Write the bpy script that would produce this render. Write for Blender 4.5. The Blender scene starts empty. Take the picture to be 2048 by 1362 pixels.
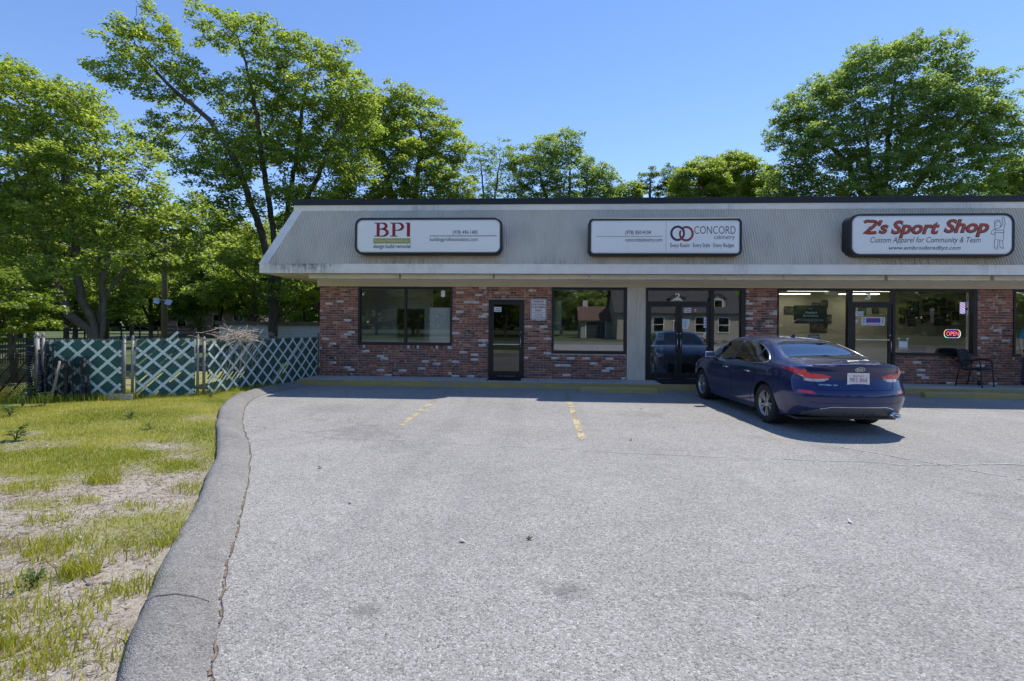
import bpy, bmesh, math, random
import numpy as np
from mathutils import Vector, Matrix
from mathutils.bvhtree import BVHTree

random.seed(7)
rng = np.random.default_rng(11)
SC = bpy.context.scene
COL = SC.collection
PI = math.pi

# ------------------------------------------------------------------ camera model
FPX, CXP, CYP, CAMH = 1030.0, 1024.0, 647.5, 1.65
YAW = math.atan(59 / FPX)
ROLL = 0.0083
AX = Vector((-math.sin(YAW), math.cos(YAW), 0))
RT = Vector((math.cos(YAW), math.sin(YAW), 0))


def at(x, y, depth):
    """world point seen at photo pixel (x, y) at the given distance along the view axis"""
    u, v = x - CXP, y - CYP
    c, s = math.cos(ROLL), math.sin(ROLL)
    U, V = u * c + v * s, -u * s + v * c
    return Vector((0, 0, CAMH)) + AX * depth + RT * (U / FPX * depth) - Vector((0, 0, V / FPX * depth))


cam_d = bpy.data.cameras.new("camera")
cam = bpy.data.objects.new("camera", cam_d)
COL.objects.link(cam)
cam_d.sensor_width = 36
cam_d.lens = 36 * FPX / 2048
cam_d.shift_y = -33.5 / 2048
cam_d.clip_start = 0.05
cam_d.clip_end = 2000
cu, su = math.cos(ROLL), math.sin(ROLL)
xr = RT * cu + Vector((0, 0, 1)) * su      # image right
yr = Vector((0, 0, 1)) * cu - RT * su      # image up
R3 = Matrix((xr, yr, -AX)).transposed()
cam.matrix_world = Matrix.Translation((0, 0, CAMH)) @ R3.to_4x4()
SC.camera = cam

# ------------------------------------------------------------------ object helpers
ROOT = {}


def tag(o, label=None, cat=None, group=None, kind=None):
    if label: o["label"] = label
    if cat: o["category"] = cat
    if group: o["group"] = group
    if kind: o["kind"] = kind
    return o


def thing(name, label, cat, loc=(0, 0, 0), rotz=0.0, group=None):
    o = bpy.data.objects.new(name, None)
    o.empty_display_size = 0.2
    COL.objects.link(o)
    o.location = loc
    o.rotation_euler = (0, 0, rotz)
    ROOT[o.name] = Vector(loc)
    return tag(o, label, cat, group)


def root_loc(p):
    while p is not None:
        if p.name in ROOT: return ROOT[p.name]
        p = p.parent
    return Vector((0, 0, 0))


def copy_tree(o, parent=None):
    c = o.copy()
    COL.objects.link(c)
    c.parent = parent
    for ch in list(o.children):
        copy_tree(ch, c)
    return c


def finish(name, me, mats, parent=None, smooth=False):
    if mats is not None:
        for m in (mats if isinstance(mats, (list, tuple)) else [mats]):
            me.materials.append(m)
    if smooth:
        me.polygons.foreach_set("use_smooth", [True] * len(me.polygons))
    o = bpy.data.objects.new(name, me)
    COL.objects.link(o)
    if parent is not None: o.parent = parent
    return o


class MB:
    def __init__(s):
        s.v, s.f, s.m = [], [], []

    def face(s, pts, m=0):
        b = len(s.v)
        s.v.extend(tuple(p) for p in pts)
        s.f.append(tuple(range(b, b + len(pts))))
        s.m.append(m)
        return s

    def box(s, x0, x1, y0, y1, z0, z1, m=0, skip=()):
        b = len(s.v)
        s.v.extend([(x0, y0, z0), (x1, y0, z0), (x1, y1, z0), (x0, y1, z0), (x0, y0, z1), (x1, y0, z1), (x1, y1, z1), (x0, y1, z1)])
        fs = {"bottom": (0, 3, 2, 1), "top": (4, 5, 6, 7), "front": (0, 1, 5, 4), "back": (2, 3, 7, 6), "left": (3, 0, 4, 7), "right": (1, 2, 6, 5)}
        for k, f in fs.items():
            if k in skip: continue
            s.f.append(tuple(b + i for i in f)); s.m.append(m)
        return s

    def obox(s, c, ex, ey, ez, m=0):
        """box from centre and three half-axis vectors"""
        c, ex, ey, ez = map(Vector, (c, ex, ey, ez))
        b = len(s.v)
        for sz in (-1, 1):
            for sx, sy in ((-1, -1), (1, -1), (1, 1), (-1, 1)):
                s.v.append(tuple(c + ex * sx + ey * sy + ez * sz))
        for f in ((0, 3, 2, 1), (4, 5, 6, 7), (0, 1, 5, 4), (2, 3, 7, 6), (3, 0, 4, 7), (1, 2, 6, 5)):
            s.f.append(tuple(b + i for i in f)); s.m.append(m)
        return s

    def tube(s, pts, r, n=8, m=0, caps=True, closed=False):
        pts = [Vector(p) for p in pts]
        k = len(pts)
        rs = r if isinstance(r, (list, tuple)) else [r] * k
        b = len(s.v)
        prev = None
        for i, p in enumerate(pts):
            if closed:
                d = pts[(i + 1) % k] - pts[i - 1]
            else:
                d = pts[min(i + 1, k - 1)] - pts[max(i - 1, 0)]
            if d.length < 1e-9: d = Vector((0, 0, 1))
            d.normalize()
            if prev is None:
                up = Vector((0, 0, 1)) if abs(d.z) < 0.9 else Vector((1, 0, 0))
                u = d.cross(up).normalized()
            else:
                u = (prev - d * prev.dot(d))
                u = u.normalized() if u.length > 1e-6 else d.orthogonal().normalized()
            prev = u
            w = d.cross(u)
            for j in range(n):
                a = 2 * PI * j / n
                s.v.append(tuple(p + (u * math.cos(a) + w * math.sin(a)) * rs[i]))
        for i in range(k if closed else k - 1):
            i2 = (i + 1) % k
            for j in range(n):
                j2 = (j + 1) % n
                s.f.append((b + i * n + j, b + i * n + j2, b + i2 * n + j2, b + i2 * n + j)); s.m.append(m)
        if caps and not closed:
            s.f.append(tuple(b + j for j in reversed(range(n)))); s.m.append(m)
            s.f.append(tuple(b + (k - 1) * n + j for j in range(n))); s.m.append(m)
        return s

    def prism(s, poly, axis, a0, a1, m=0):
        """poly: 2D list; axis 'x','y','z' is the extrusion axis (poly gives the two others in order)"""
        def P(p, a):
            return {"x": (a, p[0], p[1]), "y": (p[0], a, p[1]), "z": (p[0], p[1], a)}[axis]
        n = len(poly)
        b = len(s.v)
        s.v.extend(P(p, a0) for p in poly)
        s.v.extend(P(p, a1) for p in poly)
        s.f.append(tuple(b + i for i in reversed(range(n)))); s.m.append(m)
        s.f.append(tuple(b + n + i for i in range(n))); s.m.append(m)
        for i in range(n):
            j = (i + 1) % n
            s.f.append((b + i, b + j, b + n + j, b + n + i)); s.m.append(m)
        return s

    def lathe(s, prof, c=(0, 0, 0), axis="z", n=24, m=0):
        """prof: (radius, height) pairs"""
        b = len(s.v)
        c = Vector(c)
        for r, h in prof:
            for j in range(n):
                a = 2 * PI * j / n
                p = {"z": Vector((r * math.cos(a), r * math.sin(a), h)), "x": Vector((h, r * math.cos(a), r * math.sin(a))),
                     "y": Vector((r * math.cos(a), h, r * math.sin(a)))}[axis]
                s.v.append(tuple(c + p))
        for i in range(len(prof) - 1):
            for j in range(n):
                j2 = (j + 1) % n
                s.f.append((b + i * n + j, b + i * n + j2, b + (i + 1) * n + j2, b + (i + 1) * n + j)); s.m.append(m)
        return s

    def build(s, name, mats, parent=None, smooth=False, world=False, bevel=0.0, fixn=True, auto=None):
        off = root_loc(parent) if world else Vector((0, 0, 0))
        me = bpy.data.meshes.new(name)
        v = [(p[0] - off.x, p[1] - off.y, p[2] - off.z) for p in s.v] if world else s.v
        me.from_pydata(v, [], s.f)
        me.polygons.foreach_set("material_index", s.m)
        if fixn or bevel:
            bm = bmesh.new(); bm.from_mesh(me)
            if bevel:
                bmesh.ops.remove_doubles(bm, verts=bm.verts, dist=1e-5)
                bmesh.ops.recalc_face_normals(bm, faces=bm.faces)
                es = [e for e in bm.edges if len(e.link_faces) == 2 and e.calc_face_angle(0) > 0.6]
                bmesh.ops.bevel(bm, geom=es, offset=bevel, segments=2, affect="EDGES", profile=0.6)
            else:
                bmesh.ops.recalc_face_normals(bm, faces=bm.faces)
            bm.to_mesh(me); bm.free()
        me.update()
        o = finish(name, me, mats, parent, smooth)
        if auto:
            for p in me.polygons: p.use_smooth = True
            me.set_sharp_from_angle(angle=auto)
        return o


def np_mesh(name, verts, faces, mats, parent=None, smooth=False, tone=None, attr="tone"):
    """verts (n,3) array, faces (m,k) array"""
    me = bpy.data.meshes.new(name)
    m, k = faces.shape
    me.vertices.add(len(verts)); me.loops.add(m * k); me.polygons.add(m)
    me.vertices.foreach_set("co", np.ascontiguousarray(verts, dtype=np.float32).ravel())
    me.loops.foreach_set("vertex_index", np.ascontiguousarray(faces, dtype=np.int32).ravel())
    me.polygons.foreach_set("loop_start", np.arange(0, m * k, k, dtype=np.int32))
    if tone is not None:
        a = me.attributes.new(attr, "FLOAT", "FACE")
        a.data.foreach_set("value", np.ascontiguousarray(tone, dtype=np.float32))
    me.update(calc_edges=True)
    me.validate()
    return finish(name, me, mats, parent, smooth)


# ------------------------------------------------------------------ text
BF = None


def text_verts(body, bold=0.0, shear=0.0, spacing=1.0):
    cu_ = bpy.data.curves.new("lettering", "FONT")
    cu_.body = body
    cu_.size = 1.0
    cu_.offset = bold
    cu_.shear = shear
    cu_.space_character = spacing
    cu_.resolution_u = 3
    ob = bpy.data.objects.new("lettering", cu_)
    COL.objects.link(ob)
    dg = bpy.context.evaluated_depsgraph_get()
    me = ob.evaluated_get(dg).to_mesh()
    v = [tuple(p.co) for p in me.vertices]
    f = [tuple(p.vertices) for p in me.polygons]
    ob.evaluated_get(dg).to_mesh_clear()
    bpy.data.objects.remove(ob)
    bpy.data.curves.remove(cu_)
    return v, f


def fit_text(body, x0, x1, z0, z1, y, mat, parent, bold=0.0, shear=0.0, name="lettering", world=True, spacing=1.0, fn=None):
    """flat lettering fitted to a rectangle on a wall facing -Y (or through fn(u,v) -> point)"""
    v, f = text_verts(body, bold, shear, spacing)
    a = np.array(v)
    mn, mx = a[:, :2].min(0), a[:, :2].max(0)
    s = MB()
    for p in v:
        u = (p[0] - mn[0]) / (mx[0] - mn[0]); w = (p[1] - mn[1]) / (mx[1] - mn[1])
        if fn: s.v.append(tuple(fn(u, w)))
        else: s.v.append((x0 + (x1 - x0) * u, y, z0 + (z1 - z0) * w))
    s.f = f; s.m = [0] * len(f)
    return s.build(name, mat, parent, world=world, fixn=False)


# ------------------------------------------------------------------ materials
def nd(nt, typ, **kw):
    n = nt.nodes.new(typ)
    for k, v in kw.items():
        if k == "inp":
            for kk, vv in v.items(): n.inputs[kk].default_value = vv
        else: setattr(n, k, v)
    return n


def new_mat(name):
    m = bpy.data.materials.new(name)
    m.use_nodes = True
    return m, m.node_tree, m.node_tree.nodes["Principled BSDF"], m.node_tree.links.new


def c4(c): return (c[0], c[1], c[2], 1.0)


def ramp(nt, stops):
    r = nd(nt, "ShaderNodeValToRGB")
    e = r.color_ramp.elements
    while len(e) < len(stops): e.new(0.5)
    for i, (p, c) in enumerate(stops):
        e[i].position = p
        e[i].color = c4(c) if len(c) == 3 else c
    return r


def mixc(nt, L, fac, a, b, blend="MIX"):
    n = nd(nt, "ShaderNodeMix", data_type="RGBA", blend_type=blend)
    for sock, val in ((n.inputs[0], fac), (n.inputs[6], a), (n.inputs[7], b)):
        if hasattr(val, "is_output"): L(val, sock)
        elif isinstance(val, (int, float)): sock.default_value = val
        else: sock.default_value = c4(val)
    return n.outputs[2]


def math_n(nt, L, op, a, b=None, clamp=False):
    n = nd(nt, "ShaderNodeMath", operation=op, use_clamp=clamp)
    for i, val in enumerate((a, b)):
        if val is None: continue
        if hasattr(val, "is_output"): L(val, n.inputs[i])
        else: n.inputs[i].default_value = val
    return n.outputs[0]


def coords(nt, L, scale=(1, 1, 1), kind="Object", rot=(0, 0, 0)):
    t = nd(nt, "ShaderNodeTexCoord")
    mp = nd(nt, "ShaderNodeMapping")
    mp.inputs["Scale"].default_value = scale
    mp.inputs["Rotation"].default_value = rot
    L(t.outputs[kind], mp.inputs["Vector"])
    return mp.outputs["Vector"]


def noise(nt, L, vec, scale, detail=4, rough=0.6, dist=0.0):
    n = nd(nt, "ShaderNodeTexNoise")
    n.inputs["Scale"].default_value = scale
    n.inputs["Detail"].default_value = detail
    n.inputs["Roughness"].default_value = rough
    n.inputs["Distortion"].default_value = dist
    L(vec, n.inputs["Vector"])
    return n.outputs["Fac"]


def maprange(nt, L, v, a, b, c=0.0, d=1.0):
    n = nd(nt, "ShaderNodeMapRange")
    n.inputs[1].default_value = a; n.inputs[2].default_value = b
    n.inputs[3].default_value = c; n.inputs[4].default_value = d
    L(v, n.inputs[0])
    return n.outputs[0]


def bump(nt, L, b, h, strength=0.3, dist=0.02):
    n = nd(nt, "ShaderNodeBump")
    n.inputs["Strength"].default_value = strength
    n.inputs["Distance"].default_value = dist
    L(h, n.inputs["Height"])
    L(n.outputs["Normal"], b.inputs["Normal"])


def worn(name, col, rough=0.6, metal=0.0, var=0.18, scale=3.0, fine=40.0, bmp=0.1, dark=None, coat=0.0, spec=0.5):
    """painted or natural surface with blotches, fine grain and a little relief"""
    m, nt, b, L = new_mat(name)
    v = coords(nt, L)
    n1 = noise(nt, L, v, scale, 5, 0.65)
    n2 = noise(nt, L, v, fine, 3, 0.6)
    d = dark or tuple(c * (1 - var * 2) for c in col)
    l = tuple(min(1, c * (1 + var)) for c in col)
    r = ramp(nt, [(0.3, d), (0.52, col), (0.75, l)])
    s = math_n(nt, L, "ADD", math_n(nt, L, "MULTIPLY", n1, 0.7), math_n(nt, L, "MULTIPLY", n2, 0.3))
    L(s, r.inputs[0])
    L(r.outputs[0], b.inputs["Base Color"])
    b.inputs["Roughness"].default_value = rough
    b.inputs["Metallic"].default_value = metal
    b.inputs["Coat Weight"].default_value = coat
    b.inputs["Specular IOR Level"].default_value = spec
    if bmp: bump(nt, L, b, n2, bmp, 0.01)
    return m


def emis(name, col, strength):
    m, nt, b, L = new_mat(name)
    b.inputs["Base Color"].default_value = c4(col)
    b.inputs["Emission Color"].default_value = c4(col)
    b.inputs["Emission Strength"].default_value = strength
    return m


def glass_mat(name, tint, refl, rough=0.0, wave=0.0):
    m, nt, b, L = new_mat(name)
    out = nt.nodes["Material Output"]
    tr = nd(nt, "ShaderNodeBsdfTransparent"); tr.inputs[0].default_value = c4(tint)
    gl = nd(nt, "ShaderNodeBsdfGlossy"); gl.inputs["Roughness"].default_value = rough
    gl.inputs[0].default_value = (0.95, 0.97, 0.97, 1)
    fr = nd(nt, "ShaderNodeFresnel"); fr.inputs[0].default_value = 1.5
    fac = math_n(nt, L, "ADD", fr.outputs[0], refl, True)
    mx = nd(nt, "ShaderNodeMixShader")
    L(fac, mx.inputs[0]); L(tr.outputs[0], mx.inputs[1]); L(gl.outputs[0], mx.inputs[2])
    L(mx.outputs[0], out.inputs["Surface"])
    if wave:
        v = coords(nt, L)
        n = noise(nt, L, v, 0.9, 2, 0.5)
        bn = nd(nt, "ShaderNodeBump"); bn.inputs["Strength"].default_value = wave; bn.inputs["Distance"].default_value = 0.02
        L(n, bn.inputs["Height"]); L(bn.outputs[0], gl.inputs["Normal"])
    return m


# leaf material
def leaf_mat(name, dark, mid, light, trans, tw=0.45):
    m, nt, b, L = new_mat(name)
    out = nt.nodes["Material Output"]
    a = nd(nt, "ShaderNodeAttribute"); a.attribute_name = "tone"
    v = coords(nt, L)
    n = noise(nt, L, v, 0.45, 3, 0.6)
    s = math_n(nt, L, "ADD", math_n(nt, L, "MULTIPLY", a.outputs["Fac"], 0.6), math_n(nt, L, "MULTIPLY", n, 0.4))
    r = ramp(nt, [(0.25, dark), (0.5, mid), (0.78, light)])
    L(s, r.inputs[0])
    t = mixc(nt, L, 1.0, r.outputs[0], trans, "MULTIPLY")
    df = nd(nt, "ShaderNodeBsdfDiffuse"); L(r.outputs[0], df.inputs[0])
    tl = nd(nt, "ShaderNodeBsdfTranslucent"); L(t, tl.inputs[0])
    gl = nd(nt, "ShaderNodeBsdfGlossy"); gl.inputs["Roughness"].default_value = 0.45
    gl.inputs[0].default_value = (0.9, 0.95, 0.9, 1)
    m1 = nd(nt, "ShaderNodeMixShader"); m1.inputs[0].default_value = tw
    L(df.outputs[0], m1.inputs[1]); L(tl.outputs[0], m1.inputs[2])
    m2 = nd(nt, "ShaderNodeMixShader"); m2.inputs[0].default_value = 0.045
    L(m1.outputs[0], m2.inputs[1]); L(gl.outputs[0], m2.inputs[2])
    L(m2.outputs[0], out.inputs["Surface"])
    return m


MT = {}
MT["leaf_maple"] = leaf_mat("maple leaves", (0.10, 0.155, 0.028), (0.225, 0.305, 0.058), (0.355, 0.425, 0.095), (2.0, 1.9, 1.1), 0.58)
MT["leaf_oak"] = leaf_mat("oak leaves", (0.09, 0.152, 0.042), (0.188, 0.275, 0.076), (0.295, 0.375, 0.118), (2.0, 1.92, 1.2), 0.56)
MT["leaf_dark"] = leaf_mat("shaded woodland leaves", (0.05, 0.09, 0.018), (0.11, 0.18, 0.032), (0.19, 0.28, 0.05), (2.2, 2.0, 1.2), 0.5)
MT["leaf_fresh"] = leaf_mat("fresh young leaves", (0.07, 0.12, 0.015), (0.14, 0.21, 0.03), (0.21, 0.28, 0.045), (2.3, 2.1, 1.2), 0.5)
MT["bark"] = worn("grey brown bark", (0.10, 0.085, 0.07), 0.95, 0, 0.3, 4, 22, 0.9)
MT["bark_pale"] = worn("pale lichen bark", (0.16, 0.14, 0.12), 0.95, 0, 0.3, 4, 22, 0.8)

# ------------------------------------------------------------------ sun and sky
SUN = Vector((0.30, 0.47, 1.0)).normalized()
SUN_EL = math.asin(SUN.z)
SUN_AZ = math.atan2(SUN.x, SUN.y)
sd = bpy.data.lights.new("sun", "SUN")
sd.energy = 5.0
sd.angle = math.radians(0.53)
sd.color = (1.0, 0.955, 0.88)
so = bpy.data.objects.new("sun", sd)
COL.objects.link(so)
so.rotation_euler = SUN.to_track_quat("Z", "Y").to_euler()
so.location = (10, 20, 40)
wd = bpy.data.worlds.new("World")
SC.world = wd
wd.use_nodes = True
wn = wd.node_tree
sky = wn.nodes.new("ShaderNodeTexSky")
sky.sky_type = "NISHITA"
sky.sun_disc = False
sky.sun_elevation = SUN_EL
sky.sun_rotation = SUN_AZ
sky.altitude = 50
sky.air_density = 1.0
sky.dust_density = 0.0
sky.ozone_density = 2.5
hsv = wn.nodes.new("ShaderNodeHueSaturation"); hsv.inputs["Saturation"].default_value = 1.13; hsv.inputs["Value"].default_value = 1.12
gain = wn.nodes.new("ShaderNodeMix"); gain.data_type = "RGBA"; gain.blend_type = "MULTIPLY"; gain.inputs[0].default_value = 1.0
gain.inputs[7].default_value = (1.22, 1.10, 1.18, 1)
wn.links.new(sky.outputs[0], hsv.inputs["Color"]); wn.links.new(hsv.outputs[0], gain.inputs[6]); wn.links.new(gain.outputs[2], wn.nodes["Background"].inputs[0])
wn.nodes["Background"].inputs[1].default_value = 0.15
SC.view_settings.view_transform = "Standard"
SC.view_settings.look = "None"
SC.view_settings.exposure = 0
SC.view_settings.gamma = 1

# ------------------------------------------------------------------ value noise for plant cover
_lat = rng.random((64, 64))


def vnoise(x, y):
    x = np.asarray(x, float); y = np.asarray(y, float)
    xi = np.floor(x).astype(int); yi = np.floor(y).astype(int)
    fx = x - xi; fy = y - yi
    fx = fx * fx * (3 - 2 * fx); fy = fy * fy * (3 - 2 * fy)
    g = lambda a, b: _lat[a % 64, b % 64]
    return (g(xi, yi) * (1 - fx) + g(xi + 1, yi) * fx) * (1 - fy) + (g(xi, yi + 1) * (1 - fx) + g(xi + 1, yi + 1) * fx) * fy


def fbm(x, y, o=4):
    s, a, t = 0, 0.5, 0
    for k in range(o):
        s = s + a * vnoise(x * 2 ** k + 17.3 * k, y * 2 ** k + 5.1 * k); t += a; a *= 0.55
    return s / t


# centreline of the rolled asphalt berm that bounds the lot on the left
BERM = [(-0.55, -1.5), (-1.0, 0.6), (-1.42, 1.7), (-1.80, 2.35), (-2.33, 3.3), (-3.0, 4.66), (-3.92, 6.3), (-4.75, 7.55), (-5.45, 8.7), (-6.0, 9.75), (-6.33, 10.6),
        (-6.47, 11.4), (-6.40, 12.2), (-6.28, 13.0)]


def smooth_path(P, n):
    P = [Vector((p[0], p[1], 0)) if len(p) == 2 else Vector(p) for p in P]
    out = []
    for i in range(len(P) - 1):
        a, b_, c, d = P[max(i - 1, 0)], P[i], P[i + 1], P[min(i + 2, len(P) - 1)]
        for k in range(n):
            t = k / n
            out.append(0.5 * ((2 * b_) + (c - a) * t + (2 * a - 5 * b_ + 4 * c - d) * t * t + (3 * b_ - a - 3 * c + d) * t ** 3))
    out.append(P[-1])
    return out


BP = smooth_path(BERM, 9)
BPA = np.array([(p.x, p.y) for p in BP])


def berm_side(x, y):
    """signed distance to the berm line, positive on the lawn (left) side"""
    P = np.stack([np.asarray(x, float), np.asarray(y, float)], -1)
    best = np.full(P.shape[:-1], 1e9); sg = np.ones(P.shape[:-1])
    for a, b in zip(BPA[:-1], BPA[1:]):
        d = b - a; L2 = d @ d
        t = np.clip(((P - a) @ d) / L2, 0, 1)
        q = a + t[..., None] * d
        e = P - q
        dist = np.sqrt((e ** 2).sum(-1))
        cr = d[0] * e[..., 1] - d[1] * e[..., 0]
        mk = dist < best
        best = np.where(mk, dist, best); sg = np.where(mk, np.sign(cr), sg)
    return best * sg


def cover(x, y):
    """0 bare sandy soil .. 1 thick grass"""
    d = berm_side(x, y)
    n = fbm(np.asarray(x) * 0.75 + 3.1, np.asarray(y) * 1.15 + 8.7, 4)
    n2 = fbm(np.asarray(x) * 3.0, np.asarray(y) * 3.6, 2)
    base = 0.07 + 0.50 * np.clip((np.asarray(y) - 3.6) / 4.2, 0, 1) + 0.24 * np.clip((d - 0.5) / 1.3, 0, 1) + 0.16 * 0.3 * np.clip((2.9 - np.asarray(y)) / 0.6, 0, 1) * np.clip((0.9 - np.abs(d - 1.15)) / 0.5, 0, 1)
    v = base + (n - 0.5) * 1.5 + (n2 - 0.5) * 0.5
    return np.clip(v * 1.6 - 0.02, 0, 1)


def lawn_h(x, y):
    d = np.clip(berm_side(x, y), 0, 3)
    return 0.035 + 0.03 * np.clip(d, 0, 1.5) + 0.05 * (fbm(np.asarray(x) * 1.3, np.asarray(y) * 1.3, 3) - 0.5)


# ------------------------------------------------------------------ ground
def ground_mat():
    m, nt, b, L = new_mat("far ground of grass and dirt")
    v = coords(nt, L)
    n1 = noise(nt, L, v, 0.25, 5, 0.65); n2 = noise(nt, L, v, 6, 4, 0.7)
    r = ramp(nt, [(0.36, (0.10, 0.085, 0.06)), (0.48, (0.06, 0.085, 0.022)), (0.62, (0.10, 0.14, 0.03))])
    L(math_n(nt, L, "ADD", math_n(nt, L, "MULTIPLY", n1, 0.6), math_n(nt, L, "MULTIPLY", n2, 0.4)), r.inputs[0])
    L(r.outputs[0], b.inputs["Base Color"]); b.inputs["Roughness"].default_value = 0.95
    bump(nt, L, b, n2, 0.6, 0.05)
    return m


g = MB().face([(-600, -600, -0.05), (600, -600, -0.05), (600, 600, -0.05), (-600, 600, -0.05)])
tag(g.build("ground", ground_mat()), kind="structure")


def soil_mat():
    m, nt, b, L = new_mat("sandy lawn soil")
    v = coords(nt, L)
    a = nd(nt, "ShaderNodeAttribute"); a.attribute_name = "cover"
    n1 = noise(nt, L, v, 1.6, 5, 0.65, 0.4); n2 = noise(nt, L, v, 26, 4, 0.7); n3 = noise(nt, L, v, 110, 3, 0.7)
    sand = ramp(nt, [(0.28, (0.20, 0.16, 0.125)), (0.45, (0.43, 0.37, 0.30)), (0.60, (0.58, 0.52, 0.44)), (0.8, (0.68, 0.63, 0.56))])
    s = math_n(nt, L, "ADD", math_n(nt, L, "MULTIPLY", n1, 0.35), math_n(nt, L, "ADD", math_n(nt, L, "MULTIPLY", n2, 0.55), math_n(nt, L, "MULTIPLY", n3, 0.62)))
    s = math_n(nt, L, "SUBTRACT", s, 0.24)
    L(math_n(nt, L, "SUBTRACT", s, 0.04), sand.inputs[0])
    # rusty pine needle drifts
    vn = coords(nt, L, (1.1, 2.6, 1), rot=(0, 0, 0.5))
    nn = noise(nt, L, vn, 1.1, 5, 0.7, 0.6)
    dk = maprange(nt, L, nn, 0.56, 0.68)
    c1 = mixc(nt, L, math_n(nt, L, "MULTIPLY", dk, math_n(nt, L, "MULTIPLY", n2, 1.2, True), True), sand.outputs[0], (0.20, 0.095, 0.05))
    grass = ramp(nt, [(0.3, (0.17, 0.185, 0.04)), (0.55, (0.32, 0.325, 0.075)), (0.75, (0.46, 0.42, 0.15))])
    L(math_n(nt, L, "ADD", math_n(nt, L, "MULTIPLY", n2, 0.5), math_n(nt, L, "MULTIPLY", n3, 0.5)), grass.inputs[0])
    cv = maprange(nt, L, math_n(nt, L, "ADD", a.outputs["Fac"], math_n(nt, L, "MULTIPLY", math_n(nt, L, "SUBTRACT", n2, 0.5), 0.9)), 0.3, 0.75)
    L(mixc(nt, L, math_n(nt, L, "MULTIPLY", cv, 0.85), c1, grass.outputs[0]), b.inputs["Base Color"])
    b.inputs["Roughness"].default_value = 0.95
    b.inputs["Specular IOR Level"].default_value = 0.2
    bump(nt, L, b, math_n(nt, L, "ADD", n2, math_n(nt, L, "MULTIPLY", n3, 0.7)), 0.8, 0.03)
    return m


# lawn heightfield, left of the berm
LX0, LX1, LY0, LY1, LS = -22.0, -0.4, -2.0, 17.0, 0.10
nx, ny = int((LX1 - LX0) / LS) + 1, int((LY1 - LY0) / LS) + 1
gx, gy = np.meshgrid(np.linspace(LX0, LX1, nx), np.linspace(LY0, LY1, ny))
side = berm_side(gx, gy)
hz = lawn_h(gx, gy)
hz = np.where(side < 0.0, -0.04, hz)
cv_ = cover(gx, gy)
vv = np.stack([gx, gy, hz], -1).reshape(-1, 3)
ii = np.arange(nx * ny).reshape(ny, nx)
fc = np.stack([ii[:-1, :-1], ii[:-1, 1:], ii[1:, 1:], ii[1:, :-1]], -1).reshape(-1, 4)
sv = side.reshape(-1)
keep = (sv[fc] > -0.12).any(1)
# no lawn under the walk and shop building
cxy = vv[fc].mean(1)
keep &= ~((cxy[:, 0] > -6.5) & (cxy[:, 1] > 11.9))
keep &= ~(cxy[:, 1] > 15.5)
lawn = np_mesh("lawn", vv, fc[keep], soil_mat(), smooth=True, tone=cv_.reshape(-1)[fc[keep]].mean(1), attr="cover")
tag(lawn, kind="structure")


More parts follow.
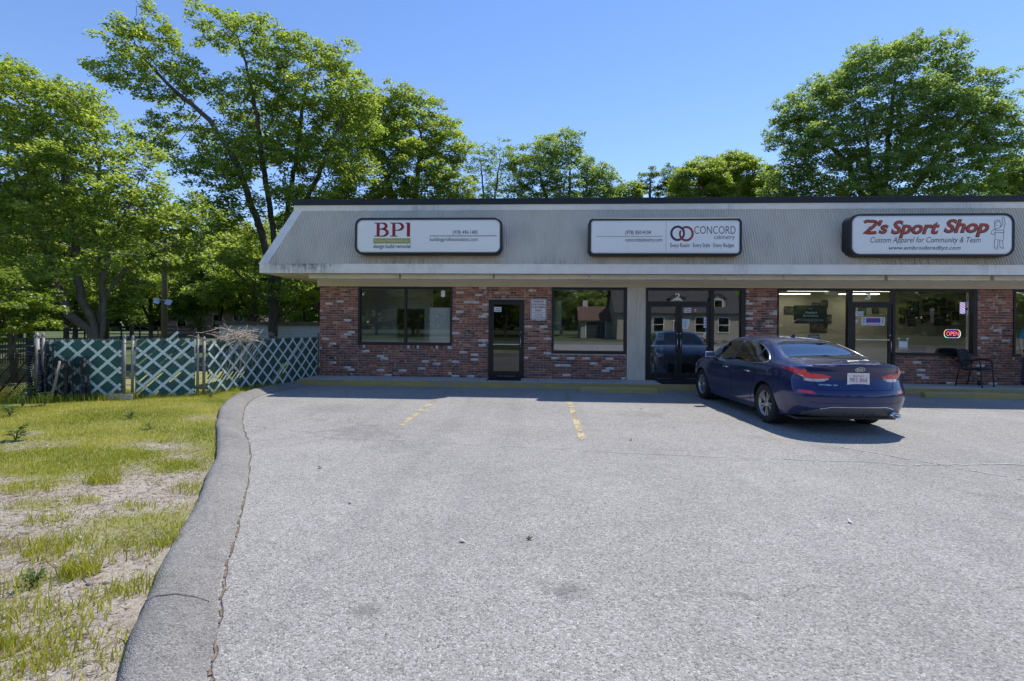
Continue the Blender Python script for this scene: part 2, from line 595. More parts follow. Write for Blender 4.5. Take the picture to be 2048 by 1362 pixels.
def asphalt_mat(name, tone=1.0, fine=78.0, crack=True, crack_free=None, lo=0.80, hi=1.16):
    m, nt, b, L = new_mat(name)
    v = coords(nt, L)
    vo = nd(nt, "ShaderNodeTexVoronoi"); vo.inputs["Scale"].default_value = fine
    L(v, vo.inputs["Vector"])
    vo2 = nd(nt, "ShaderNodeTexVoronoi"); vo2.inputs["Scale"].default_value = fine * 2.3
    L(v, vo2.inputs["Vector"])
    sep = nd(nt, "ShaderNodeSeparateColor"); L(vo.outputs["Color"], sep.inputs[0])
    sep2 = nd(nt, "ShaderNodeSeparateColor"); L(vo2.outputs["Color"], sep2.inputs[0])
    n1 = noise(nt, L, v, 0.55, 5, 0.6); n2 = noise(nt, L, v, 5.0 if crack_free is None else crack_free, 5, 0.65)
    agg = math_n(nt, L, "ADD", math_n(nt, L, "MULTIPLY", sep.outputs[0], 0.62), math_n(nt, L, "MULTIPLY", sep2.outputs[1], 0.38))
    t = tone
    r = ramp(nt, [(0.10, (0.115 * t, 0.109 * t, 0.101 * t)), (0.30, (0.262 * t, 0.249 * t, 0.230 * t)), (0.70, (0.335 * t, 0.319 * t, 0.296 * t)), (0.92, (0.52 * t, 0.495 * t, 0.46 * t))])
    L(agg, r.inputs[0])
    bl = maprange(nt, L, math_n(nt, L, "ADD", math_n(nt, L, "MULTIPLY", n1, 0.6), math_n(nt, L, "MULTIPLY", n2, 0.4)), 0.3, 0.7, lo, hi)
    cb = nd(nt, "ShaderNodeCombineColor")
    for i in range(3): L(bl, cb.inputs[i])
    c = mixc(nt, L, 1.0, r.outputs[0], cb.outputs[0], "MULTIPLY")
    # oil spots and darker scuffs
    n3 = noise(nt, L, v, 0.42, 3, 0.5, 0.3)
    sp = maprange(nt, L, n3, 0.66, 0.74, 0, 0.35)
    c = mixc(nt, L, sp, c, (0.08 * t, 0.08 * t, 0.082 * t))
    n4 = noise(nt, L, coords(nt, L, (0.5, 1.4, 1)), 0.5, 4, 0.6, 0.4)
    c = mixc(nt, L, maprange(nt, L, n4, 0.62, 0.75, 0, 0.3), c, (0.42, 0.41, 0.39))
    if crack:
        sx = nd(nt, "ShaderNodeSeparateXYZ"); L(v, sx.inputs[0])
        for (cx_, cy_, rad, k) in ((0.15, 3.18, 0.16, 0.5), (-2.7, 7.6, 0.75, 0.28), (-1.9, 6.9, 0.5, 0.22), (4.6, 5.0, 0.5, 0.2), (6.2, 3.9, 0.35, 0.25), (-1.0, 2.9, 0.10, 0.35), (1.9, 9.6, 0.6, 0.22), (-4.0, 9.6, 0.7, 0.2)):
            dx = math_n(nt, L, "SUBTRACT", sx.outputs[0], cx_); dy = math_n(nt, L, "SUBTRACT", sx.outputs[1], cy_)
            dd_ = math_n(nt, L, "SQRT", math_n(nt, L, "ADD", math_n(nt, L, "MULTIPLY", dx, dx), math_n(nt, L, "MULTIPLY", dy, dy)))
            dd_ = math_n(nt, L, "ADD", dd_, math_n(nt, L, "MULTIPLY", math_n(nt, L, "SUBTRACT", n2, 0.5), rad * 2.2))
            c = mixc(nt, L, maprange(nt, L, dd_, rad, rad * 0.25, 0.0, k), c, (0.09, 0.088, 0.085))
        # faint wheel tracks
        wvn = noise(nt, L, coords(nt, L, (1.6, 0.06, 1), rot=(0, 0, 0.12)), 1.0, 3, 0.5)
        c = mixc(nt, L, maprange(nt, L, wvn, 0.52, 0.68, 0, 0.20), c, (0.17, 0.168, 0.165))
        wv = nd(nt, "ShaderNodeMix", data_type="VECTOR")
        nz = nd(nt, "ShaderNodeTexNoise"); nz.inputs["Scale"].default_value = 1.6; nz.inputs["Detail"].default_value = 5
        L(v, nz.inputs["Vector"])
        ad = nd(nt, "ShaderNodeVectorMath", operation="MULTIPLY_ADD")
        ad.inputs[1].default_value = (0.8, 0.8, 0); L(nz.outputs["Color"], ad.inputs[0]); L(v, ad.inputs[2])
        ve = nd(nt, "ShaderNodeTexVoronoi", feature="DISTANCE_TO_EDGE"); ve.inputs["Scale"].default_value = 0.19
        L(ad.outputs[0], ve.inputs["Vector"])
        ck = maprange(nt, L, ve.outputs["Distance"], 0.0, 0.0016, 1.0, 0.0)
        gate = maprange(nt, L, noise(nt, L, v, 0.3, 2, 0.5), 0.48, 0.6, 0, 0.75)
        c = mixc(nt, L, math_n(nt, L, "MULTIPLY", ck, gate, True), c, (0.06, 0.058, 0.055))
    L(c, b.inputs["Base Color"])
    b.inputs["Roughness"].default_value = 0.85
    b.inputs["Specular IOR Level"].default_value = 0.3
    hgt = math_n(nt, L, "ADD", math_n(nt, L, "MULTIPLY", vo.outputs["Distance"], -1.0), math_n(nt, L, "MULTIPLY", sep.outputs[1], 0.5))
    bump(nt, L, b, hgt, 0.55, 0.012)
    return m


MT["asphalt"] = asphalt_mat("weathered grey asphalt", 1.09, 84.0)
MT["berm"] = asphalt_mat("smoother darker berm asphalt", 0.88, 120.0, True, 9.0, 0.68, 1.24)
MT["roadway"] = asphalt_mat("road asphalt", 0.6, 60, False)

# parking lot polygon: right of the berm, up to the walk, back to the road behind the viewer
poly = [(p.x, p.y) for p in BP] + [(-6.28, 13.25), (30, 13.25), (30, -13), (-0.3, -13)]
bm = bmesh.new()
bm.faces.new([bm.verts.new((x, y, 0.0)) for x, y in poly])
bmesh.ops.triangulate(bm, faces=bm.faces)
me = bpy.data.meshes.new("parking_lot"); bm.to_mesh(me); bm.free()
lot = finish("parking_lot", me, MT["asphalt"])
if me.polygons[0].normal.z < 0: me.flip_normals()
tag(lot, kind="structure")
tag(MB().box(-120, 120, -21, -13.0, -0.045, -0.012).build("road", MT["roadway"]), kind="structure")

# rolled berm
BN_ = np.random.default_rng(3)
s = MB()
prof = [(-0.152, -0.03), (-0.147, 0.06), (-0.134, 0.095), (-0.09, 0.108), (0.01, 0.100), (0.10, 0.068), (0.17, 0.030), (0.215, 0.004)]
rb = random.Random(3)
for i, p in enumerate(BP):
    d = (BP[min(i + 1, len(BP) - 1)] - BP[max(i - 1, 0)]).normalized()
    nrm = Vector((d.y, -d.x, 0))      # towards the lot
    k = 1.0 + 0.06 * math.sin(i * 0.7) + rb.uniform(-0.03, 0.03)
    hk = 1.0 + 0.10 * math.sin(i * 0.43 + 1) + rb.uniform(-0.07, 0.07)
    for a, h in prof:
        s.v.append(tuple(p + nrm * (a * k + (rb.uniform(-0.008, 0.008) if a < 0.2 else 0)) + Vector((0, 0, h * hk + rb.uniform(-0.004, 0.004) if h > 0.01 else h))))
np_ = len(prof)
for i in range(len(BP) - 1):
    for j in range(np_ - 1):
        s.f.append((i * np_ + j, (i + 1) * np_ + j, (i + 1) * np_ + j + 1, i * np_ + j + 1)); s.m.append(0)
berm = s.build("kerb", MT["berm"], smooth=True, fixn=False)
tag(berm, kind="structure")

# cracks across the berm
MT_crk = worn("berm crack", (0.09, 0.086, 0.082), 0.95)
rc_ = random.Random(8)
for pos in (31.5, 57.0, 67.2, 88.5):
    s = MB(); prev = None; w0 = 0.0
    for j, (a, h) in enumerate(prof[1:-1]):
        w0 += rc_.uniform(-0.35, 0.45)
        t_ = min(max(pos + w0 * 0.35, 0), len(BP) - 1.001); i = int(t_); f = t_ - i
        i2 = min(i + 2, len(BP) - 1)
        def pt(i, a, h):
            d = (BP[min(i + 1, len(BP) - 1)] - BP[max(i - 1, 0)]).normalized()
            return Vector(berm.data.vertices[i * np_ + j + 1].co)
        q = pt(i, a, h).lerp(pt(i + 1, a, h), f) + Vector((0, 0, 0.0035))
        if prev is not None:
            d = (q - prev).normalized(); n_ = d.cross(Vector((0, 0, 1)))
            n_ = n_.normalized() * rc_.uniform(0.002, 0.005) if n_.length > 1e-4 else Vector((0.003, 0, 0))
            s.face([prev - n_, prev + n_, q + n_, q - n_])
        prev = q
    s.build("crack", MT_crk, berm, fixn=False)

# debris line (sand, needles) in the joint between berm and lot, and cracks across lot and berm
MT["debris"] = worn("sandy needle debris", (0.22, 0.16, 0.10), 0.95, 0, 0.4, 8, 60, 0.5)
MT["crack"] = worn("dark crack filler", (0.07, 0.068, 0.065), 0.9, 0, 0.2, 8, 60, 0)
MT["palecrack"] = worn("pale worn seam", (0.42, 0.41, 0.39), 0.9, 0, 0.2, 8, 60, 0)


def ribbon(pts, w, z, name, mat, rr, parent=None, gaps=0.0, wz=None):
    s = MB()
    for i in range(len(pts) - 1):
        if rr.random() < gaps: continue
        a, b = pts[i], pts[i + 1]
        d = (b - a).normalized(); n = Vector((-d.y, d.x, 0))
        w0 = w * (0.5 + 0.5 * math.sin(i * 1.7) ** 2) * rr.uniform(0.6, 1.2); w1 = w * (0.5 + 0.5 * math.sin((i + 1) * 1.7) ** 2)
        za = wz(a) if wz else z; zb = wz(b) if wz else z
        s.face([a + n * w0 + Vector((0, 0, za)), a - n * w0 + Vector((0, 0, za)), b - n * w1 + Vector((0, 0, zb)), b + n * w1 + Vector((0, 0, zb))])
    return s.build(name, mat, parent)


rr = random.Random(5)
jt = []
for i, p in enumerate(BP):
    d = (BP[min(i + 1, len(BP) - 1)] - BP[max(i - 1, 0)]).normalized()
    jt.append(p + Vector((d.y, -d.x, 0)) * (0.225 + rr.uniform(-0.012, 0.012)))
ribbon(smooth_path(jt, 3), 0.008, 0.008, "joint_debris", MT["debris"], rr, lot, 0.30)
ribbon([p + Vector((0.004, 0.01, 0)) for p in smooth_path(jt, 3)], 0.004, 0.0062, "joint_crack", MT["crack"], rr, lot, 0.05)


def wobble(a, b, n, amp, rr):
    a, b = Vector(a), Vector(b)
    d = (b - a); nn = Vector((-d.y, d.x, 0)).normalized()
    o, out = 0, []
    for i in range(n + 1):
        o = o * 0.85 + rr.uniform(-amp, amp)
        out.append(a + d * (i / n) + nn * o)
    return out


for a, b, w, mt, gp in (((0.9, 6.72, 0), (4.2, 6.45, 0), 0.010, "palecrack", 0.12), ((4.2, 6.45, 0), (8.2, 6.7, 0), 0.022, "palecrack", 0.15), ((8.2, 6.7, 0), (13.5, 6.55, 0), 0.008, "crack", 0.2),
                        ((-3.2, 7.25, 0), (0.9, 6.72, 0), 0.004, "crack", 0.3), ((4.1, 7.3, 0), (5.3, 5.8, 0), 0.016, "palecrack", 0.2), ((5.6, 6.6, 0), (8.0, 4.6, 0), 0.005, "crack", 0.3),
                        ((-6.0, 11.0, 0), (-1.5, 11.25, 0), 0.006, "crack", 0.3)):
    ribbon(wobble(a, b, 46, 0.022, rr), w, 0.005, "crack", MT[mt], rr, lot, gp)

# painted stall lines, worn
def paint_mat():
    m, nt, b, L = new_mat("worn yellow line paint")
    out = nt.nodes["Material Output"]
    v = coords(nt, L)
    n1 = noise(nt, L, v, 38, 4, 0.7); n2 = noise(nt, L, v, 2.2, 3, 0.6)
    r = ramp(nt, [(0.3, (0.47, 0.375, 0.21)), (0.7, (0.56, 0.475, 0.30))]); L(n2, r.inputs[0])
    L(r.outputs[0], b.inputs["Base Color"]); b.inputs["Roughness"].default_value = 0.8
    a = nd(nt, "ShaderNodeAttribute"); a.attribute_name = "wear"
    k = math_n(nt, L, "ADD", math_n(nt, L, "MULTIPLY", n1, 0.55), math_n(nt, L, "MULTIPLY", n2, 0.45))
    fac = maprange(nt, L, math_n(nt, L, "SUBTRACT", k, a.outputs["Fac"]), -0.04, 0.06)
    tr = nd(nt, "ShaderNodeBsdfTransparent"); mx = nd(nt, "ShaderNodeMixShader")
    L(fac, mx.inputs[0]); L(tr.outputs[0], mx.inputs[1]); L(b.outputs[0], mx.inputs[2]); L(mx.outputs[0], out.inputs["Surface"])
    return m


MT["line"] = paint_mat()
for x0, x1, y0, w0 in ((-2.25, -2.25, 8.15, 0.46), (0.60, 0.61, 7.4, 0.43), (3.46, 3.50, 7.3, 0.55), (6.25, 6.35, 6.9, 0.60), (9.1, 9.2, 7.0, 0.6)):
    n = 24
    P = np.array([[(x0 + (x1 - x0) * i / n) + sx * 0.052, y0 + (13.1 - y0) * i / n, 0.0045] for i in range(n + 1) for sx in (-1, 1)])
    F = np.array([[2 * i, 2 * i + 1, 2 * i + 3, 2 * i + 2] for i in range(n)])
    np_mesh("stall_line", P, F, MT["line"], lot, tone=[w0 + 0.10 * (i / n) for i in range(n)], attr="wear")

# bits of litter on the asphalt
MT["litter"] = worn("pale litter", (0.6, 0.58, 0.55), 0.9)
MT["dryleaf"] = worn("dry brown leaf", (0.12, 0.08, 0.05), 0.9)
for k, (px_, py_, c) in enumerate(((875, 862, 0), (1262, 880, 1), (925, 1085, 0), (1282, 817, 1), (700, 1010, 0), (1060, 1080, 1), (1700, 1040, 0), (640, 940, 1))):
    dd = FPX * CAMH / (py_ - 648)
    p = at(px_, py_, dd); p.z = 0.012
    s = MB(); a = k * 1.3
    e1 = Vector((math.cos(a), math.sin(a), 0.1)) * 0.035; e2 = Vector((-math.sin(a), math.cos(a), 0.15)) * 0.016
    s.face([p - e1, p - e2 * 0.8, p + e1 * 0.9 + Vector((0, 0, 0.012)), p + e2]).face([p - e1, p + e2, p + e1 * 0.2 + e2 * 2 + Vector((0, 0, 0.01))])
    o = s.build("fallen_leaf" if c else "paper_scrap", MT["dryleaf" if c else "litter"], fixn=False)
    o.name = o.name
    tag(o, "small dry brown leaf lying on the grey asphalt" if c else "tiny pale scrap of litter lying on the asphalt", "leaf" if c else "scrap", "dry leaves on the asphalt" if c else "paper scraps on the asphalt")

# ------------------------------------------------------------------ concrete walk
MT["concrete"] = worn("weathered walk concrete", (0.50, 0.485, 0.45), 0.9, 0, 0.14, 1.6, 60, 0.25)


def kerbpaint_mat(name):
    m, nt, b, L = new_mat(name)
    v = coords(nt, L)
    n1 = noise(nt, L, coords(nt, L, (0.35, 1, 1)), 5, 5, 0.7); n2 = noise(nt, L, v, 30, 4, 0.7)
    r = ramp(nt, [(0.38, (0.34, 0.325, 0.29)), (0.46, (0.40, 0.31, 0.13)), (0.58, (0.52, 0.37, 0.10)), (0.72, (0.40, 0.37, 0.30))])
    L(math_n(nt, L, "ADD", math_n(nt, L, "MULTIPLY", n1, 0.6), math_n(nt, L, "MULTIPLY", n2, 0.4)), r.inputs[0])
    L(r.outputs[0], b.inputs["Base Color"]); b.inputs["Roughness"].default_value = 0.85
    bump(nt, L, b, n2, 0.4, 0.02)
    return m


MT["kerbpaint"] = kerbpaint_mat("faded yellow kerb paint")
s = MB()
x = -6.4
k = 0
while x < 22:
    w = 1.58
    x1 = min(x + w, 22) - 0.012
    s.box(x, x1, 13.20, 14.31, -0.02, 0.14, 0)
    x += w
walk = s.build("sidewalk", MT["concrete"], bevel=0.008)
tag(walk, kind="structure")
s = MB().box(-6.40, 22, 13.165, 13.198, -0.02, 0.128).box(-6.40, 22, 13.166, 13.235, 0.128, 0.1445)
s.build("painted_edge", MT["kerbpaint"], walk, bevel=0.006)

# wheel stops
def wheel_stop(x0, x1, y, lab):
    t = thing("wheel_stop", lab, "wheel stop", ((x0 + x1) / 2, y, 0), 0, "wheel stops against the walk")
    h = (x1 - x0) / 2
    s = MB()
    n = 14
    prof = [(-0.085, 0.0), (-0.075, 0.10), (-0.055, 0.128), (0.055, 0.128), (0.075, 0.10), (0.085, 0.0)]
    rw = random.Random(int(x0 * 100))
    for i in range(n + 1):
        xx = -h + 2 * h * i / n
        sh = 0.9 if i in (0, n) else 1
        for a, z in prof:
            s.v.append((xx, a * sh + rw.uniform(-0.003, 0.003), z * sh + (rw.uniform(-0.004, 0.004) if z else 0)))
    q = len(prof)
    for i in range(n):
        for j in range(q - 1):
            s.f.append((i * q + j, i * q + j + 1, (i + 1) * q + j + 1, (i + 1) * q + j)); s.m.append(0)
    s.f.append(tuple(range(q))); s.m.append(0)
    s.f.append(tuple(n * q + j for j in range(q))); s.m.append(0)
    s.build("stop_body", MT["kerbpaint"], t)
    for sx in (-h * 0.6, h * 0.6): MB().lathe([(0.0, 0.132), (0.014, 0.132), (0.017, 0.126)], (sx, 0, 0), "z", 10).build("anchor_pin", MT["rust"], t)
    return t


MT["rust"] = worn("rusty steel", (0.16, 0.09, 0.06), 0.8, 0.5, 0.3, 10, 50, 0.2)
wheel_stop(0.96, 2.80, 12.66, "faded yellow concrete wheel stop in the empty bay left of the blue car")
wheel_stop(8.95, 11.15, 12.62, "mossy yellow concrete wheel stop in front of the black armchair")

# ------------------------------------------------------------------ shop building
FY = 14.30          # facade plane
Z0, ZT = 0.14, 2.67
BX0, BX1 = -6.29, 22.0


def brick_mat():
    m, nt, b, L = new_mat("used red brick with white paint traces")
    a = nd(nt, "ShaderNodeAttribute"); a.attribute_name = "tone"
    v = coords(nt, L)
    n1 = noise(nt, L, v, 9, 5, 0.7, 0.3); n2 = noise(nt, L, v, 60, 4, 0.7); n3 = noise(nt, L, v, 0.9, 3, 0.5)
    r = ramp(nt, [(0.0, (0.13, 0.09, 0.08)), (0.2, (0.245, 0.118, 0.092)), (0.42, (0.36, 0.15, 0.102)), (0.62, (0.47, 0.185, 0.115)), (0.82, (0.57, 0.25, 0.15)), (0.97, (0.60, 0.38, 0.27))])
    t = math_n(nt, L, "MINIMUM", a.outputs["Fac"], 0.97)
    L(math_n(nt, L, "ADD", t, math_n(nt, L, "MULTIPLY", math_n(nt, L, "SUBTRACT", n2, 0.5), 0.35)), r.inputs[0])
    dk = maprange(nt, L, n1, 0.3, 0.6, 0.72, 1.1)
    cb = nd(nt, "ShaderNodeCombineColor")
    for i in range(3): L(dk, cb.inputs[i])
    c = mixc(nt, L, 1.0, r.outputs[0], cb.outputs[0], "MULTIPLY")
    # white lime wash left on some bricks
    full = maprange(nt, L, a.outputs["Fac"], 1.0, 1.02)
    rag = maprange(nt, L, n1, 0.36, 0.50)
    full = math_n(nt, L, "MULTIPLY", full, math_n(nt, L, "MAXIMUM", rag, 0.55))
    part = math_n(nt, L, "MULTIPLY", maprange(nt, L, n1, 0.58, 0.63), maprange(nt, L, n3, 0.42, 0.60, 0.1, 0.85))
    fac = math_n(nt, L, "MAXIMUM", full, part)
    c = mixc(nt, L, fac, c, (0.76, 0.72, 0.68))
    L(c, b.inputs["Base Color"]); b.inputs["Roughness"].default_value = 0.9
    b.inputs["Specular IOR Level"].default_value = 0.25
    bump(nt, L, b, n2, 0.45, 0.01)
    return m


MT["brick"] = brick_mat()
MT["mortar"] = worn("grey mortar", (0.62, 0.56, 0.50), 0.95, 0, 0.2, 6, 50, 0.4)
MT["siding"] = None


def siding_mat():
    m, nt, b, L = new_mat("ribbed taupe metal siding")
    v = coords(nt, L)
    n1 = noise(nt, L, coords(nt, L, (1.0, 1.0, 0.35)), 2.2, 4, 0.6); n2 = noise(nt, L, coords(nt, L, (6, 1, 0.6)), 2.0, 4, 0.7)
    r = ramp(nt, [(0.3, (0.69, 0.59, 0.46)), (0.5, (0.75, 0.65, 0.51)), (0.72, (0.79, 0.69, 0.55))])
    L(n1, r.inputs[0])
    sx = nd(nt, "ShaderNodeSeparateXYZ"); t = nd(nt, "ShaderNodeTexCoord"); L(t.outputs["Object"], sx.inputs[0])
    low = maprange(nt, L, sx.outputs[2], 3.20, 3.55, 1.0, 0.0)
    n3 = noise(nt, L, coords(nt, L, (1, 0, 0)), 0.55, 3, 0.5)
    st = math_n(nt, L, "MULTIPLY", math_n(nt, L, "MULTIPLY", maprange(nt, L, n2, 0.42, 0.62), low), maprange(nt, L, n3, 0.44, 0.6, 0.02, 0.5), True)
    c = mixc(nt, L, st, r.outputs[0], (0.09, 0.085, 0.07))
    L(c, b.inputs["Base Color"]); b.inputs["Roughness"].default_value = 0.55
    return m


def fascia_mat():
    m, nt, b, L = new_mat("white fascia with mildew streaks")
    v = coords(nt, L)
    n2 = noise(nt, L, coords(nt, L, (9, 1, 1.0)), 1.6, 4, 0.7); n1 = noise(nt, L, v, 3.0, 4, 0.6)
    n3 = noise(nt, L, coords(nt, L, (1, 0, 0)), 0.5, 3, 0.55); n4 = noise(nt, L, v, 9, 5, 0.7)
    r = ramp(nt, [(0.3, (0.84, 0.775, 0.68)), (0.6, (0.93, 0.87, 0.78))]); L(n1, r.inputs[0])
    sx = nd(nt, "ShaderNodeSeparateXYZ"); t = nd(nt, "ShaderNodeTexCoord"); L(t.outputs["Object"], sx.inputs[0])
    hgt = maprange(nt, L, sx.outputs[2], 2.94, 3.16, 0.35, 1.0)
    gate = maprange(nt, L, n3, 0.56, 0.66, 0.0, 1.0)
    st = math_n(nt, L, "MULTIPLY", math_n(nt, L, "MULTIPLY", maprange(nt, L, math_n(nt, L, "ADD", math_n(nt, L, "MULTIPLY", n2, 0.6), math_n(nt, L, "MULTIPLY", n4, 0.4)), 0.44, 0.60), gate), hgt, True)
    # heavy stains where the gutter leaks, one near the left end and one over the walk between the first two shops
    def spot(cx, w):
        d = math_n(nt, L, "ABSOLUTE", math_n(nt, L, "SUBTRACT", sx.outputs[0], cx))
        return maprange(nt, L, d, w * 0.5, w, 1.0, 0.0)
    sp = math_n(nt, L, "MAXIMUM", spot(-6.3, 0.9), math_n(nt, L, "MAXIMUM", spot(0.0, 1.1), math_n(nt, L, "MULTIPLY", spot(-3.0, 0.5), 0.7)))
    lk = math_n(nt, L, "MULTIPLY", math_n(nt, L, "MULTIPLY", sp, maprange(nt, L, math_n(nt, L, "ADD", math_n(nt, L, "MULTIPLY", n2, 0.6), math_n(nt, L, "MULTIPLY", n4, 0.4)), 0.40, 0.56)), math_n(nt, L, "MULTIPLY", hgt, 0.85), True)
    lk = math_n(nt, L, "MULTIPLY", lk, maprange(nt, L, sx.outputs[2], 3.4, 3.5, 1.0, 0.0))
    c = mixc(nt, L, math_n(nt, L, "MULTIPLY", st, 0.45), r.outputs[0], (0.20, 0.19, 0.15))
    c = mixc(nt, L, lk, c, (0.085, 0.085, 0.06))
    L(c, b.inputs["Base Color"]); b.inputs["Roughness"].default_value = 0.55
    return m


MT["siding"] = siding_mat()
MT["fascia"] = fascia_mat()
MT["header"] = worn("tan painted header board", (0.76, 0.66, 0.51), 0.65, 0, 0.06, 1.2, 30, 0.05)
MT["soffit"] = worn("cream soffit board", (0.82, 0.76, 0.64), 0.7, 0, 0.08, 1.2, 30, 0.05)
MT["blackcap"] = worn("black metal roof edge", (0.022, 0.023, 0.027), 0.45, 0.3, 0.2, 2, 30, 0.05)
MT["tar"] = worn("flat tar roof", (0.06, 0.06, 0.06), 0.95)
MT["bronze"] = worn("dark bronze aluminium frame", (0.032, 0.028, 0.026), 0.4, 0.4, 0.12, 3, 40, 0.03)
MT["alu"] = worn("brushed aluminium", (0.55, 0.54, 0.52), 0.35, 0.9, 0.1, 5, 60, 0.03)
MT["pane"] = glass_mat("shop window glass", (0.95, 0.97, 0.95), 0.25, 0.0, 0.03)
MT["pane_lit"] = glass_mat("barbershop window glass", (0.82, 0.84, 0.80), 0.07, 0.0, 0.03)
MT["pane_office"] = glass_mat("office window glass", (0.96, 0.98, 0.96), 0.13, 0.0, 0.03)
MT["pane_dark"] = glass_mat("tinted door glass", (0.16, 0.18, 0.18), 0.05, 0.0, 0.03)
MT["inner_wall"] = worn("olive beige inner wall", (0.46, 0.43, 0.33), 0.9, 0, 0.05, 1, 20, 0.05)
MT["inner_grey"] = worn("grey inner wall", (0.58, 0.60, 0.58), 0.9, 0, 0.05, 1, 20, 0.05)
MT["inner_floor"] = worn("inner floor", (0.16, 0.14, 0.12), 0.6, 0, 0.1, 2, 20, 0.05)
MT["inner_ceiling"] = worn("inner ceiling tiles", (0.45, 0.44, 0.40), 0.9, 0, 0.05, 2, 20, 0.05)
MT["white"] = worn("white paint", (0.78, 0.78, 0.76), 0.5, 0, 0.05, 2, 30, 0.03)
MT["paper"] = worn("white paper", (0.80, 0.81, 0.82), 0.8, 0, 0.04, 3, 30, 0.03)
MT["ink"] = worn("black ink", (0.02, 0.02, 0.022), 0.7, 0, 0.05, 3, 30, 0)
MT["decal"] = worn("white vinyl decal", (0.92, 0.92, 0.92), 0.5, 0, 0.02, 3, 30, 0)
MT["black"] = worn("black satin", (0.02, 0.02, 0.022), 0.45, 0, 0.1, 3, 30, 0.03)

bld = thing("shop_building", "long single storey brick shop building with taupe ribbed mansard roof and white fascia", "building", (BX0, FY, 0))

# brick and mortar
regs = [(-6.29, -5.18, Z0, ZT), (-5.18, -2.50, Z0, 0.925), (-2.50, -1.47, Z0, ZT), (-1.47, -0.48, 2.325, ZT), (-0.48, 0.28, Z0, ZT), (0.28, 2.32, Z0, 0.83),
        (5.52, 6.36, Z0, ZT), (6.36, 8.22, Z0, 0.88), (9.40, 11.50, Z0, 0.88), (11.50, 12.40, Z0, ZT), (12.40, 16.0, Z0, 0.88), (16.0, 16.9, Z0, ZT), (16.9, 20.2, Z0, 0.88), (20.2, 22.0, Z0, ZT)]
BV, BF_, BT = [], [], []
PITCH, BH, BL = 0.0668, 0.056, 0.203


def add_brick(c0, c1, z0, z1, d, tone, plane):
    b = len(BV) * 8
    jit = [random.uniform(-0.0025, 0.0025) for _ in range(4)]
    q = [(c0 + jit[0], z0 + jit[1]), (c1 + jit[2], z0), (c1, z1 + jit[3]), (c0, z1)]
    if plane == "front":
        V = [(x, FY - d, z) for x, z in q] + [(x, FY + 0.02, z) for x, z in q]
    else:
        V = [(BX0 - d, y, z) for y, z in q] + [(BX0 + 0.02, y, z) for y, z in q]
    BV.append(V)
    if plane == "front":
        BF_.extend([(b, b + 1, b + 2, b + 3), (b + 3, b + 2, b + 6, b + 7), (b, b + 4, b + 5, b + 1), (b, b + 3, b + 7, b + 4), (b + 1, b + 5, b + 6, b + 2)])
    else:
        BF_.extend([(b + 3, b + 2, b + 1, b), (b + 7, b + 6, b + 2, b + 3), (b + 1, b + 5, b + 4, b), (b + 4, b + 7, b + 3, b), (b + 2, b + 6, b + 5, b + 1)])
    BT.extend([tone] * 5)


def brick_tone(x, z):
    t = min(0.95, max(0.02, random.gauss(0.42, 0.24)))
    if z > 1.9: t = min(0.95, t + 0.14)
    if z < 1.0: t *= 0.78
    cl = vnoise(x * 0.8 + 3, z * 1.1 + 9)
    p = 0.052 + 0.16 * max(0, cl - 0.42)
    if random.random() < p: t = 1.1
    return t


def lay(regs, plane):
    for x0, x1, z0, z1 in regs:
        r0 = int(round((z0 - Z0) / PITCH))
        r = r0
        while True:
            za = Z0 + r * PITCH + 0.006
            zb = za + BH
            if za > z1 - 0.02: break
            zb = min(zb, z1 - 0.003)
            x = math.floor((x0 + 20) / (BL + 0.0105)) * (BL + 0.0105) - 20 + ((BL + 0.0105) / 2 if r % 2 else 0) - (BL + 0.0105)
            while x < x1:
                a, b = max(x, x0 + 0.002), min(x + BL, x1 - 0.002)
                if b - a > 0.02:
                    add_brick(a, b, za, zb, random.uniform(0.000, 0.0045), brick_tone((a + b) / 2, za), plane)
                x += BL + 0.0105
            r += 1


lay(regs, "front")
# rowlock course under the first window
x = -5.17
while x < -2.55:
    add_brick(x, x + 0.057, 0.930, 1.018, 0.012, brick_tone(x, 0.9), "front"); x += 0.0672
lay([(14.31, 26.0, 0.0 + Z0, ZT)], "side")
bv = np.array(BV).reshape(-1, 3)
off = np.array(tuple(root_loc(bld)))
wall = np_mesh("wall", bv - off, np.array(BF_), MT["brick"], bld, tone=BT)
s = MB()
for x0, x1, z0, z1 in regs: s.box(x0, x1, FY + 0.008, FY + 0.22, z0 - 0.15 if z0 < 0.2 else z0, z1)
s.box(-5.18, -2.50, FY + 0.008, FY + 0.22, 0.925, 1.01)
s.box(BX0 + 0.008, BX0 + 0.22, FY + 0.221, 26, -0.1, ZT + 0.1)
s.box(BX0, BX1, 26.0, 26.2, -0.1, 3.2)
s.box(BX1 + 0.001, BX1 + 0.2, FY, 26.2, -0.1, 3.2)
s.build("mortar_bed", MT["mortar"], wall, world=True)

# header, soffit, fascia, mansard
EY, EX = 13.20, -7.45            # eave lines
TY, TX = 13.84, -6.84            # top of the slope
ZE0, ZE1, ZM, ZB, ZC = 2.94, 3.17, 4.70, 4.86, 5.02
XR = 22.6
MB().box(BX0 - 0.06, BX1, FY - 0.05, FY + 0.2, ZT + 0.001, 2.985).box(BX0 - 0.061, BX0 + 0.2, FY + 0.201, 26, ZT + 0.001, 2.985).build("header_board", MT["header"], bld, world=True, bevel=0.004)
MB().box(EX + 0.02, XR, EY + 0.02, 26.2, 2.958, 2.975).build("soffit", MT["soffit"], bld, world=True)
s = MB()
s.box(EX, XR, EY, EY + 0.028, ZE0, ZE1)
s.box(EX, EX + 0.028, EY + 0.0285, 26.2, ZE0, ZE1)
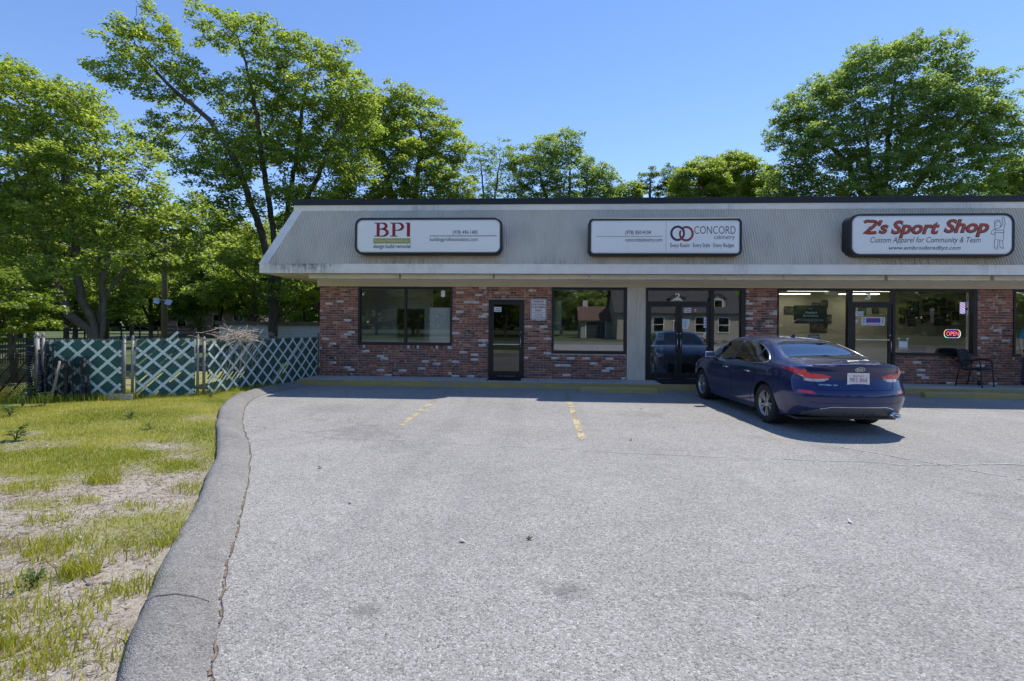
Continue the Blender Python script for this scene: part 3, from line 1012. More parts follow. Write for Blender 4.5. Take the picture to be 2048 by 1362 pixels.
# drip lip
s.box(EX - 0.012, XR, EY - 0.012, EY + 0.03, ZE1 + 0.0005, ZE1 + 0.014)
for xj in (-0.43, 3.9, 8.45, 13.2):
    s.box(xj, xj + 0.05, EY - 0.004, EY - 0.0005, ZE0, ZE1)
# white band under the black cap
s.box(TX, XR, TY - 0.02, TY + 0.02, ZM, ZB)
s.box(TX, TX + 0.04, TY + 0.021, 26.2, ZM, ZB)
s.build("fascia", MT["fascia"], bld, world=True)
s = MB()
s.box(TX - 0.03, XR, TY - 0.05, TY + 0.10, ZB + 0.0005, ZC)
s.box(TX - 0.03, TX + 0.12, TY + 0.101, 26.2, ZB + 0.0005, ZC)
s.build("roof_edge", MT["blackcap"], bld, world=True, bevel=0.006)
MB().box(TX + 0.12, XR, TY + 0.101, 26.2, ZB - 0.05, ZB + 0.03).build("flat_roof", MT["tar"], bld, world=True)


def ribbed(a0, a1, b0, b1, outw, pitch=0.066, clip=None):
    """ribbed slope: a0->a1 along the eave, b0->b1 along the top; ribs run up the slope"""
    a0, a1, b0, b1, outw = map(Vector, (a0, a1, b0, b1, outw))
    n = int((a1 - a0).length / pitch)
    s = MB()
    prof = [(0.0, 0.0), (0.60, 0.0), (0.66, 0.024), (0.92, 0.024), (1.0, 0.0)]
    d = (a1 - a0) / n
    tops = []
    for i in range(n):
        for t, h in prof[:-1]:
            lo = a0 + d * (i + t)
            tops.append((lo, h))
    tops.append((a1, 0))
    e = d.normalized()
    lx0, lx1 = b0.dot(e), b1.dot(e)
    up = (b0 - a0) - e * (b0 - a0).dot(e)
    L0 = a0.dot(e); L1 = a1.dot(e)
    for lo, h in tops:
        p = lo.dot(e)
        # clip against slanted end (hip)
        k = 1.0
        if lx0 > L0 and p < lx0: k = (p - L0) / (lx0 - L0)
        hi = lo + up * k
        s.v.append(tuple(lo + outw * h)); s.v.append(tuple(hi + outw * h))
    for i in range(len(tops) - 1):
        s.f.append((2 * i, 2 * i + 2, 2 * i + 3, 2 * i + 1)); s.m.append(0)
    return s


up_f = Vector((0, -(ZM - ZE1), TY - EY)).normalized()
s = ribbed((EX + 0.015, EY + 0.015, ZE1), (XR, EY + 0.015, ZE1), (TX, TY, ZM), (XR, TY, ZM), (0, -0.92, 0.38))
s.build("mansard_front", MT["siding"], bld, world=True, fixn=False)
s2 = MB()
sl = ribbed((EY + 0.015, 0, ZE1), (26.2, 0, ZE1), (TY, 0, ZM), (26.2, 0, ZM), (0, 0, 0))
# left slope: swap axes (x runs along y)
for (p0, _, p2) in sl.v:
    k = (p2 - ZE1) / (ZM - ZE1)
    s2.v.append((EX + 0.015 + (TX - EX - 0.015) * k, p0, p2))
s2.f, s2.m = sl.f, sl.m
s2.build("mansard_side", MT["siding"], bld, world=True, fixn=True)
# hip trim: two boards meeting on the hip
A0, A1 = Vector((EX, EY, ZE1)), Vector((TX, TY, ZM))
s = MB()
of = Vector((-0.005, -0.022, 0.012)); w1 = 0.24
s.face([A0 + of, A0 + of + Vector((w1, 0, 0)), A1 + of + Vector((w1, 0, 0)), A1 + of])
ol = Vector((-0.022, -0.005, 0.012))
s.face([A0 + ol, A1 + ol, A1 + ol + Vector((0, w1, 0)), A0 + ol + Vector((0, w1, 0))])
s.face([A0 + of, A1 + of, A1 + ol, A0 + ol])
s.face([A0 + of + Vector((w1, 0, 0)), A0 + Vector((w1, 0.02, 0)), A1 + Vector((w1, 0.02, 0)), A1 + of + Vector((w1, 0, 0))])
s.build("hip_trim", MT["fascia"], bld, world=True, fixn=False)
# ribbed wall strip between the second window and the shop door
s = MB()
n = 11
x0, x1 = 2.345, 2.845
d = (x1 - x0) / n
pv = []
for i in range(n):
    for t, h in ((0, 0), (0.6, 0), (0.7, 0.010), (0.9, 0.010)): pv.append((x0 + d * (i + t), FY - 0.01 - h))
pv.append((x1, FY - 0.01))
for x, y in pv: s.v.extend([(x, y, Z0), (x, y, ZT)])
for i in range(len(pv) - 1): s.f.append((2 * i, 2 * i + 2, 2 * i + 3, 2 * i + 1)); s.m.append(0)
s.box(x0, x1, FY, FY + 0.2, Z0, ZT)
s.build("siding_strip", MT["siding"], bld, world=True, fixn=False)

# ---------------- windows and doors
def frame_rect(x0, x1, z0, z1, w=0.055, y0=FY + 0.02, y1=FY + 0.12, bot=None, mull=()):
    s = MB()
    bw = bot or w
    s.box(x0, x0 + w, y0, y1, z0, z1).box(x1 - w, x1, y0, y1, z0, z1)
    s.box(x0 + w + 0.0005, x1 - w - 0.0005, y0 + 0.002, y1 - 0.002, z1 - w, z1)
    s.box(x0 + w + 0.0005, x1 - w - 0.0005, y0 + 0.002, y1 - 0.002, z0, z0 + bw)
    for mx in mull: s.box(mx - 0.028, mx + 0.028, y0 + 0.003, y1 - 0.003, z0 + bw + 0.0005, z1 - w - 0.0005)
    return s


def pane(x0, x1, z0, z1, parent, mat="pane", y=FY + 0.075):
    return MB().face([(x0, y, z0), (x1, y, z0), (x1, y, z1), (x0, y, z1)]).build("pane", MT[mat], parent, world=True, fixn=False)


def window(x0, x1, z0, z1, mull=(), label=None, sill=True, w=0.055, y0=FY - 0.012, gm="pane"):
    o = frame_rect(x0, x1, z0, z1, mull=mull, w=w, y0=y0, bot=0.08 if sill else None).build("window", MT["bronze"], bld, world=True)
    if label: o["label"] = label
    xs = [x0 + w] + [m for m in mull] + [x1 - w]
    for i in range(len(xs) - 1): pane(xs[i] + (0.028 if i else 0), xs[i + 1] - (0.028 if i < len(xs) - 2 else 0), z0 + (0.08 if sill else w), z1 - w, o, gm)
    return o


w1_ = window(-5.18, -2.50, 1.02, 2.655, mull=(-3.83,), label="two-pane office window numbered 1", gm="pane_office")
w2_ = window(0.29, 2.325, 0.84, 2.655, label="large single-pane shop window with house reflected in it")
# strip of frame over the second window and siding is the header itself

def door(x0, x1, z0, z1, hinge, glassmat, label, midbar=None, stile=0.085, pull=True):
    y0, y1 = FY + 0.012, FY + 0.062
    s = MB()
    s.box(x0, x0 + stile, y0, y1, z0, z1).box(x1 - stile, x1, y0, y1, z0, z1)
    s.box(x0 + stile, x1 - stile, y0 + 0.002, y1 - 0.002, z1 - stile, z1)
    s.box(x0 + stile, x1 - stile, y0 + 0.002, y1 - 0.002, z0, z0 + 0.16)
    o = s.build("door", MT["bronze"], bld, world=True)
    o["label"] = label
    pane(x0 + stile, x1 - stile, z0 + 0.16, z1 - stile, o, glassmat, FY + 0.037)
    if midbar:
        MB().box(x0 + stile - 0.01, x1 - stile + 0.01, y0 - 0.035, y0 - 0.015, midbar - 0.014, midbar + 0.014).build("push_bar", MT["alu"], o, world=True, bevel=0.004)
    hx = (x1 - stile / 2) if hinge == "left" else (x0 + stile / 2)
    if pull:
        s = MB()
        s.tube([(hx, y0, 1.28), (hx, y0 - 0.05, 1.27), (hx, y0 - 0.05, 1.0), (hx, y0, 0.99)], 0.011, 8)
        s.lathe([(0, -0.016), (0.02, -0.014), (0.022, 0.0)], (hx, y0, 1.42), "y", 12)
        s.build("handle", MT["alu"], o, world=True, smooth=True)
    s = MB()
    s.box(x0 + 0.2, x1 - 0.2, y0 - 0.006, y0, z0 + 0.02, z0 + 0.028)
    s.build("threshold", MT["alu"], o, world=True)
    return o


def door_frame(x0, x1, z0, z1, w=0.05):
    s = MB()
    y0, y1 = FY - 0.014, FY + 0.11
    s.box(x0, x0 + w, y0, y1, z0, z1).box(x1 - w, x1, y0, y1, z0, z1)
    s.box(x0 + w, x1 - w, y0 + 0.002, y1, z1 - w, z1)
    s.box(x0 + w, x1 - w, y0 + 0.004, y1, z0 - 0.02, z0 + 0.012)
    return s.build("door_frame", MT["bronze"], bld, world=True)


door_frame(-1.47, -0.48, 0.15, 2.322)
door(-1.418, -0.532, 0.166, 2.268, "left", "pane_dark", "dark glazed door of the first shop with mid push bar", 1.075)
# second shop: door pair, transom, sidelight
x0, x1, z0, z1 = 2.85, 5.515, 0.15, 2.655
s = MB()
y0, y1 = FY - 0.014, FY + 0.11
s.box(x0, x0 + 0.06, y0, y1, z0, z1).box(x1 - 0.11, x1, y0, y1, z0, z1)
s.box(x0 + 0.06, x1 - 0.11, y0 + 0.002, y1, z1 - 0.06, z1)
s.box(4.585, 4.685, y0 + 0.003, y1, z0, z1 - 0.0605)
s.box(x0 + 0.0605, 4.5845, y0 + 0.004, y1, 2.235, 2.30)
s.box(4.6855, x1 - 0.1105, y0 + 0.004, y1, z0, z0 + 0.10)
s.box(x0 + 0.0605, 4.5845, y0 + 0.004, y1, z0 - 0.02, z0 + 0.014)
fr2 = s.build("door_frame", MT["bronze"], bld, world=True)
pane(x0 + 0.06, 4.585, 2.30, z1 - 0.06, fr2); pane(4.685, x1 - 0.11, z0 + 0.10, z1 - 0.06, fr2)
door(2.914, 3.744, 0.168, 2.232, "left", "pane", "left leaf of the second shop's glass door pair", 1.08)
door(3.750, 4.581, 0.168, 2.232, "right", "pane", "right leaf of the second shop's glass door pair with taped notices", 1.08)
# third shop: window, door with transom, window
x0, x1 = 6.365, 11.50
s = MB()
s.box(x0, x0 + 0.03, y0, y1, 0.885, z1).box(x1 - 0.10, x1, y0, y1, 0.885, z1)
s.box(x0 + 0.03, x1 - 0.10, y0 + 0.002, y1, z1 - 0.055, z1)
s.box(8.20, 8.315, y0 + 0.003, y1, z0, z1 - 0.0555)
s.box(9.345, 9.42, y0 + 0.003, y1, z0, z1 - 0.0555)
s.box(8.3155, 9.3445, y0 + 0.004, y1, 2.25, 2.32)
s.box(x0 + 0.0305, 8.1995, y0 + 0.005, y1, 0.885, 0.945)
s.box(9.4205, x1 - 0.1005, y0 + 0.005, y1, 0.885, 0.965)
s.box(9.36, x1, y0 - 0.03, y0 + 0.004, 0.885, 0.925)
s.box(8.3155, 9.3445, y0 + 0.004, y1, z0 - 0.02, z0 + 0.014)
fr3 = s.build("door_frame", MT["bronze"], bld, world=True)
pane(x0 + 0.03, 8.2, 0.945, z1 - 0.055, fr3, "pane_lit"); pane(9.42, x1 - 0.10, 0.965, z1 - 0.055, fr3, "pane_lit"); pane(8.315, 9.345, 2.32, z1 - 0.055, fr3, "pane_lit")
door(8.319, 9.341, 0.168, 2.246, "left", "pane_lit", "glass door of the barbershop numbered 3", 1.30)
window(12.41, 15.99, 0.885, 2.655, mull=(14.2,), label="shop window right of the last brick pillar", y0=FY - 0.014)
window(16.91, 20.19, 0.885, 2.655, mull=(18.55,), y0=FY - 0.014)
# number decals on the glass
NY = FY + 0.070
for ch, a, b, c, d in (("1", -2.83, -2.72, 2.39, 2.57), ("2", 3.655, 3.802, 2.358, 2.528), ("3", 8.683, 8.83, 2.38, 2.552)):
    fit_text(ch, a, b, c, d, NY, MT["decal"], bld, bold=0.03, name="unit_number")

# ---------------- rooms
s = MB()
def room(x0, x1, yb, mats_i=0):
    s.face([(x0, FY + 0.24, 0.15), (x1, FY + 0.24, 0.15), (x1, yb, 0.15), (x0, yb, 0.15)], 1)
    s.face([(x0, FY + 0.24, 2.74), (x0, yb, 2.74), (x1, yb, 2.74), (x1, FY + 0.24, 2.74)], 2)
    s.face([(x0, yb, 0.15), (x1, yb, 0.15), (x1, yb, 2.74), (x0, yb, 2.74)], mats_i)
    s.face([(x0, FY + 0.24, 0.15), (x0, yb, 0.15), (x0, yb, 2.74), (x0, FY + 0.24, 2.74)], mats_i)
    s.face([(x1, FY + 0.24, 0.15), (x1, FY + 0.24, 2.74), (x1, yb, 2.74), (x1, yb, 0.15)], mats_i)
room(-6.05, -0.12, 19.2, 3); room(-0.08, 5.96, 20.5, 3); room(6.0, 14.3, 17.85, 0); room(14.35, 21.9, 19.0, 0)
# partition in the first shop with an open doorway
for a, b, c, d in ((-6.04, -4.62, 0.152, 2.735), (-4.62, -3.72, 2.1, 2.735), (-3.72, -3.45, 0.152, 2.735)): s.box(a, b, 16.2, 16.3, c, d, 3)
s.build("interior", [MT["inner_wall"], MT["inner_floor"], MT["inner_ceiling"], MT["inner_grey"]], bld, world=True, fixn=False)
MB().box(11.39, 11.515, FY + 0.14, FY + 0.22, 0.89, 2.655).build("inner_post", MT["white"], bld, world=True)
MT["tube_lit"] = emis("lit fluorescent panel", (1.0, 0.97, 0.85), 8.0)
for a in ((7.3, 15.72), (9.1, 15.72), (7.5, 17.3), (9.6, 17.2)):
    t = thing("ceiling_light", "lit fluorescent ceiling panel inside the barbershop", "ceiling light", (a[0] + 0.6, a[1], 2.70), 0, "lit ceiling panels in the barbershop")
    MB().box(-0.62, 0.62, -0.11, 0.11, 0.002, 0.035).build("frame", MT["white"], t)
    MB().box(-0.59, 0.59, -0.085, 0.085, -0.012, 0.0015).build("diffuser", MT["tube_lit"], t)

# ---------------- strip lights under the soffit
MT["fixture"] = worn("cream enamel fixture", (0.86, 0.80, 0.66), 0.5, 0, 0.1, 2, 30, 0.03)
MT["tube_off"] = worn("unlit fluorescent tube", (0.72, 0.72, 0.70), 0.25, 0, 0.03, 3, 30, 0)


def fixture():
    t = thing("strip_light", "x", "strip light", (0, 13.62, 2.957), 0, "strip lights under the soffit")
    s = MB()
    s.prism([(-0.085, -0.012), (0.085, -0.012), (0.10, -0.075), (0.10, -0.125), (0.08, -0.125), (0.03, -0.085), (-0.03, -0.085), (-0.08, -0.125), (-0.10, -0.125), (-0.10, -0.075)], "x", -1.205, 1.205)
    s.build("housing", MT["fixture"], t)
    for sx in (-1.218, 1.218):
        MB().prism([(-0.104, -0.13), (0.104, -0.13), (0.104, -0.07), (0.088, -0.002), (-0.088, -0.002), (-0.104, -0.07)], "x", sx - 0.012, sx + 0.012).build("end_cap", MT["fixture"], t)
    for sy in (-0.05, 0.05):
        MB().tube([(-1.2, sy, -0.122), (1.2, sy, -0.122)], 0.017, 8).build("bulb", MT["tube_off"], t, smooth=True)
    for k in (-0.72, -0.24, 0.24, 0.72): MB().box(k - 0.010, k + 0.010, -0.103, 0.103, -0.129, -0.122).build("clip", MT["rust"], t)
    return t


FX = [(-5.03, "left end of the soffit, over the first shop's two-pane window"), (-2.52, "over the first shop's dark door, second from the soffit's left end"), (0.0, "over the white parking notice"), (2.47, "over the ribbed strip between window and glass doors"),
      (4.93, "over the sidelight of the second shop"), (7.41, "over the barbershop's left window"), (9.95, "over the barbershop's right window"), (12.5, "over the last brick pillar at the right edge")]
f0 = fixture()
for i, (x, lab) in enumerate(FX):
    o = f0 if i == 0 else copy_tree(f0)
    o.location = (x, 13.62, 2.957)
    o["label"] = "cream strip light " + lab

# ------------------------------------------------------------------ box signs
SY = 13.03


def rrect(x0, x1, z0, z1, r, n=8):
    out = []
    for cx, cz, a0 in ((x1 - r, z1 - r, 0), (x0 + r, z1 - r, 90), (x0 + r, z0 + r, 180), (x1 - r, z0 + r, 270)):
        for k in range(n + 1):
            a = math.radians(a0 + 90 * k / n)
            out.append((cx + r * math.cos(a), cz + r * math.sin(a)))
    return out


def sface_mat():
    m, nt, b, L = new_mat("white acrylic sign face")
    v = coords(nt, L)
    n1 = noise(nt, L, v, 0.8, 3, 0.5); n2 = noise(nt, L, v, 5, 4, 0.6)
    r = ramp(nt, [(0.3, (0.87, 0.865, 0.83)), (0.65, (0.94, 0.935, 0.90))])
    L(math_n(nt, L, "ADD", math_n(nt, L, "MULTIPLY", n1, 0.7), math_n(nt, L, "MULTIPLY", n2, 0.3)), r.inputs[0])
    L(r.outputs[0], b.inputs["Base Color"]); b.inputs["Roughness"].default_value = 0.3
    return m


MT["signface"] = sface_mat()
for nm, c in (("s_red", (0.30, 0.012, 0.03)), ("s_green", (0.38, 0.39, 0.10)), ("s_grey", (0.05, 0.045, 0.05)), ("s_plum", (0.10, 0.03, 0.05)), ("s_orange", (0.50, 0.075, 0.035)),
              ("s_navy", (0.06, 0.035, 0.09)), ("s_rust", (0.34, 0.05, 0.045)), ("s_olive", (0.42, 0.43, 0.22)), ("s_cream", (0.62, 0.60, 0.36))):
    MT[nm] = worn("sign vinyl " + nm[2:], c, 0.5, 0, 0.04, 3, 30, 0)


def shop_sign(x0, x1, z0, z1, r, label, depth=0.30):
    t = thing("shop_sign", label, "shop sign", ((x0 + x1) / 2, SY, z0))
    out, inn = rrect(x0, x1, z0, z1, r), rrect(x0 + 0.055, x1 - 0.055, z0 + 0.055, z1 - 0.055, r - 0.05)
    s = MB(); n = len(out)
    for y, P in ((SY + depth, out), (SY + 0.012, out), (SY, [(a + (b - a) * 0.25, c + (d - c) * 0.25) for (a, c), (b, d) in zip(out, inn)]), (SY, inn), (SY + 0.03, inn)):
        s.v.extend((p[0], y, p[1]) for p in P)
    for k in range(4):
        for i in range(n):
            j = (i + 1) % n
            s.f.append((k * n + i, (k + 1) * n + i, (k + 1) * n + j, k * n + j)); s.m.append(0)
    s.f.append(tuple(range(n))); s.m.append(0)
    s.build("frame", MT["black"], t, world=True, smooth=False, auto=0.6)
    # slightly domed face
    s = MB()
    s.v.extend((p[0], SY + 0.022, p[1]) for p in inn)
    in2 = rrect(x0 + 0.10, x1 - 0.10, z0 + 0.10, z1 - 0.10, max(r - 0.09, 0.03))
    s.v.extend((p[0], SY + 0.004, p[1]) for p in in2)
    for i in range(n):
        j = (i + 1) % n
        s.f.append((i, n + i, n + j, j)); s.m.append(0)
    s.f.append(tuple(n + i for i in range(n))); s.m.append(0)
    s.build("face", MT["signface"], t, world=True)
    return t


LY = SY + 0.0015


def stroke(pts, w, y=LY, s=None):
    """flat ribbon in the sign plane: pts (x,z), w widths"""
    s = s or MB()
    b = len(s.v)
    k = len(pts)
    ws = w if isinstance(w, (list, tuple)) else [w] * k
    for i, p in enumerate(pts):
        a, c = pts[max(i - 1, 0)], pts[min(i + 1, k - 1)]
        d = Vector((c[0] - a[0], c[1] - a[1])); d.normalize()
        n = (-d.y, d.x)
        s.v.append((p[0] + n[0] * ws[i] / 2, y, p[1] + n[1] * ws[i] / 2)); s.v.append((p[0] - n[0] * ws[i] / 2, y, p[1] - n[1] * ws[i] / 2))
    for i in range(k - 1):
        s.f.append((b + 2 * i, b + 2 * i + 1, b + 2 * i + 3, b + 2 * i + 2)); s.m.append(0)
    return s


def arc(cx, cz, rx, rz, a0, a1, n=18):
    return [(cx + rx * math.cos(math.radians(a0 + (a1 - a0) * i / n)), cz + rz * math.sin(math.radians(a0 + (a1 - a0) * i / n))) for i in range(n + 1)]


# --- sign of the first shop
t = shop_sign(-4.83, -1.013, 3.406, 4.351, 0.20, "white box sign with three burgundy serif capitals above a green bar, over the first shop")
s = MB()
bx0, bz0, bz1 = -4.311, 3.863, 4.222
H = bz1 - bz0
# B
s.face([(bx0 + 0.055, LY, bz0), (bx0 + 0.135, LY, bz0), (bx0 + 0.135, LY, bz1), (bx0 + 0.055, LY, bz1)])
s.face([(bx0, LY - 0.0004, bz0), (bx0 + 0.19, LY - 0.0004, bz0), (bx0 + 0.19, LY - 0.0004, bz0 + 0.025), (bx0, LY - 0.0004, bz0 + 0.025)])
s.face([(bx0, LY - 0.0004, bz1 - 0.025), (bx0 + 0.19, LY - 0.0004, bz1 - 0.025), (bx0 + 0.19, LY - 0.0004, bz1), (bx0, LY - 0.0004, bz1)])
for cz, rz, rx in ((bz0 + 0.76 * H, 0.21 * H, 0.125), (bz0 + 0.285 * H, 0.255 * H, 0.155)):
    a = arc(bx0 + 0.18, cz, rx, rz, 90, -90)
    a = [(bx0 + 0.13, cz + rz)] + a + [(bx0 + 0.13, cz - rz)]
    k = len(a)
    stroke(a, [0.022 + 0.055 * math.sin(PI * i / (k - 1)) ** 1.5 for i in range(k)], LY - 0.0008, s)
# P
px0 = bx0 + 0.41
s.face([(px0 + 0.055, LY, bz0), (px0 + 0.135, LY, bz0), (px0 + 0.135, LY, bz1), (px0 + 0.055, LY, bz1)])
s.face([(px0, LY - 0.0004, bz0), (px0 + 0.19, LY - 0.0004, bz0), (px0 + 0.19, LY - 0.0004, bz0 + 0.025), (px0, LY - 0.0004, bz0 + 0.025)])
s.face([(px0, LY - 0.0004, bz1 - 0.025), (px0 + 0.18, LY - 0.0004, bz1 - 0.025), (px0 + 0.18, LY - 0.0004, bz1), (px0, LY - 0.0004, bz1)])
a = arc(px0 + 0.18, bz0 + 0.71 * H, 0.145, 0.26 * H, 90, -90)
a = [(px0 + 0.13, bz0 + 0.97 * H)] + a + [(px0 + 0.13, bz0 + 0.45 * H)]
k = len(a)
stroke(a, [0.022 + 0.055 * math.sin(PI * i / (k - 1)) ** 1.5 for i in range(k)], LY - 0.0008, s)
# I
ix = -3.383
s.face([(ix - 0.085, LY, bz0), (ix, LY, bz0), (ix, LY, bz1), (ix - 0.085, LY, bz1)])
s.face([(ix - 0.125, LY - 0.0004, bz1 - 0.025), (ix, LY - 0.0004, bz1 - 0.025), (ix, LY - 0.0004, bz1), (ix - 0.125, LY - 0.0004, bz1)])
s.build("lettering", MT["s_red"], t, world=True, fixn=False)
MB().face([(-4.34, LY, 3.685), (-3.373, LY, 3.685), (-3.373, LY, 3.821), (-4.34, LY, 3.821)]).build("green_bar", MT["s_green"], t, world=True, fixn=False)
fit_text("Building Professionals Inc.", -4.30, -3.41, 3.705, 3.80, LY - 0.001, MT["s_cream"], t, bold=0.008)
fit_text("design·build·remodel", -4.338, -3.372, 3.535, 3.666, LY, MT["s_grey"], t, bold=0.012)
fit_text("(978) 496·1485", -2.28, -1.643, 3.895, 4.02, LY, MT["s_grey"], t, bold=0.007)
fit_text("buildingprofessionalsinc.com", -2.867, -1.641, 3.718, 3.842, LY, MT["s_grey"], t, bold=0.007)
MB().face([(-2.868, LY, 3.870), (-1.154, LY, 3.870), (-1.154, LY, 3.887), (-2.868, LY, 3.887)]).build("divider_line", MT["s_plum"], t, world=True, fixn=False)

# --- sign of the second shop
t = shop_sign(1.167, 4.935, 3.383, 4.318, 0.13, "white box sign with an emblem of two linked rings, over the second shop")
fit_text("(978) 850·4104", 2.079, 2.707, 3.882, 4.008, LY, MT["s_plum"], t, bold=0.007)
fit_text("concordcabinetry.com", 2.08, 2.987, 3.700, 3.822, LY, MT["s_plum"], t, bold=0.007)
MB().face([(1.358, LY, 3.852), (2.986, LY, 3.852), (2.986, LY, 3.868), (1.358, LY, 3.868)]).build("divider_line", MT["s_olive"], t, world=True, fixn=False)
fit_text("CONCORD", 3.771, 4.774, 3.921, 4.112, LY, MT["s_plum"], t, bold=-0.008)
fit_text("cabinetry", 4.255, 4.754, 3.760, 3.892, LY, MT["s_plum"], t, bold=-0.002)
fit_text("Every Room · Every Style · Every Budget", 3.189, 4.742, 3.560, 3.69, LY, MT["s_plum"], t, bold=0.007)
stroke(arc(3.365, 3.935, 0.155, 0.165, 300, 20, 30), 0.055).build("ring_emblem", MT["s_navy"], t, world=True, fixn=False)
stroke(arc(3.365, 3.935, 0.155, 0.165, 20, -40, 12), 0.05, LY - 0.0006).build("ring_emblem", MT["s_plum"], t, world=True, fixn=False)
stroke(arc(3.575, 3.925, 0.155, 0.165, 120, -160, 30), 0.055, LY - 0.0012).build("ring_emblem", MT["s_rust"], t, world=True, fixn=False)
stroke(arc(3.575, 3.925, 0.155, 0.165, 200, 150, 12), 0.05, LY - 0.0006).build("ring_emblem", MT["s_rust"], t, world=True, fixn=False)
MB().face([(3.078, LY, 3.47), (3.086, LY, 3.47), (3.086, LY, 4.23), (3.078, LY, 4.23)]).build("panel_seam", MT["s_olive"], t, world=True, fixn=False)

# --- sign of the third shop
t = shop_sign(7.50, 11.335, 3.364, 4.414, 0.24, "white box sign with big slanted red lettering and a drawn waving figure", 0.34)
def zword(body, x0, x1, z0, z1):
    fit_text(body, x0 - 0.022, x1 + 0.012, z0 - 0.022, z1 + 0.010, LY, MT["ink"], t, bold=0.045, shear=0.28)
    fit_text(body, x0, x1, z0, z1, LY - 0.0012, MT["s_orange"], t, bold=0.016, shear=0.28)
# hand lettered Z, then the rest
za = [(7.835, 4.19), (7.90, 4.225), (8.10, 4.215), (8.165, 4.20), (8.06, 4.10), (7.93, 3.99), (7.835, 3.935), (7.95, 3.935), (8.12, 3.945)]
stroke(smooth_path([(p[0], p[1]) for p in za], 1) and za, 0.078).build("lettering", MT["ink"], t, world=True, fixn=False)
stroke([(p[0] + 0.008, p[1] + 0.006) for p in za], 0.048, LY - 0.0012).build("lettering", MT["s_orange"], t, world=True, fixn=False)
za = [(7.94, 4.06), (8.09, 4.085)]
stroke(za, 0.05, LY - 0.0016).build("lettering", MT["s_orange"], t, world=True, fixn=False)
zword("'s", 8.18, 8.40, 3.93, 4.235)
zword("Sport", 8.484, 9.592, 3.823, 4.231)
zword("Shop", 9.712, 10.731, 3.853, 4.259)
fit_text("Custom Apparel for Community & Team", 7.986, 10.548, 3.660, 3.835, LY, MT["s_grey"], t, bold=0.0, shear=0.3)
fit_text("www.embroideredbyz.com", 8.417, 10.088, 3.50, 3.622, LY, MT["s_grey"], t, bold=0.006, shear=0.25)
s = MB()
lw = 0.011
fx, fz = 10.78, 3.545
U = lambda pts: [(fx + a * 0.34, fz + b * 0.76) for a, b in pts]
for P in ([(0.22, 0.66), (0.25, 0.78), (0.42, 0.88), (0.60, 0.85), (0.68, 0.76), (0.60, 0.68), (0.42, 0.64), (0.22, 0.66)], [(0.25, 0.78), (0.22, 0.87), (0.40, 0.93), (0.60, 0.90), (0.60, 0.85)],
          [(0.30, 0.76), (0.36, 0.73), (0.44, 0.75)], [(0.62, 0.68), (0.80, 0.78), (0.74, 0.95), (0.80, 1.0), (0.90, 0.97), (0.95, 0.80), (0.84, 0.58)], [(0.30, 0.62), (0.10, 0.60), (0.02, 0.50), (0.12, 0.44), (0.30, 0.52)],
          [(0.28, 0.62), (0.28, 0.30), (0.84, 0.27), (0.86, 0.58), (0.70, 0.60), (0.45, 0.58), (0.28, 0.62)], [(0.30, 0.52), (0.84, 0.52)], [(0.26, 0.30), (0.22, 0.06), (0.46, 0.05), (0.48, 0.28)],
          [(0.60, 0.28), (0.60, 0.07), (0.84, 0.05), (0.76, 0.27)], [(0.22, 0.06), (0.30, 0.0), (0.50, 0.01), (0.46, 0.05)], [(0.60, 0.07), (0.72, 0.02), (0.90, 0.03), (0.84, 0.05)]):
    stroke(U(P), lw, LY, s)
s.build("figure_drawing", MT["ink"], t, world=True, fixn=False)

# ------------------------------------------------------------------ parking notice on the bricks
t = thing("parking_notice", "white metal sign with red PARKING FOR PLAZA CUSTOMERS ONLY text on brick wall", "sign", (-0.09, FY - 0.012, 1.767))
MT["signred"] = worn("sign red", (0.30, 0.03, 0.05), 0.5, 0, 0.05, 3, 30, 0)
s = MB().prism(rrect(-0.307, 0.132, 1.767, 2.349, 0.035, 5), "y", FY - 0.018, FY - 0.006)
s.build("plate", MT["white"], t, world=True)
o_, i_ = rrect(-0.293, 0.118, 1.781, 2.335, 0.03, 5), rrect(-0.281, 0.106, 1.793, 2.323, 0.024, 5)
s = MB(); n = len(o_)
s.v = [(p[0], FY - 0.0195, p[1]) for p in o_] + [(p[0], FY - 0.0195, p[1]) for p in i_]
s.f = [(i, (i + 1) % n, n + (i + 1) % n, n + i) for i in range(n)]; s.m = [0] * n
s.build("border", MT["signred"], t, world=True, fixn=False)
for body, a, b, c, d in (("PARKING", -0.235, 0.06, 2.245, 2.297), ("FOR PLAZA", -0.265, 0.09, 2.165, 2.217), ("CUSTOMERS", -0.265, 0.09, 2.088, 2.138), ("ONLY", -0.19, 0.015, 1.995, 2.055),
                         ("ALL OTHERS", -0.19, 0.015, 1.905, 1.933), ("WILL BE TOWED", -0.215, 0.04, 1.862, 1.89), ("AT OWNERS EXPENSE", -0.255, 0.08, 1.818, 1.846)):
    fit_text(body, a, b, c, d, FY - 0.020, MT["signred"], t, bold=0.03 if c > 1.95 else 0.01)
MB().face([(-0.255, FY - 0.0195, 1.955), (0.08, FY - 0.0195, 1.955), (0.08, FY - 0.0195, 1.963), (-0.255, FY - 0.0195, 1.963)]).build("rule", MT["signred"], t, world=True, fixn=False)

# ------------------------------------------------------------------ notices taped to the glass
MT["blueink"] = worn("blue print", (0.08, 0.16, 0.42), 0.6, 0, 0.05, 3, 30, 0)
MT["redink"] = worn("red print", (0.45, 0.05, 0.07), 0.6, 0, 0.05, 3, 30, 0)


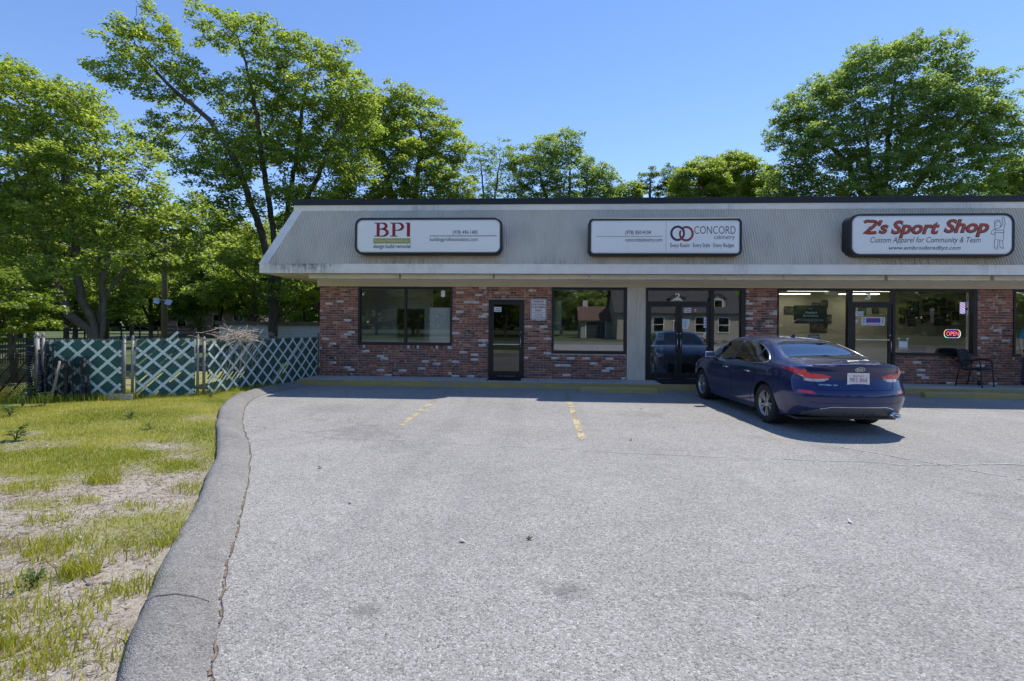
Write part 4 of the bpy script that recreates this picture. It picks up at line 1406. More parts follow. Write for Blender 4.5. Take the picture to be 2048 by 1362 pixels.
def notice(x0, x1, z0, z1, y, label, lines=4, ink="ink", skew=0.0, cat="notice"):
    t = thing("paper_notice", label, cat, ((x0 + x1) / 2, y, z0))
    MB().face([(x0, y, z0), (x1 - skew, y, z0), (x1, y, z1), (x0, y, z1)]).build("sheet", MT["paper"], t, world=True, fixn=False)
    s = MB(); rr_ = random.Random(int(x0 * 1000))
    h = (z1 - z0)
    for k in range(lines):
        zc = z1 - h * (0.14 + 0.74 * (k + 0.5) / lines)
        w = (x1 - x0 - skew) * rr_.uniform(0.4, 0.76); xc = (x0 + x1 - skew) / 2
        x = xc - w / 2
        while x < xc + w / 2:
            d = rr_.uniform(0.010, 0.03)
            s.face([(x, y - 0.0012, zc - h * 0.15 / lines), (x + d, y - 0.0012, zc - h * 0.15 / lines), (x + d, y - 0.0012, zc + h * 0.15 / lines), (x, y - 0.0012, zc + h * 0.15 / lines)])
            x += d + 0.008
    s.build("print", MT[ink], t, world=True, fixn=False)
    return t


GY = FY + 0.033
notice(-1.328, -1.12, 1.98, 2.116, GY, "small white notice near the top of the dark first door", 2)
notice(3.895, 4.08, 1.994, 2.118, GY, "small white notice beside the round red sticker on the glass doors", 2)
notice(3.84, 4.047, 1.547, 1.816, GY, "torn sheet of handwritten white paper on the right glass door", 7, "blueink", 0.04)
notice(4.42, 4.494, 1.58, 1.865, GY, "narrow white and blue leaflet by the right edge of the glass doors", 3, "blueink")
notice(8.41, 8.62, 1.936, 2.056, GY, "small white notice at the top left of the barbershop door", 2)
notice(8.41, 8.475, 1.755, 1.83, GY, "tiny pale blue sticker at the left of the barbershop door", 2, "blueink", 0, "sticker")
t = thing("round_sticker", "round red and white sticker on the right glass door", "sticker", (4.194, GY, 2.01))
MB().lathe([(0.0, 0), (0.036, 0)], (4.194, GY + 0.0005, 2.061), "y", 20).build("disc", MT["paper"], t, world=True, fixn=False)
MB().lathe([(0.038, 0), (0.052, 0)], (4.194, GY, 2.061), "y", 20).build("rim", MT["redink"], t, world=True, fixn=False)
MB().face([(4.155, GY - 0.001, 2.05), (4.233, GY - 0.001, 2.05), (4.233, GY - 0.001, 2.073), (4.155, GY - 0.001, 2.073)]).build("bar", MT["redink"], t, world=True, fixn=False)
tag(MB().lathe([(0.0, 0), (0.042, 0)], (4.455, GY, 1.407), "y", 18).build("round_sticker", MT["paper"], None, fixn=False), "plain round white sticker low on the right glass door", "sticker")
notice(1.50, 1.60, 0.955, 1.02, FY + 0.07, "small white card low in the second shop's big window", 2)
# barber sign on the third door
t = thing("barber_notice", "white placard with blue panel and striped poles on the barbershop door", "placard", (8.87, GY, 1.687))
MB().box(8.57, 9.171, GY - 0.006, GY, 1.687, 1.907).build("board", MT["paper"], t, world=True)
MT["signblue"] = worn("sign blue", (0.03, 0.07, 0.42), 0.5, 0, 0.05, 3, 30, 0)
MB().face([(8.685, GY - 0.0075, 1.757), (9.055, GY - 0.0075, 1.757), (9.055, GY - 0.0075, 1.885), (8.685, GY - 0.0075, 1.885)]).build("blue_panel", MT["signblue"], t, world=True, fixn=False)
fit_text("BARBER", 8.71, 9.03, 1.828, 1.872, GY - 0.009, MT["redink"], t, bold=0.02)
fit_text("SHOP", 8.77, 8.97, 1.77, 1.814, GY - 0.009, MT["redink"], t, bold=0.02)
fit_text("WALK-INS WELCOME", 8.67, 9.07, 1.704, 1.733, GY - 0.008, MT["redink"], t, bold=0.02)
s = MB()
for xx in (8.60, 9.085):
    for k in range(4):
        z = 1.725 + k * 0.042
        s.face([(xx, GY - 0.0075, z), (xx + 0.055, GY - 0.0075, z + 0.022), (xx + 0.055, GY - 0.0075, z + 0.04), (xx, GY - 0.0075, z + 0.018)])
s.build("pole_stripes", MT["ink"], t, world=True, fixn=False)
# paper holder
t = thing("paper_holder", "clear brochure holder hooked on the barbershop window frame left of the OPEN sign", "holder", (9.66, FY + 0.07, 1.058))
hy = FY + 0.066
s = MB()
s.box(9.55, 9.77, hy - 0.02, hy, 1.06, 1.075).box(9.548, 9.558, hy - 0.02, hy, 1.075, 1.33).box(9.762, 9.772, hy - 0.02, hy, 1.075, 1.33)
s.box(9.515, 9.58, hy - 0.02, hy, 1.33, 1.352).box(9.74, 9.805, hy - 0.02, hy, 1.33, 1.352)
s.build("frame", MT["white"], t, world=True)
MB().face([(9.562, hy - 0.012, 1.10), (9.758, hy - 0.012, 1.10), (9.758, hy - 0.012, 1.265), (9.562, hy - 0.012, 1.265)]).build("leaflet", MT["paper"], t, world=True, fixn=False)

# hanging shop board inside the left window
wy = FY + 0.16
MT["slate"] = worn("dark slate green board", (0.045, 0.06, 0.06), 0.6, 0, 0.06, 2, 30, 0.02)
t = thing("barbershop_board", "dark slate board with white lettering hanging inside the barbershop's left window", "sign board", (7.3, wy, 1.721))
MB().box(6.868, 7.743, wy, wy + 0.012, 1.721, 2.215).build("board", MT["slate"], t, world=True, bevel=0.003)
fit_text("Westford", 7.158, 7.473, 1.990, 2.055, wy - 0.002, MT["decal"], t, bold=0.03)
fit_text("Barbershop", 7.117, 7.516, 1.895, 1.965, wy - 0.002, MT["decal"], t, bold=0.03)
fit_text("Hot Shaves & Haircuts", 6.983, 7.642, 1.795, 1.862, wy - 0.002, MT["alu"], t, bold=-0.005)
stroke([(7.27, 2.155), (7.29, 2.105), (7.31, 2.14), (7.33, 2.105), (7.355, 2.155)], 0.012, wy - 0.002).build("emblem", MT["decal"], t, world=True, fixn=False)
MB().face([(7.17, wy - 0.002, 1.768), (7.45, wy - 0.002, 1.768), (7.45, wy - 0.002, 1.772), (7.17, wy - 0.002, 1.772)]).face([(7.0, wy - 0.002, 2.105), (7.2, wy - 0.002, 2.105), (7.2, wy - 0.002, 2.108), (7.0, wy - 0.002, 2.108)]).build("rule", MT["alu"], t, world=True, fixn=False)
s = MB()
for xx in (7.0, 7.6): s.tube([(xx, wy + 0.006, 2.21), (xx + 0.05, wy + 0.006, 2.73)], 0.003, 5)
s.build("cord", MT["alu"], t, world=True)
t = thing("open_card", "blue OPEN card standing low in the barbershop window behind the car roof", "card", (7.4, FY + 0.15, 1.25))
MB().box(7.257, 7.546, FY + 0.15, FY + 0.156, 1.25, 1.42).build("board", MT["signblue"], t, world=True)
fit_text("OPEN", 7.285, 7.518, 1.325, 1.395, FY + 0.148, MT["decal"], t, bold=0.02)

# neon OPEN
ny_ = FY + 0.15
t = thing("neon_open_sign", "lit neon OPEN sign with pink letters and rainbow oval border", "neon sign", (10.99, ny_, 1.369))
NEON = {"pink": emis("pink neon", (1.0, 0.17, 0.25), 2.2), "white": emis("white neon", (0.85, 0.9, 1.0), 1.5), "violet": emis("violet neon", (0.35, 0.22, 0.9), 2.0), "green": emis("green neon", (0.35, 0.95, 0.75), 1.5), "orange": emis("orange neon", (1.0, 0.45, 0.22), 1.6)}
fit_text("OPEN", 10.83, 11.15, 1.425, 1.54, ny_ - 0.012, NEON["pink"], t, bold=-0.004)
P = rrect(10.785, 11.195, 1.375, 1.588, 0.085, 8)
n = len(P)
segs = [("orange", 10, 18), ("violet", 8, 10), ("green", 18, 26), ("violet", 26, 28), ("white", 28, 35), ("green", 0, 3), ("orange", 3, 8)]
for nm, a, b in segs:
    MB().tube([(P[i % n][0], ny_, P[i % n][1]) for i in range(a, b + 1)], 0.0085, 6).build("border_tube", NEON[nm], t, world=True, smooth=True)
MB().tube([(P[35][0], ny_, P[35][1]), (P[0][0], ny_, P[0][1])], 0.0085, 6).build("border_tube", NEON["white"], t, world=True, smooth=True)
MB().box(10.80, 11.18, ny_ + 0.012, ny_ + 0.024, 1.39, 1.575).build("backing", MT["black"], t, world=True)
s = MB()
s.tube(smooth_path([(11.05, ny_ + 0.03, 1.39), (11.08, ny_ + 0.03, 1.28), (11.20, ny_ + 0.03, 1.16), (11.30, ny_ + 0.03, 1.22), (11.36, ny_ + 0.03, 1.40)], 6), 0.004, 5)
s.tube(smooth_path([(11.06, ny_ + 0.03, 1.60), (11.15, ny_ + 0.03, 1.68), (11.28, ny_ + 0.03, 1.745), (11.38, ny_ + 0.03, 1.75)], 6), 0.005, 5)
s.build("cable", MT["alu"], t, world=True, smooth=True)


# barber poles
def barber_pole(x, y, z0, z1, r, lit, label, globe):
    t = thing("barber_pole", label, "barber pole", (x, y, z0))
    if lit: ms = [emis("lit white stripe", (0.75, 0.8, 1.0), 0.9), emis("lit red stripe", (0.9, 0.16, 0.3), 0.8), emis("lit blue stripe", (0.10, 0.22, 1.0), 1.3)]
    else: ms = [MT["paper"], MT["redink"], MT["ink"]]
    n, k = 24, 48
    s = MB()
    for i in range(k + 1):
        for j in range(n):
            a = 2 * PI * j / n
            s.v.append((x + r * math.cos(a), y + r * math.sin(a), z0 + (z1 - z0) * i / k))
    for i in range(k):
        for j in range(n):
            ph = (j / n * 1.0 + (i / k) * (2.0 if not lit else 1.2)) % 0.5 / 0.5 * 4
            mi = 1 if ph < 1 else (0 if ph < 2 else (2 if ph < 3 else 0))
            s.f.append((i * n + j, i * n + (j + 1) % n, (i + 1) * n + (j + 1) % n, (i + 1) * n + j)); s.m.append(mi)
    s.build("striped_cylinder", ms, t, world=True, smooth=True)
    s = MB()
    for zz, hh in ((z0, -0.02), (z1, 0.02)): s.lathe([(0, zz + hh), (r * 0.8, zz + hh), (r * 1.15, zz + hh * 0.3), (r * 1.15, zz - hh * 0.1)], (x, y, 0), "z", 16)
    s.build("end_cap", MT["alu"], t, world=True, smooth=True)
    if globe:
        MB().lathe([(globe * math.sin(PI * q / 12), -globe * math.cos(PI * q / 12)) for q in range(13)], (x, y, z1 + globe + 0.01), "z", 18).build("globe", MT["white"], t, world=True, smooth=True)
    else:
        MB().box(x + r, x + r + 0.06, y - 0.02, y + 0.02, z0 + 0.1, z0 + 0.16).build("bracket", MT["black"], t, world=True)


barber_pole(10.464, FY + 0.15, 1.80, 2.055, 0.036, False, "small unlit barber pole with white globe in the window", 0.052)
barber_pole(11.245, FY + 0.15, 2.015, 2.325, 0.055, True, "lit blue and red barber pole mounted at the window's right post", 0)

# framed pictures on the barbershop's back wall
PY = 17.835
MT["frameblk"] = worn("black picture frame", (0.025, 0.023, 0.022), 0.5, 0, 0.1, 3, 30, 0.02)
def pict_mat(name, a, b, sc):
    m, nt, bb, L = new_mat(name)
    v = coords(nt, L)
    n1 = noise(nt, L, v, sc, 4, 0.6)
    r = ramp(nt, [(0.4, a), (0.6, b)]); L(n1, r.inputs[0]); L(r.outputs[0], bb.inputs["Base Color"]); bb.inputs["Roughness"].default_value = 0.25
    return m
PM = [pict_mat("dim photograph print %d" % i, a, b, 6 + i) for i, (a, b) in enumerate([((0.04, 0.05, 0.05), (0.16, 0.17, 0.16)), ((0.05, 0.035, 0.03), (0.14, 0.12, 0.10)), ((0.03, 0.05, 0.07), (0.14, 0.18, 0.2))])]
FRM = [(11.9 - .05, 12.03, 2.055, 2.314), (11.88, 12.04, 1.739, 1.997), (12.097, 12.485, 1.937, 2.504), (12.146, 12.388, 1.672, 1.891), (12.61, 13.069, 2.162, 2.582), (13.102, 13.302, 2.345, 2.626),
       (13.408, 13.617, 2.197, 2.487), (13.167, 13.371, 2.019, 2.303), (13.554, 13.763, 1.885, 2.159), (13.277, 13.495, 1.708, 1.994), (12.99, 13.235, 1.698, 1.926)]
# pictures sit a little left of where the wall ends so shift onto the room's own back wall
LAB = ["small portrait frame, upper left of the group by the window", "small dark frame, lower left of the group", "tall black frame with two pictures", "landscape frame under the tall two-picture frame", "largest wide frame, top centre of the group",
       "upright frame at the top, right of the largest frame", "upright frame at the upper right of the group", "frame just right of the hanging pennant", "frame behind the lit barber pole", "bluish frame at the bottom right of the group", "frame with a white patch under the pennant's tip"]


def picture(x0, x1, z0, z1, lab, k, y=PY, b=0.022):
    t = thing("picture_frame", lab, "picture", ((x0 + x1) / 2, y, z0), 0, "framed pictures on the barbershop wall")
    s = MB()
    s.box(x0, x0 + b, y - 0.02, y - 0.002, z0, z1).box(x1 - b, x1, y - 0.02, y - 0.002, z0, z1).box(x0 + b, x1 - b, y - 0.019, y - 0.002, z1 - b, z1).box(x0 + b, x1 - b, y - 0.019, y - 0.002, z0, z0 + b)
    s.build("frame", MT["frameblk"], t, world=True)
    MB().face([(x0 + b, y - 0.008, z0 + b), (x1 - b, y - 0.008, z0 + b), (x1 - b, y - 0.008, z1 - b), (x0 + b, y - 0.008, z1 - b)]).build("picture", PM[k % 3], t, world=True, fixn=False)


for i, (a, b, c, d) in enumerate(FRM): picture(a, b, c, d, "dark " + LAB[i] if not LAB[i].startswith(("tall", "largest", "bluish", "small dark")) else LAB[i], i)
# a few more behind the left window and the door
for i, (xx, zz, w, h, lab) in enumerate(((8.15, 2.05, 0.34, 0.26, "dark picture frame seen over the left end of the hanging board"), (9.05, 2.10, 0.26, 0.34, "dark picture frame seen just right of the hanging board"), (9.45, 1.75, 0.24, 0.3, "lower dark picture frame right of the hanging board"),
                                         (9.35, 2.28, 0.22, 0.26, "upper dark picture frame right of the hanging board"), (10.55, 2.05, 0.26, 0.42, "tall dark picture frame seen through the barbershop door"), (11.0, 2.1, 0.2, 0.24, "small dark picture frame seen through the barbershop door"), (9.0, 1.45, 0.55, 0.42, "wide dark picture low behind the blue OPEN card"))):
    picture(xx, xx + w, zz, zz + h, lab, i + 1)
t = thing("wall_pennant", "dark triangular pennant with round emblem on the barbershop wall", "pennant", (12.8, PY, 1.75))
MB().prism([(12.539, 2.05), (12.577, 1.753), (13.15, 2.049)], "y", PY - 0.012, PY - 0.004).build("cloth", MT["frameblk"], t, world=True)
MB().lathe([(0.07, 0), (0.085, 0)], (12.67, PY - 0.0135, 1.945), "y", 20).build("emblem", MT["inner_wall"], t, world=True, fixn=False)

# waiting chairs inside the window
MT["chairfab"] = worn("dark blue chair fabric", (0.035, 0.045, 0.07), 0.9, 0, 0.15, 6, 90, 0.2)
MT["chairblk"] = worn("black chair fabric", (0.030, 0.030, 0.034), 0.85, 0, 0.15, 6, 90, 0.2)
MT["plastic"] = worn("black plastic", (0.018, 0.018, 0.019), 0.45, 0, 0.1, 6, 90, 0.05)


def pad(w, h, d, n=6, curve=0.0):
    """rounded pad: rounded-rectangle outline in XZ swelling in Y"""
    s = MB()
    layers = [(-1.0, 0.86), (-0.75, 0.97), (-0.3, 1.0), (0.3, 1.0), (0.75, 0.97), (1.0, 0.86)]
    N = 0
    for ky, ks in layers:
        P = rrect(-w * ks, w * ks, -h * ks, h * ks, min(w, h) * 0.55 * ks, n)
        N = len(P)
        for p in P: s.v.append((p[0], ky * d + curve * (p[0] / w) ** 2, p[1]))
    for k in range(len(layers) - 1):
        for i in range(N):
            j = (i + 1) % N
            s.f.append((k * N + i, k * N + j, (k + 1) * N + j, (k + 1) * N + i)); s.m.append(0)
    s.f.append(tuple(range(N))); s.m.append(0)
    s.f.append(tuple((len(layers) - 1) * N + i for i in reversed(range(N)))); s.m.append(0)
    return s


def xf(s, M_):
    s.v = [tuple(M_ @ Vector(p)) for p in s.v]
    return s


def armchair(loc, rz, label, fab, cat="chair", group=None):
    """guest chair, front faces -Y in its own frame"""
    t = thing("armchair", label, cat, loc, rz, group)
    s = xf(pad(0.255, 0.225, 0.035), Matrix.Translation((0, 0.02 - 0.03, 0.455)) @ Matrix.Rotation(math.radians(90 - 4), 4, "X"))
    s.build("seat", fab, t, smooth=True)
    s = xf(pad(0.25, 0.215, 0.03, 6, -0.035), Matrix.Translation((0, 0.285, 0.735)) @ Matrix.Rotation(math.radians(-12), 4, "X"))
    s.build("backrest", fab, t, smooth=True)
    for sx in (-1, 1):
        X = sx * 0.285
        s = MB().tube(smooth_path([(X, -0.25, 0.0), (X, -0.225, 0.32), (X, -0.21, 0.59), (X, -0.185, 0.655), (X, -0.12, 0.68), (X, 0.06, 0.675), (X, 0.17, 0.655), (X, 0.215, 0.60)], 4), 0.0155, 8)
        s.tube([(X, 0.215, 0.60), (X, 0.235, 0.42), (X, 0.31, 0.0)], 0.0155, 8)
        s.build("leg_frame", MT["plastic"], t, smooth=True)
        s = xf(pad(0.03, 0.15, 0.016), Matrix.Translation((X, -0.02, 0.692)) @ Matrix.Rotation(math.radians(90), 4, "X"))
        s.build("armrest", MT["plastic"], t, smooth=True)
    s = MB().tube([(-0.285, -0.213, 0.44), (0.285, -0.213, 0.44)], 0.012, 8).tube([(-0.285, 0.235, 0.44), (0.285, 0.235, 0.44)], 0.012, 8)
    for sx in (-0.12, 0.12): s.tube(smooth_path([(sx, 0.10, 0.42), (sx, 0.24, 0.45), (sx, 0.285, 0.56), (sx, 0.30, 0.70)], 4), 0.014, 8)
    s.build("stretcher", MT["plastic"], t, smooth=True)
    return t


armchair((11.13, 13.86, 0.1405), math.radians(28), "black padded armchair standing outside on the walk by the brick pillar", MT["chairblk"], "armchair")
armchair((10.15, 14.83, 0.155), PI, "dark blue waiting chair inside the window, next to the door", MT["chairfab"], "waiting chair", "waiting chairs inside the barbershop window")
armchair((10.95, 14.83, 0.155), PI, "dark blue waiting chair inside the window, behind the OPEN sign", MT["chairfab"], "waiting chair", "waiting chairs inside the barbershop window")

# small black canister under the chair
t = thing("canister", "small black canister standing by the wall behind the armchair", "canister", (11.42, 14.12, 0.1405))
MB().lathe([(0, 0), (0.032, 0), (0.034, 0.01), (0.034, 0.12), (0.026, 0.14), (0.0, 0.14)], n=16).build("body", MT["plastic"], t, smooth=True)
MB().lathe([(0, 0.1405), (0.02, 0.1405), (0.02, 0.17), (0.0, 0.172)], n=14).build("cap", MT["alu"], t, smooth=True)

# door mats
MT["mat"] = worn("black rubber mat", (0.018, 0.018, 0.02), 0.9, 0, 0.2, 8, 90, 0.5)
def mat_(x0, x1, y0, y1, lab):
    t = thing("door_mat", lab, "door mat", ((x0 + x1) / 2, (y0 + y1) / 2, 0.1405))
    MB().box(x0, x1, y0, y1, 0.141, 0.150).build("rubber_sheet", MT["mat"], t, world=True, bevel=0.003)
    s = MB()
    k = y0 + 0.04
    while k < y1 - 0.04: s.box(x0 + 0.04, x1 - 0.04, k, k + 0.012, 0.1503, 0.154); k += 0.03
    s.build("ribbing", MT["mat"], t, world=True)
mat_(-1.45, -0.54, 13.62, 14.22, "black rubber door mat outside the dark first door")
mat_(3.08, 4.62, 13.32, 14.18, "wide black door mat outside the pair of glass doors")

# shelf with mugs behind the second door
sy = 14.75
MT["shelfgrey"] = worn("blue grey painted shelf", (0.33, 0.37, 0.42), 0.6, 0, 0.06, 3, 30, 0.03)
t = thing("display_shelf", "grey open display shelf with mugs inside the left glass door", "shelf", (3.3, sy, 0.152))
s = MB()
s.box(2.95, 3.58, sy, sy + 0.3, 1.19, 1.215).box(3.53, 3.555, sy + 0.01, sy + 0.29, 0.152, 1.189).box(2.97, 2.995, sy + 0.01, sy + 0.29, 0.152, 1.189)
for zz in (0.40, 0.66, 0.865): s.box(2.9955, 3.5295, sy + 0.012, sy + 0.29, zz - 0.018, zz)
s.box(2.9955, 3.5295, sy + 0.27, sy + 0.288, 0.152, 1.189)
s.box(2.9955, 3.5295, sy + 0.012, sy + 0.03, 0.152, 0.38)
s.build("carcass", MT["shelfgrey"], t, world=True)
for xx, lab in ((3.20, "white mug on the display shelf, left of the two"), (3.40, "white mug on the display shelf, right of the two")):
    t = thing("mug", lab, "mug", (xx, sy + 0.12, 0.866), 0, "mugs on the display shelf")
    MB().lathe([(0, 0.001), (0.055, 0.001), (0.058, 0.14), (0.052, 0.14), (0.05, 0.02), (0, 0.02)], n=18).build("cup", MT["white"], t, smooth=True)
    MB().tube(arc3 := [(0.055 + 0.035 * math.sin(PI * q / 8), 0, 0.07 + 0.04 * math.cos(PI * q / 8)) for q in range(9)], 0.007, 6).build("handle", MT["white"], t, smooth=True)
t = thing("photo_frame", "small framed photo on the middle of the display shelf", "photo frame", (3.31, sy + 0.12, 0.661))
MB().box(3.22, 3.42, sy + 0.12, sy + 0.135, 0.661, 0.80).build("frame", MT["black"], t, world=True)
MB().face([(3.24, sy + 0.118, 0.68), (3.40, sy + 0.118, 0.68), (3.40, sy + 0.118, 0.785), (3.24, sy + 0.118, 0.785)]).build("picture", PM[0], t, world=True, fixn=False)
t = thing("table_card", "white card with three black capitals standing on the display shelf", "card", (3.37, sy + 0.1, 1.216))
MB().box(3.255, 3.47, sy + 0.1, sy + 0.108, 1.216, 1.47).build("card", MT["paper"], t, world=True)
fit_text("BPI", 3.285, 3.44, 1.36, 1.44, sy + 0.098, MT["ink"], t, bold=0.03)
MB().face([(3.285, sy + 0.098, 1.31), (3.44, sy + 0.098, 1.31), (3.44, sy + 0.098, 1.325), (3.285, sy + 0.098, 1.325)]).build("rule", MT["ink"], t, world=True, fixn=False)
# blank white board leaning inside the first window
t = thing("white_panel", "plain white panelled board standing in the right half of the first shop's window", "panel", (-2.87, 14.48, 0.93))
MB().box(-3.17, -2.57, 14.46, 14.50, 0.93, 2.09).build("slab", MT["white"], t, world=True)
s = MB()
for a, b in ((-3.10, -2.92), (-2.87, -2.69)):
    for c, d in ((1.52, 2.0), (1.02, 1.44)):
        s.box(a, b, 14.452, 14.4595, c, d)
s.build("moulding", MT["paper"], t, world=True, bevel=0.004)
# green curtain strip in the second window
tag(MB().box(0.36, 0.56, 14.60, 14.62, 1.45, 2.30).build("sample_board", worn("pale green board", (0.42, 0.50, 0.40), 0.7), None), "pale green sample board at the left of the second shop's window", "board")

# ------------------------------------------------------------------ person entering the right edge of the frame
MT["skin"] = worn("skin", (0.55, 0.34, 0.25), 0.5, 0, 0.05, 8, 60, 0.02)
MT["teal"] = worn("teal cotton", (0.05, 0.20, 0.24), 0.9, 0, 0.12, 6, 90, 0.2)
MT["jeans"] = worn("blue jeans", (0.07, 0.075, 0.16), 0.9, 0, 0.15, 6, 90, 0.2)
MT["hair"] = worn("brown hair", (0.05, 0.03, 0.02), 0.7, 0, 0.2, 12, 90, 0.3)
MT["shoe"] = worn("dark shoes", (0.02, 0.02, 0.024), 0.6, 0, 0.1, 6, 60, 0.05)
MT["sole"] = worn("white rubber sole", (0.6, 0.6, 0.6), 0.7)


def skin_mesh(name, J, E, mat, parent, root=0, sub=2):
    me = bpy.data.meshes.new(name)
    me.from_pydata([j[0] for j in J], E, [])
    o = bpy.data.objects.new(name, me)
    COL.objects.link(o)
    md = o.modifiers.new("Skin", "SKIN")
    if not me.skin_vertices: me.attributes  # created by the modifier below
    sk = me.skin_vertices[0].data if me.skin_vertices else None
    if sk is None:
        bm_ = bmesh.new(); bm_.from_mesh(me); bm_.verts.layers.skin.verify(); bm_.to_mesh(me); bm_.free()
        sk = me.skin_vertices[0].data
    for i, j in enumerate(J):
        r = j[1]
        sk[i].radius = (r, r) if isinstance(r, (int, float)) else r
        sk[i].use_root = (i == root)
    md.use_smooth_shade = True
    ss = o.modifiers.new("Sub", "SUBSURF"); ss.levels = sub; ss.render_levels = sub
    dg = bpy.context.evaluated_depsgraph_get()
    m2 = bpy.data.meshes.new_from_object(o.evaluated_get(dg))
    bpy.data.objects.remove(o)
    m2.name = name
    for p in m2.polygons: p.use_smooth = True
    m2.materials.clear()
    return finish(name, m2, mat, parent)


def person(loc, rz):
    t = thing("person", "person in teal shirt and blue jeans walking at the right edge of the walk", "person", loc, rz)
    # faces -Y; mid stride
    J = [((0, 0, 0.95), 0.13), ((0, 0, 1.10), 0.12), ((0, 0.01, 1.28), 0.135), ((0, 0.01, 1.42), 0.10), ((0, -0.01, 1.50), 0.055), ((0, -0.02, 1.58), 0.06),
         ((0, -0.025, 1.66), 0.085), ((0, -0.025, 1.74), 0.07),
         ((0.17, 0.01, 1.42), 0.062), ((0.235, 0.03, 1.16), 0.045), ((0.245, -0.06, 0.93), 0.032), ((-0.17, 0.01, 1.42), 0.062), ((-0.235, -0.01, 1.16), 0.045), ((-0.24, -0.13, 0.94), 0.032),
         ((0.095, 0, 0.88), 0.095), ((0.10, -0.08, 0.50), 0.062), ((0.10, -0.06, 0.10), 0.042), ((-0.095, 0, 0.88), 0.095), ((-0.10, 0.02, 0.50), 0.062), ((-0.10, 0.22, 0.13), 0.042)]
    Ed = [(0, 1), (1, 2), (2, 3), (3, 4), (4, 5), (5, 6), (6, 7), (3, 8), (8, 9), (9, 10), (3, 11), (11, 12), (12, 13), (0, 14), (14, 15), (15, 16), (0, 17), (17, 18), (18, 19)]
    body = skin_mesh("body", J, Ed, MT["skin"], t)
    # hands with fingers
    for sx, wx, wy, wz in ((1, 0.245, -0.06, 0.93), (-1, -0.24, -0.13, 0.94)):
        Jh = [((wx, wy, wz), 0.026), ((wx, wy - 0.015, wz - 0.06), (0.016, 0.034)), ((wx, wy - 0.02, wz - 0.095), (0.014, 0.036))]
        Eh = [(0, 1), (1, 2)]
        for k, (dx, ln) in enumerate(((-0.028, 0.07), (-0.010, 0.08), (0.009, 0.076), (0.027, 0.06))):
            b = len(Jh)
            Jh += [((wx, wy - 0.02 + dx, wz - 0.10), 0.009), ((wx - sx * 0.008, wy - 0.022 + dx, wz - 0.10 - ln * 0.55), 0.0085), ((wx - sx * 0.022, wy - 0.022 + dx, wz - 0.10 - ln), 0.007)]
            Eh += [(2, b), (b, b + 1), (b + 1, b + 2)]
        b = len(Jh)
        Jh += [((wx - sx * 0.012, wy - 0.05, wz - 0.06), 0.011), ((wx - sx * 0.02, wy - 0.065, wz - 0.105), 0.009)]
        Eh += [(1, b), (b, b + 1)]
        skin_mesh("hand", Jh, Eh, MT["skin"], body, 1, 1)
    # clothes
    Jc = [((0, 0, 0.90), 0.165), ((0, 0, 1.05), 0.145), ((0, 0.01, 1.28), 0.16), ((0, 0.01, 1.425), 0.105), ((0.175, 0.01, 1.425), 0.078), ((0.225, 0.025, 1.20), 0.068), ((-0.175, 0.01, 1.425), 0.078), ((-0.225, 0.0, 1.20), 0.068)]
    skin_mesh("shirt", Jc, [(0, 1), (1, 2), (2, 3), (3, 4), (4, 5), (3, 6), (6, 7)], MT["teal"], body, 1)
    Jp = [((0, 0, 0.96), 0.150), ((0.10, 0, 0.86), 0.110), ((0.102, -0.08, 0.50), 0.082), ((0.10, -0.06, 0.11), 0.066), ((-0.10, 0, 0.86), 0.110), ((-0.102, 0.02, 0.50), 0.082), ((-0.10, 0.215, 0.14), 0.066)]
    skin_mesh("trousers", Jp, [(0, 1), (1, 2), (2, 3), (0, 4), (4, 5), (5, 6)], MT["jeans"], body, 0)
    for x, y, z, p in ((0.10, -0.06, 0, 0), (-0.10, 0.23, 0.035, 0.5)):
        J2 = [((x, y + 0.04, z + 0.045), 0.042), ((x, y - 0.05, z + 0.05), 0.045), ((x, y - 0.14, z + 0.035 - p * 0.03), (0.045, 0.03)), ((x, y - 0.19, z + 0.03 - p * 0.05), (0.038, 0.024))]
        sh = skin_mesh("shoe", J2, [(0, 1), (1, 2), (2, 3)], MT["shoe"], body, 1)
    # face
    s = MB()
    s.tube([(0, -0.105, 1.675), (0, -0.128, 1.64), (0, -0.112, 1.63)], [0.008, 0.015, 0.012], 8)
    for sx in (-1, 1):
        s.lathe([(0, -0.012), (0.012, -0.006), (0.016, 0.01), (0.006, 0.02)], (sx * 0.085, -0.02, 1.655), "x", 10)
    s.build("nose_and_ears", MT["skin"], body, smooth=True)
    s = MB()
    for sx in (-0.032, 0.032): s.lathe([(0.010 * math.sin(PI * q / 6), -0.010 * math.cos(PI * q / 6)) for q in range(7)], (sx, -0.104, 1.675), "y", 10)
    s.build("eye", MT["white"], body, smooth=True)
    s = MB().tube([(-0.025, -0.104, 1.605), (0, -0.110, 1.602), (0.025, -0.104, 1.605)], 0.005, 6)
    s.build("mouth", MT["redink"], body, smooth=True)
    Jr = [((0, 0.0, 1.66), 0.09), ((0, -0.01, 1.73), 0.088), ((0, 0.04, 1.60), 0.06)]
    skin_mesh("hair", Jr, [(0, 1), (0, 2)], MT["hair"], body, 0)
    return t


person((12.42, 13.78, 0.1405), math.radians(-25))

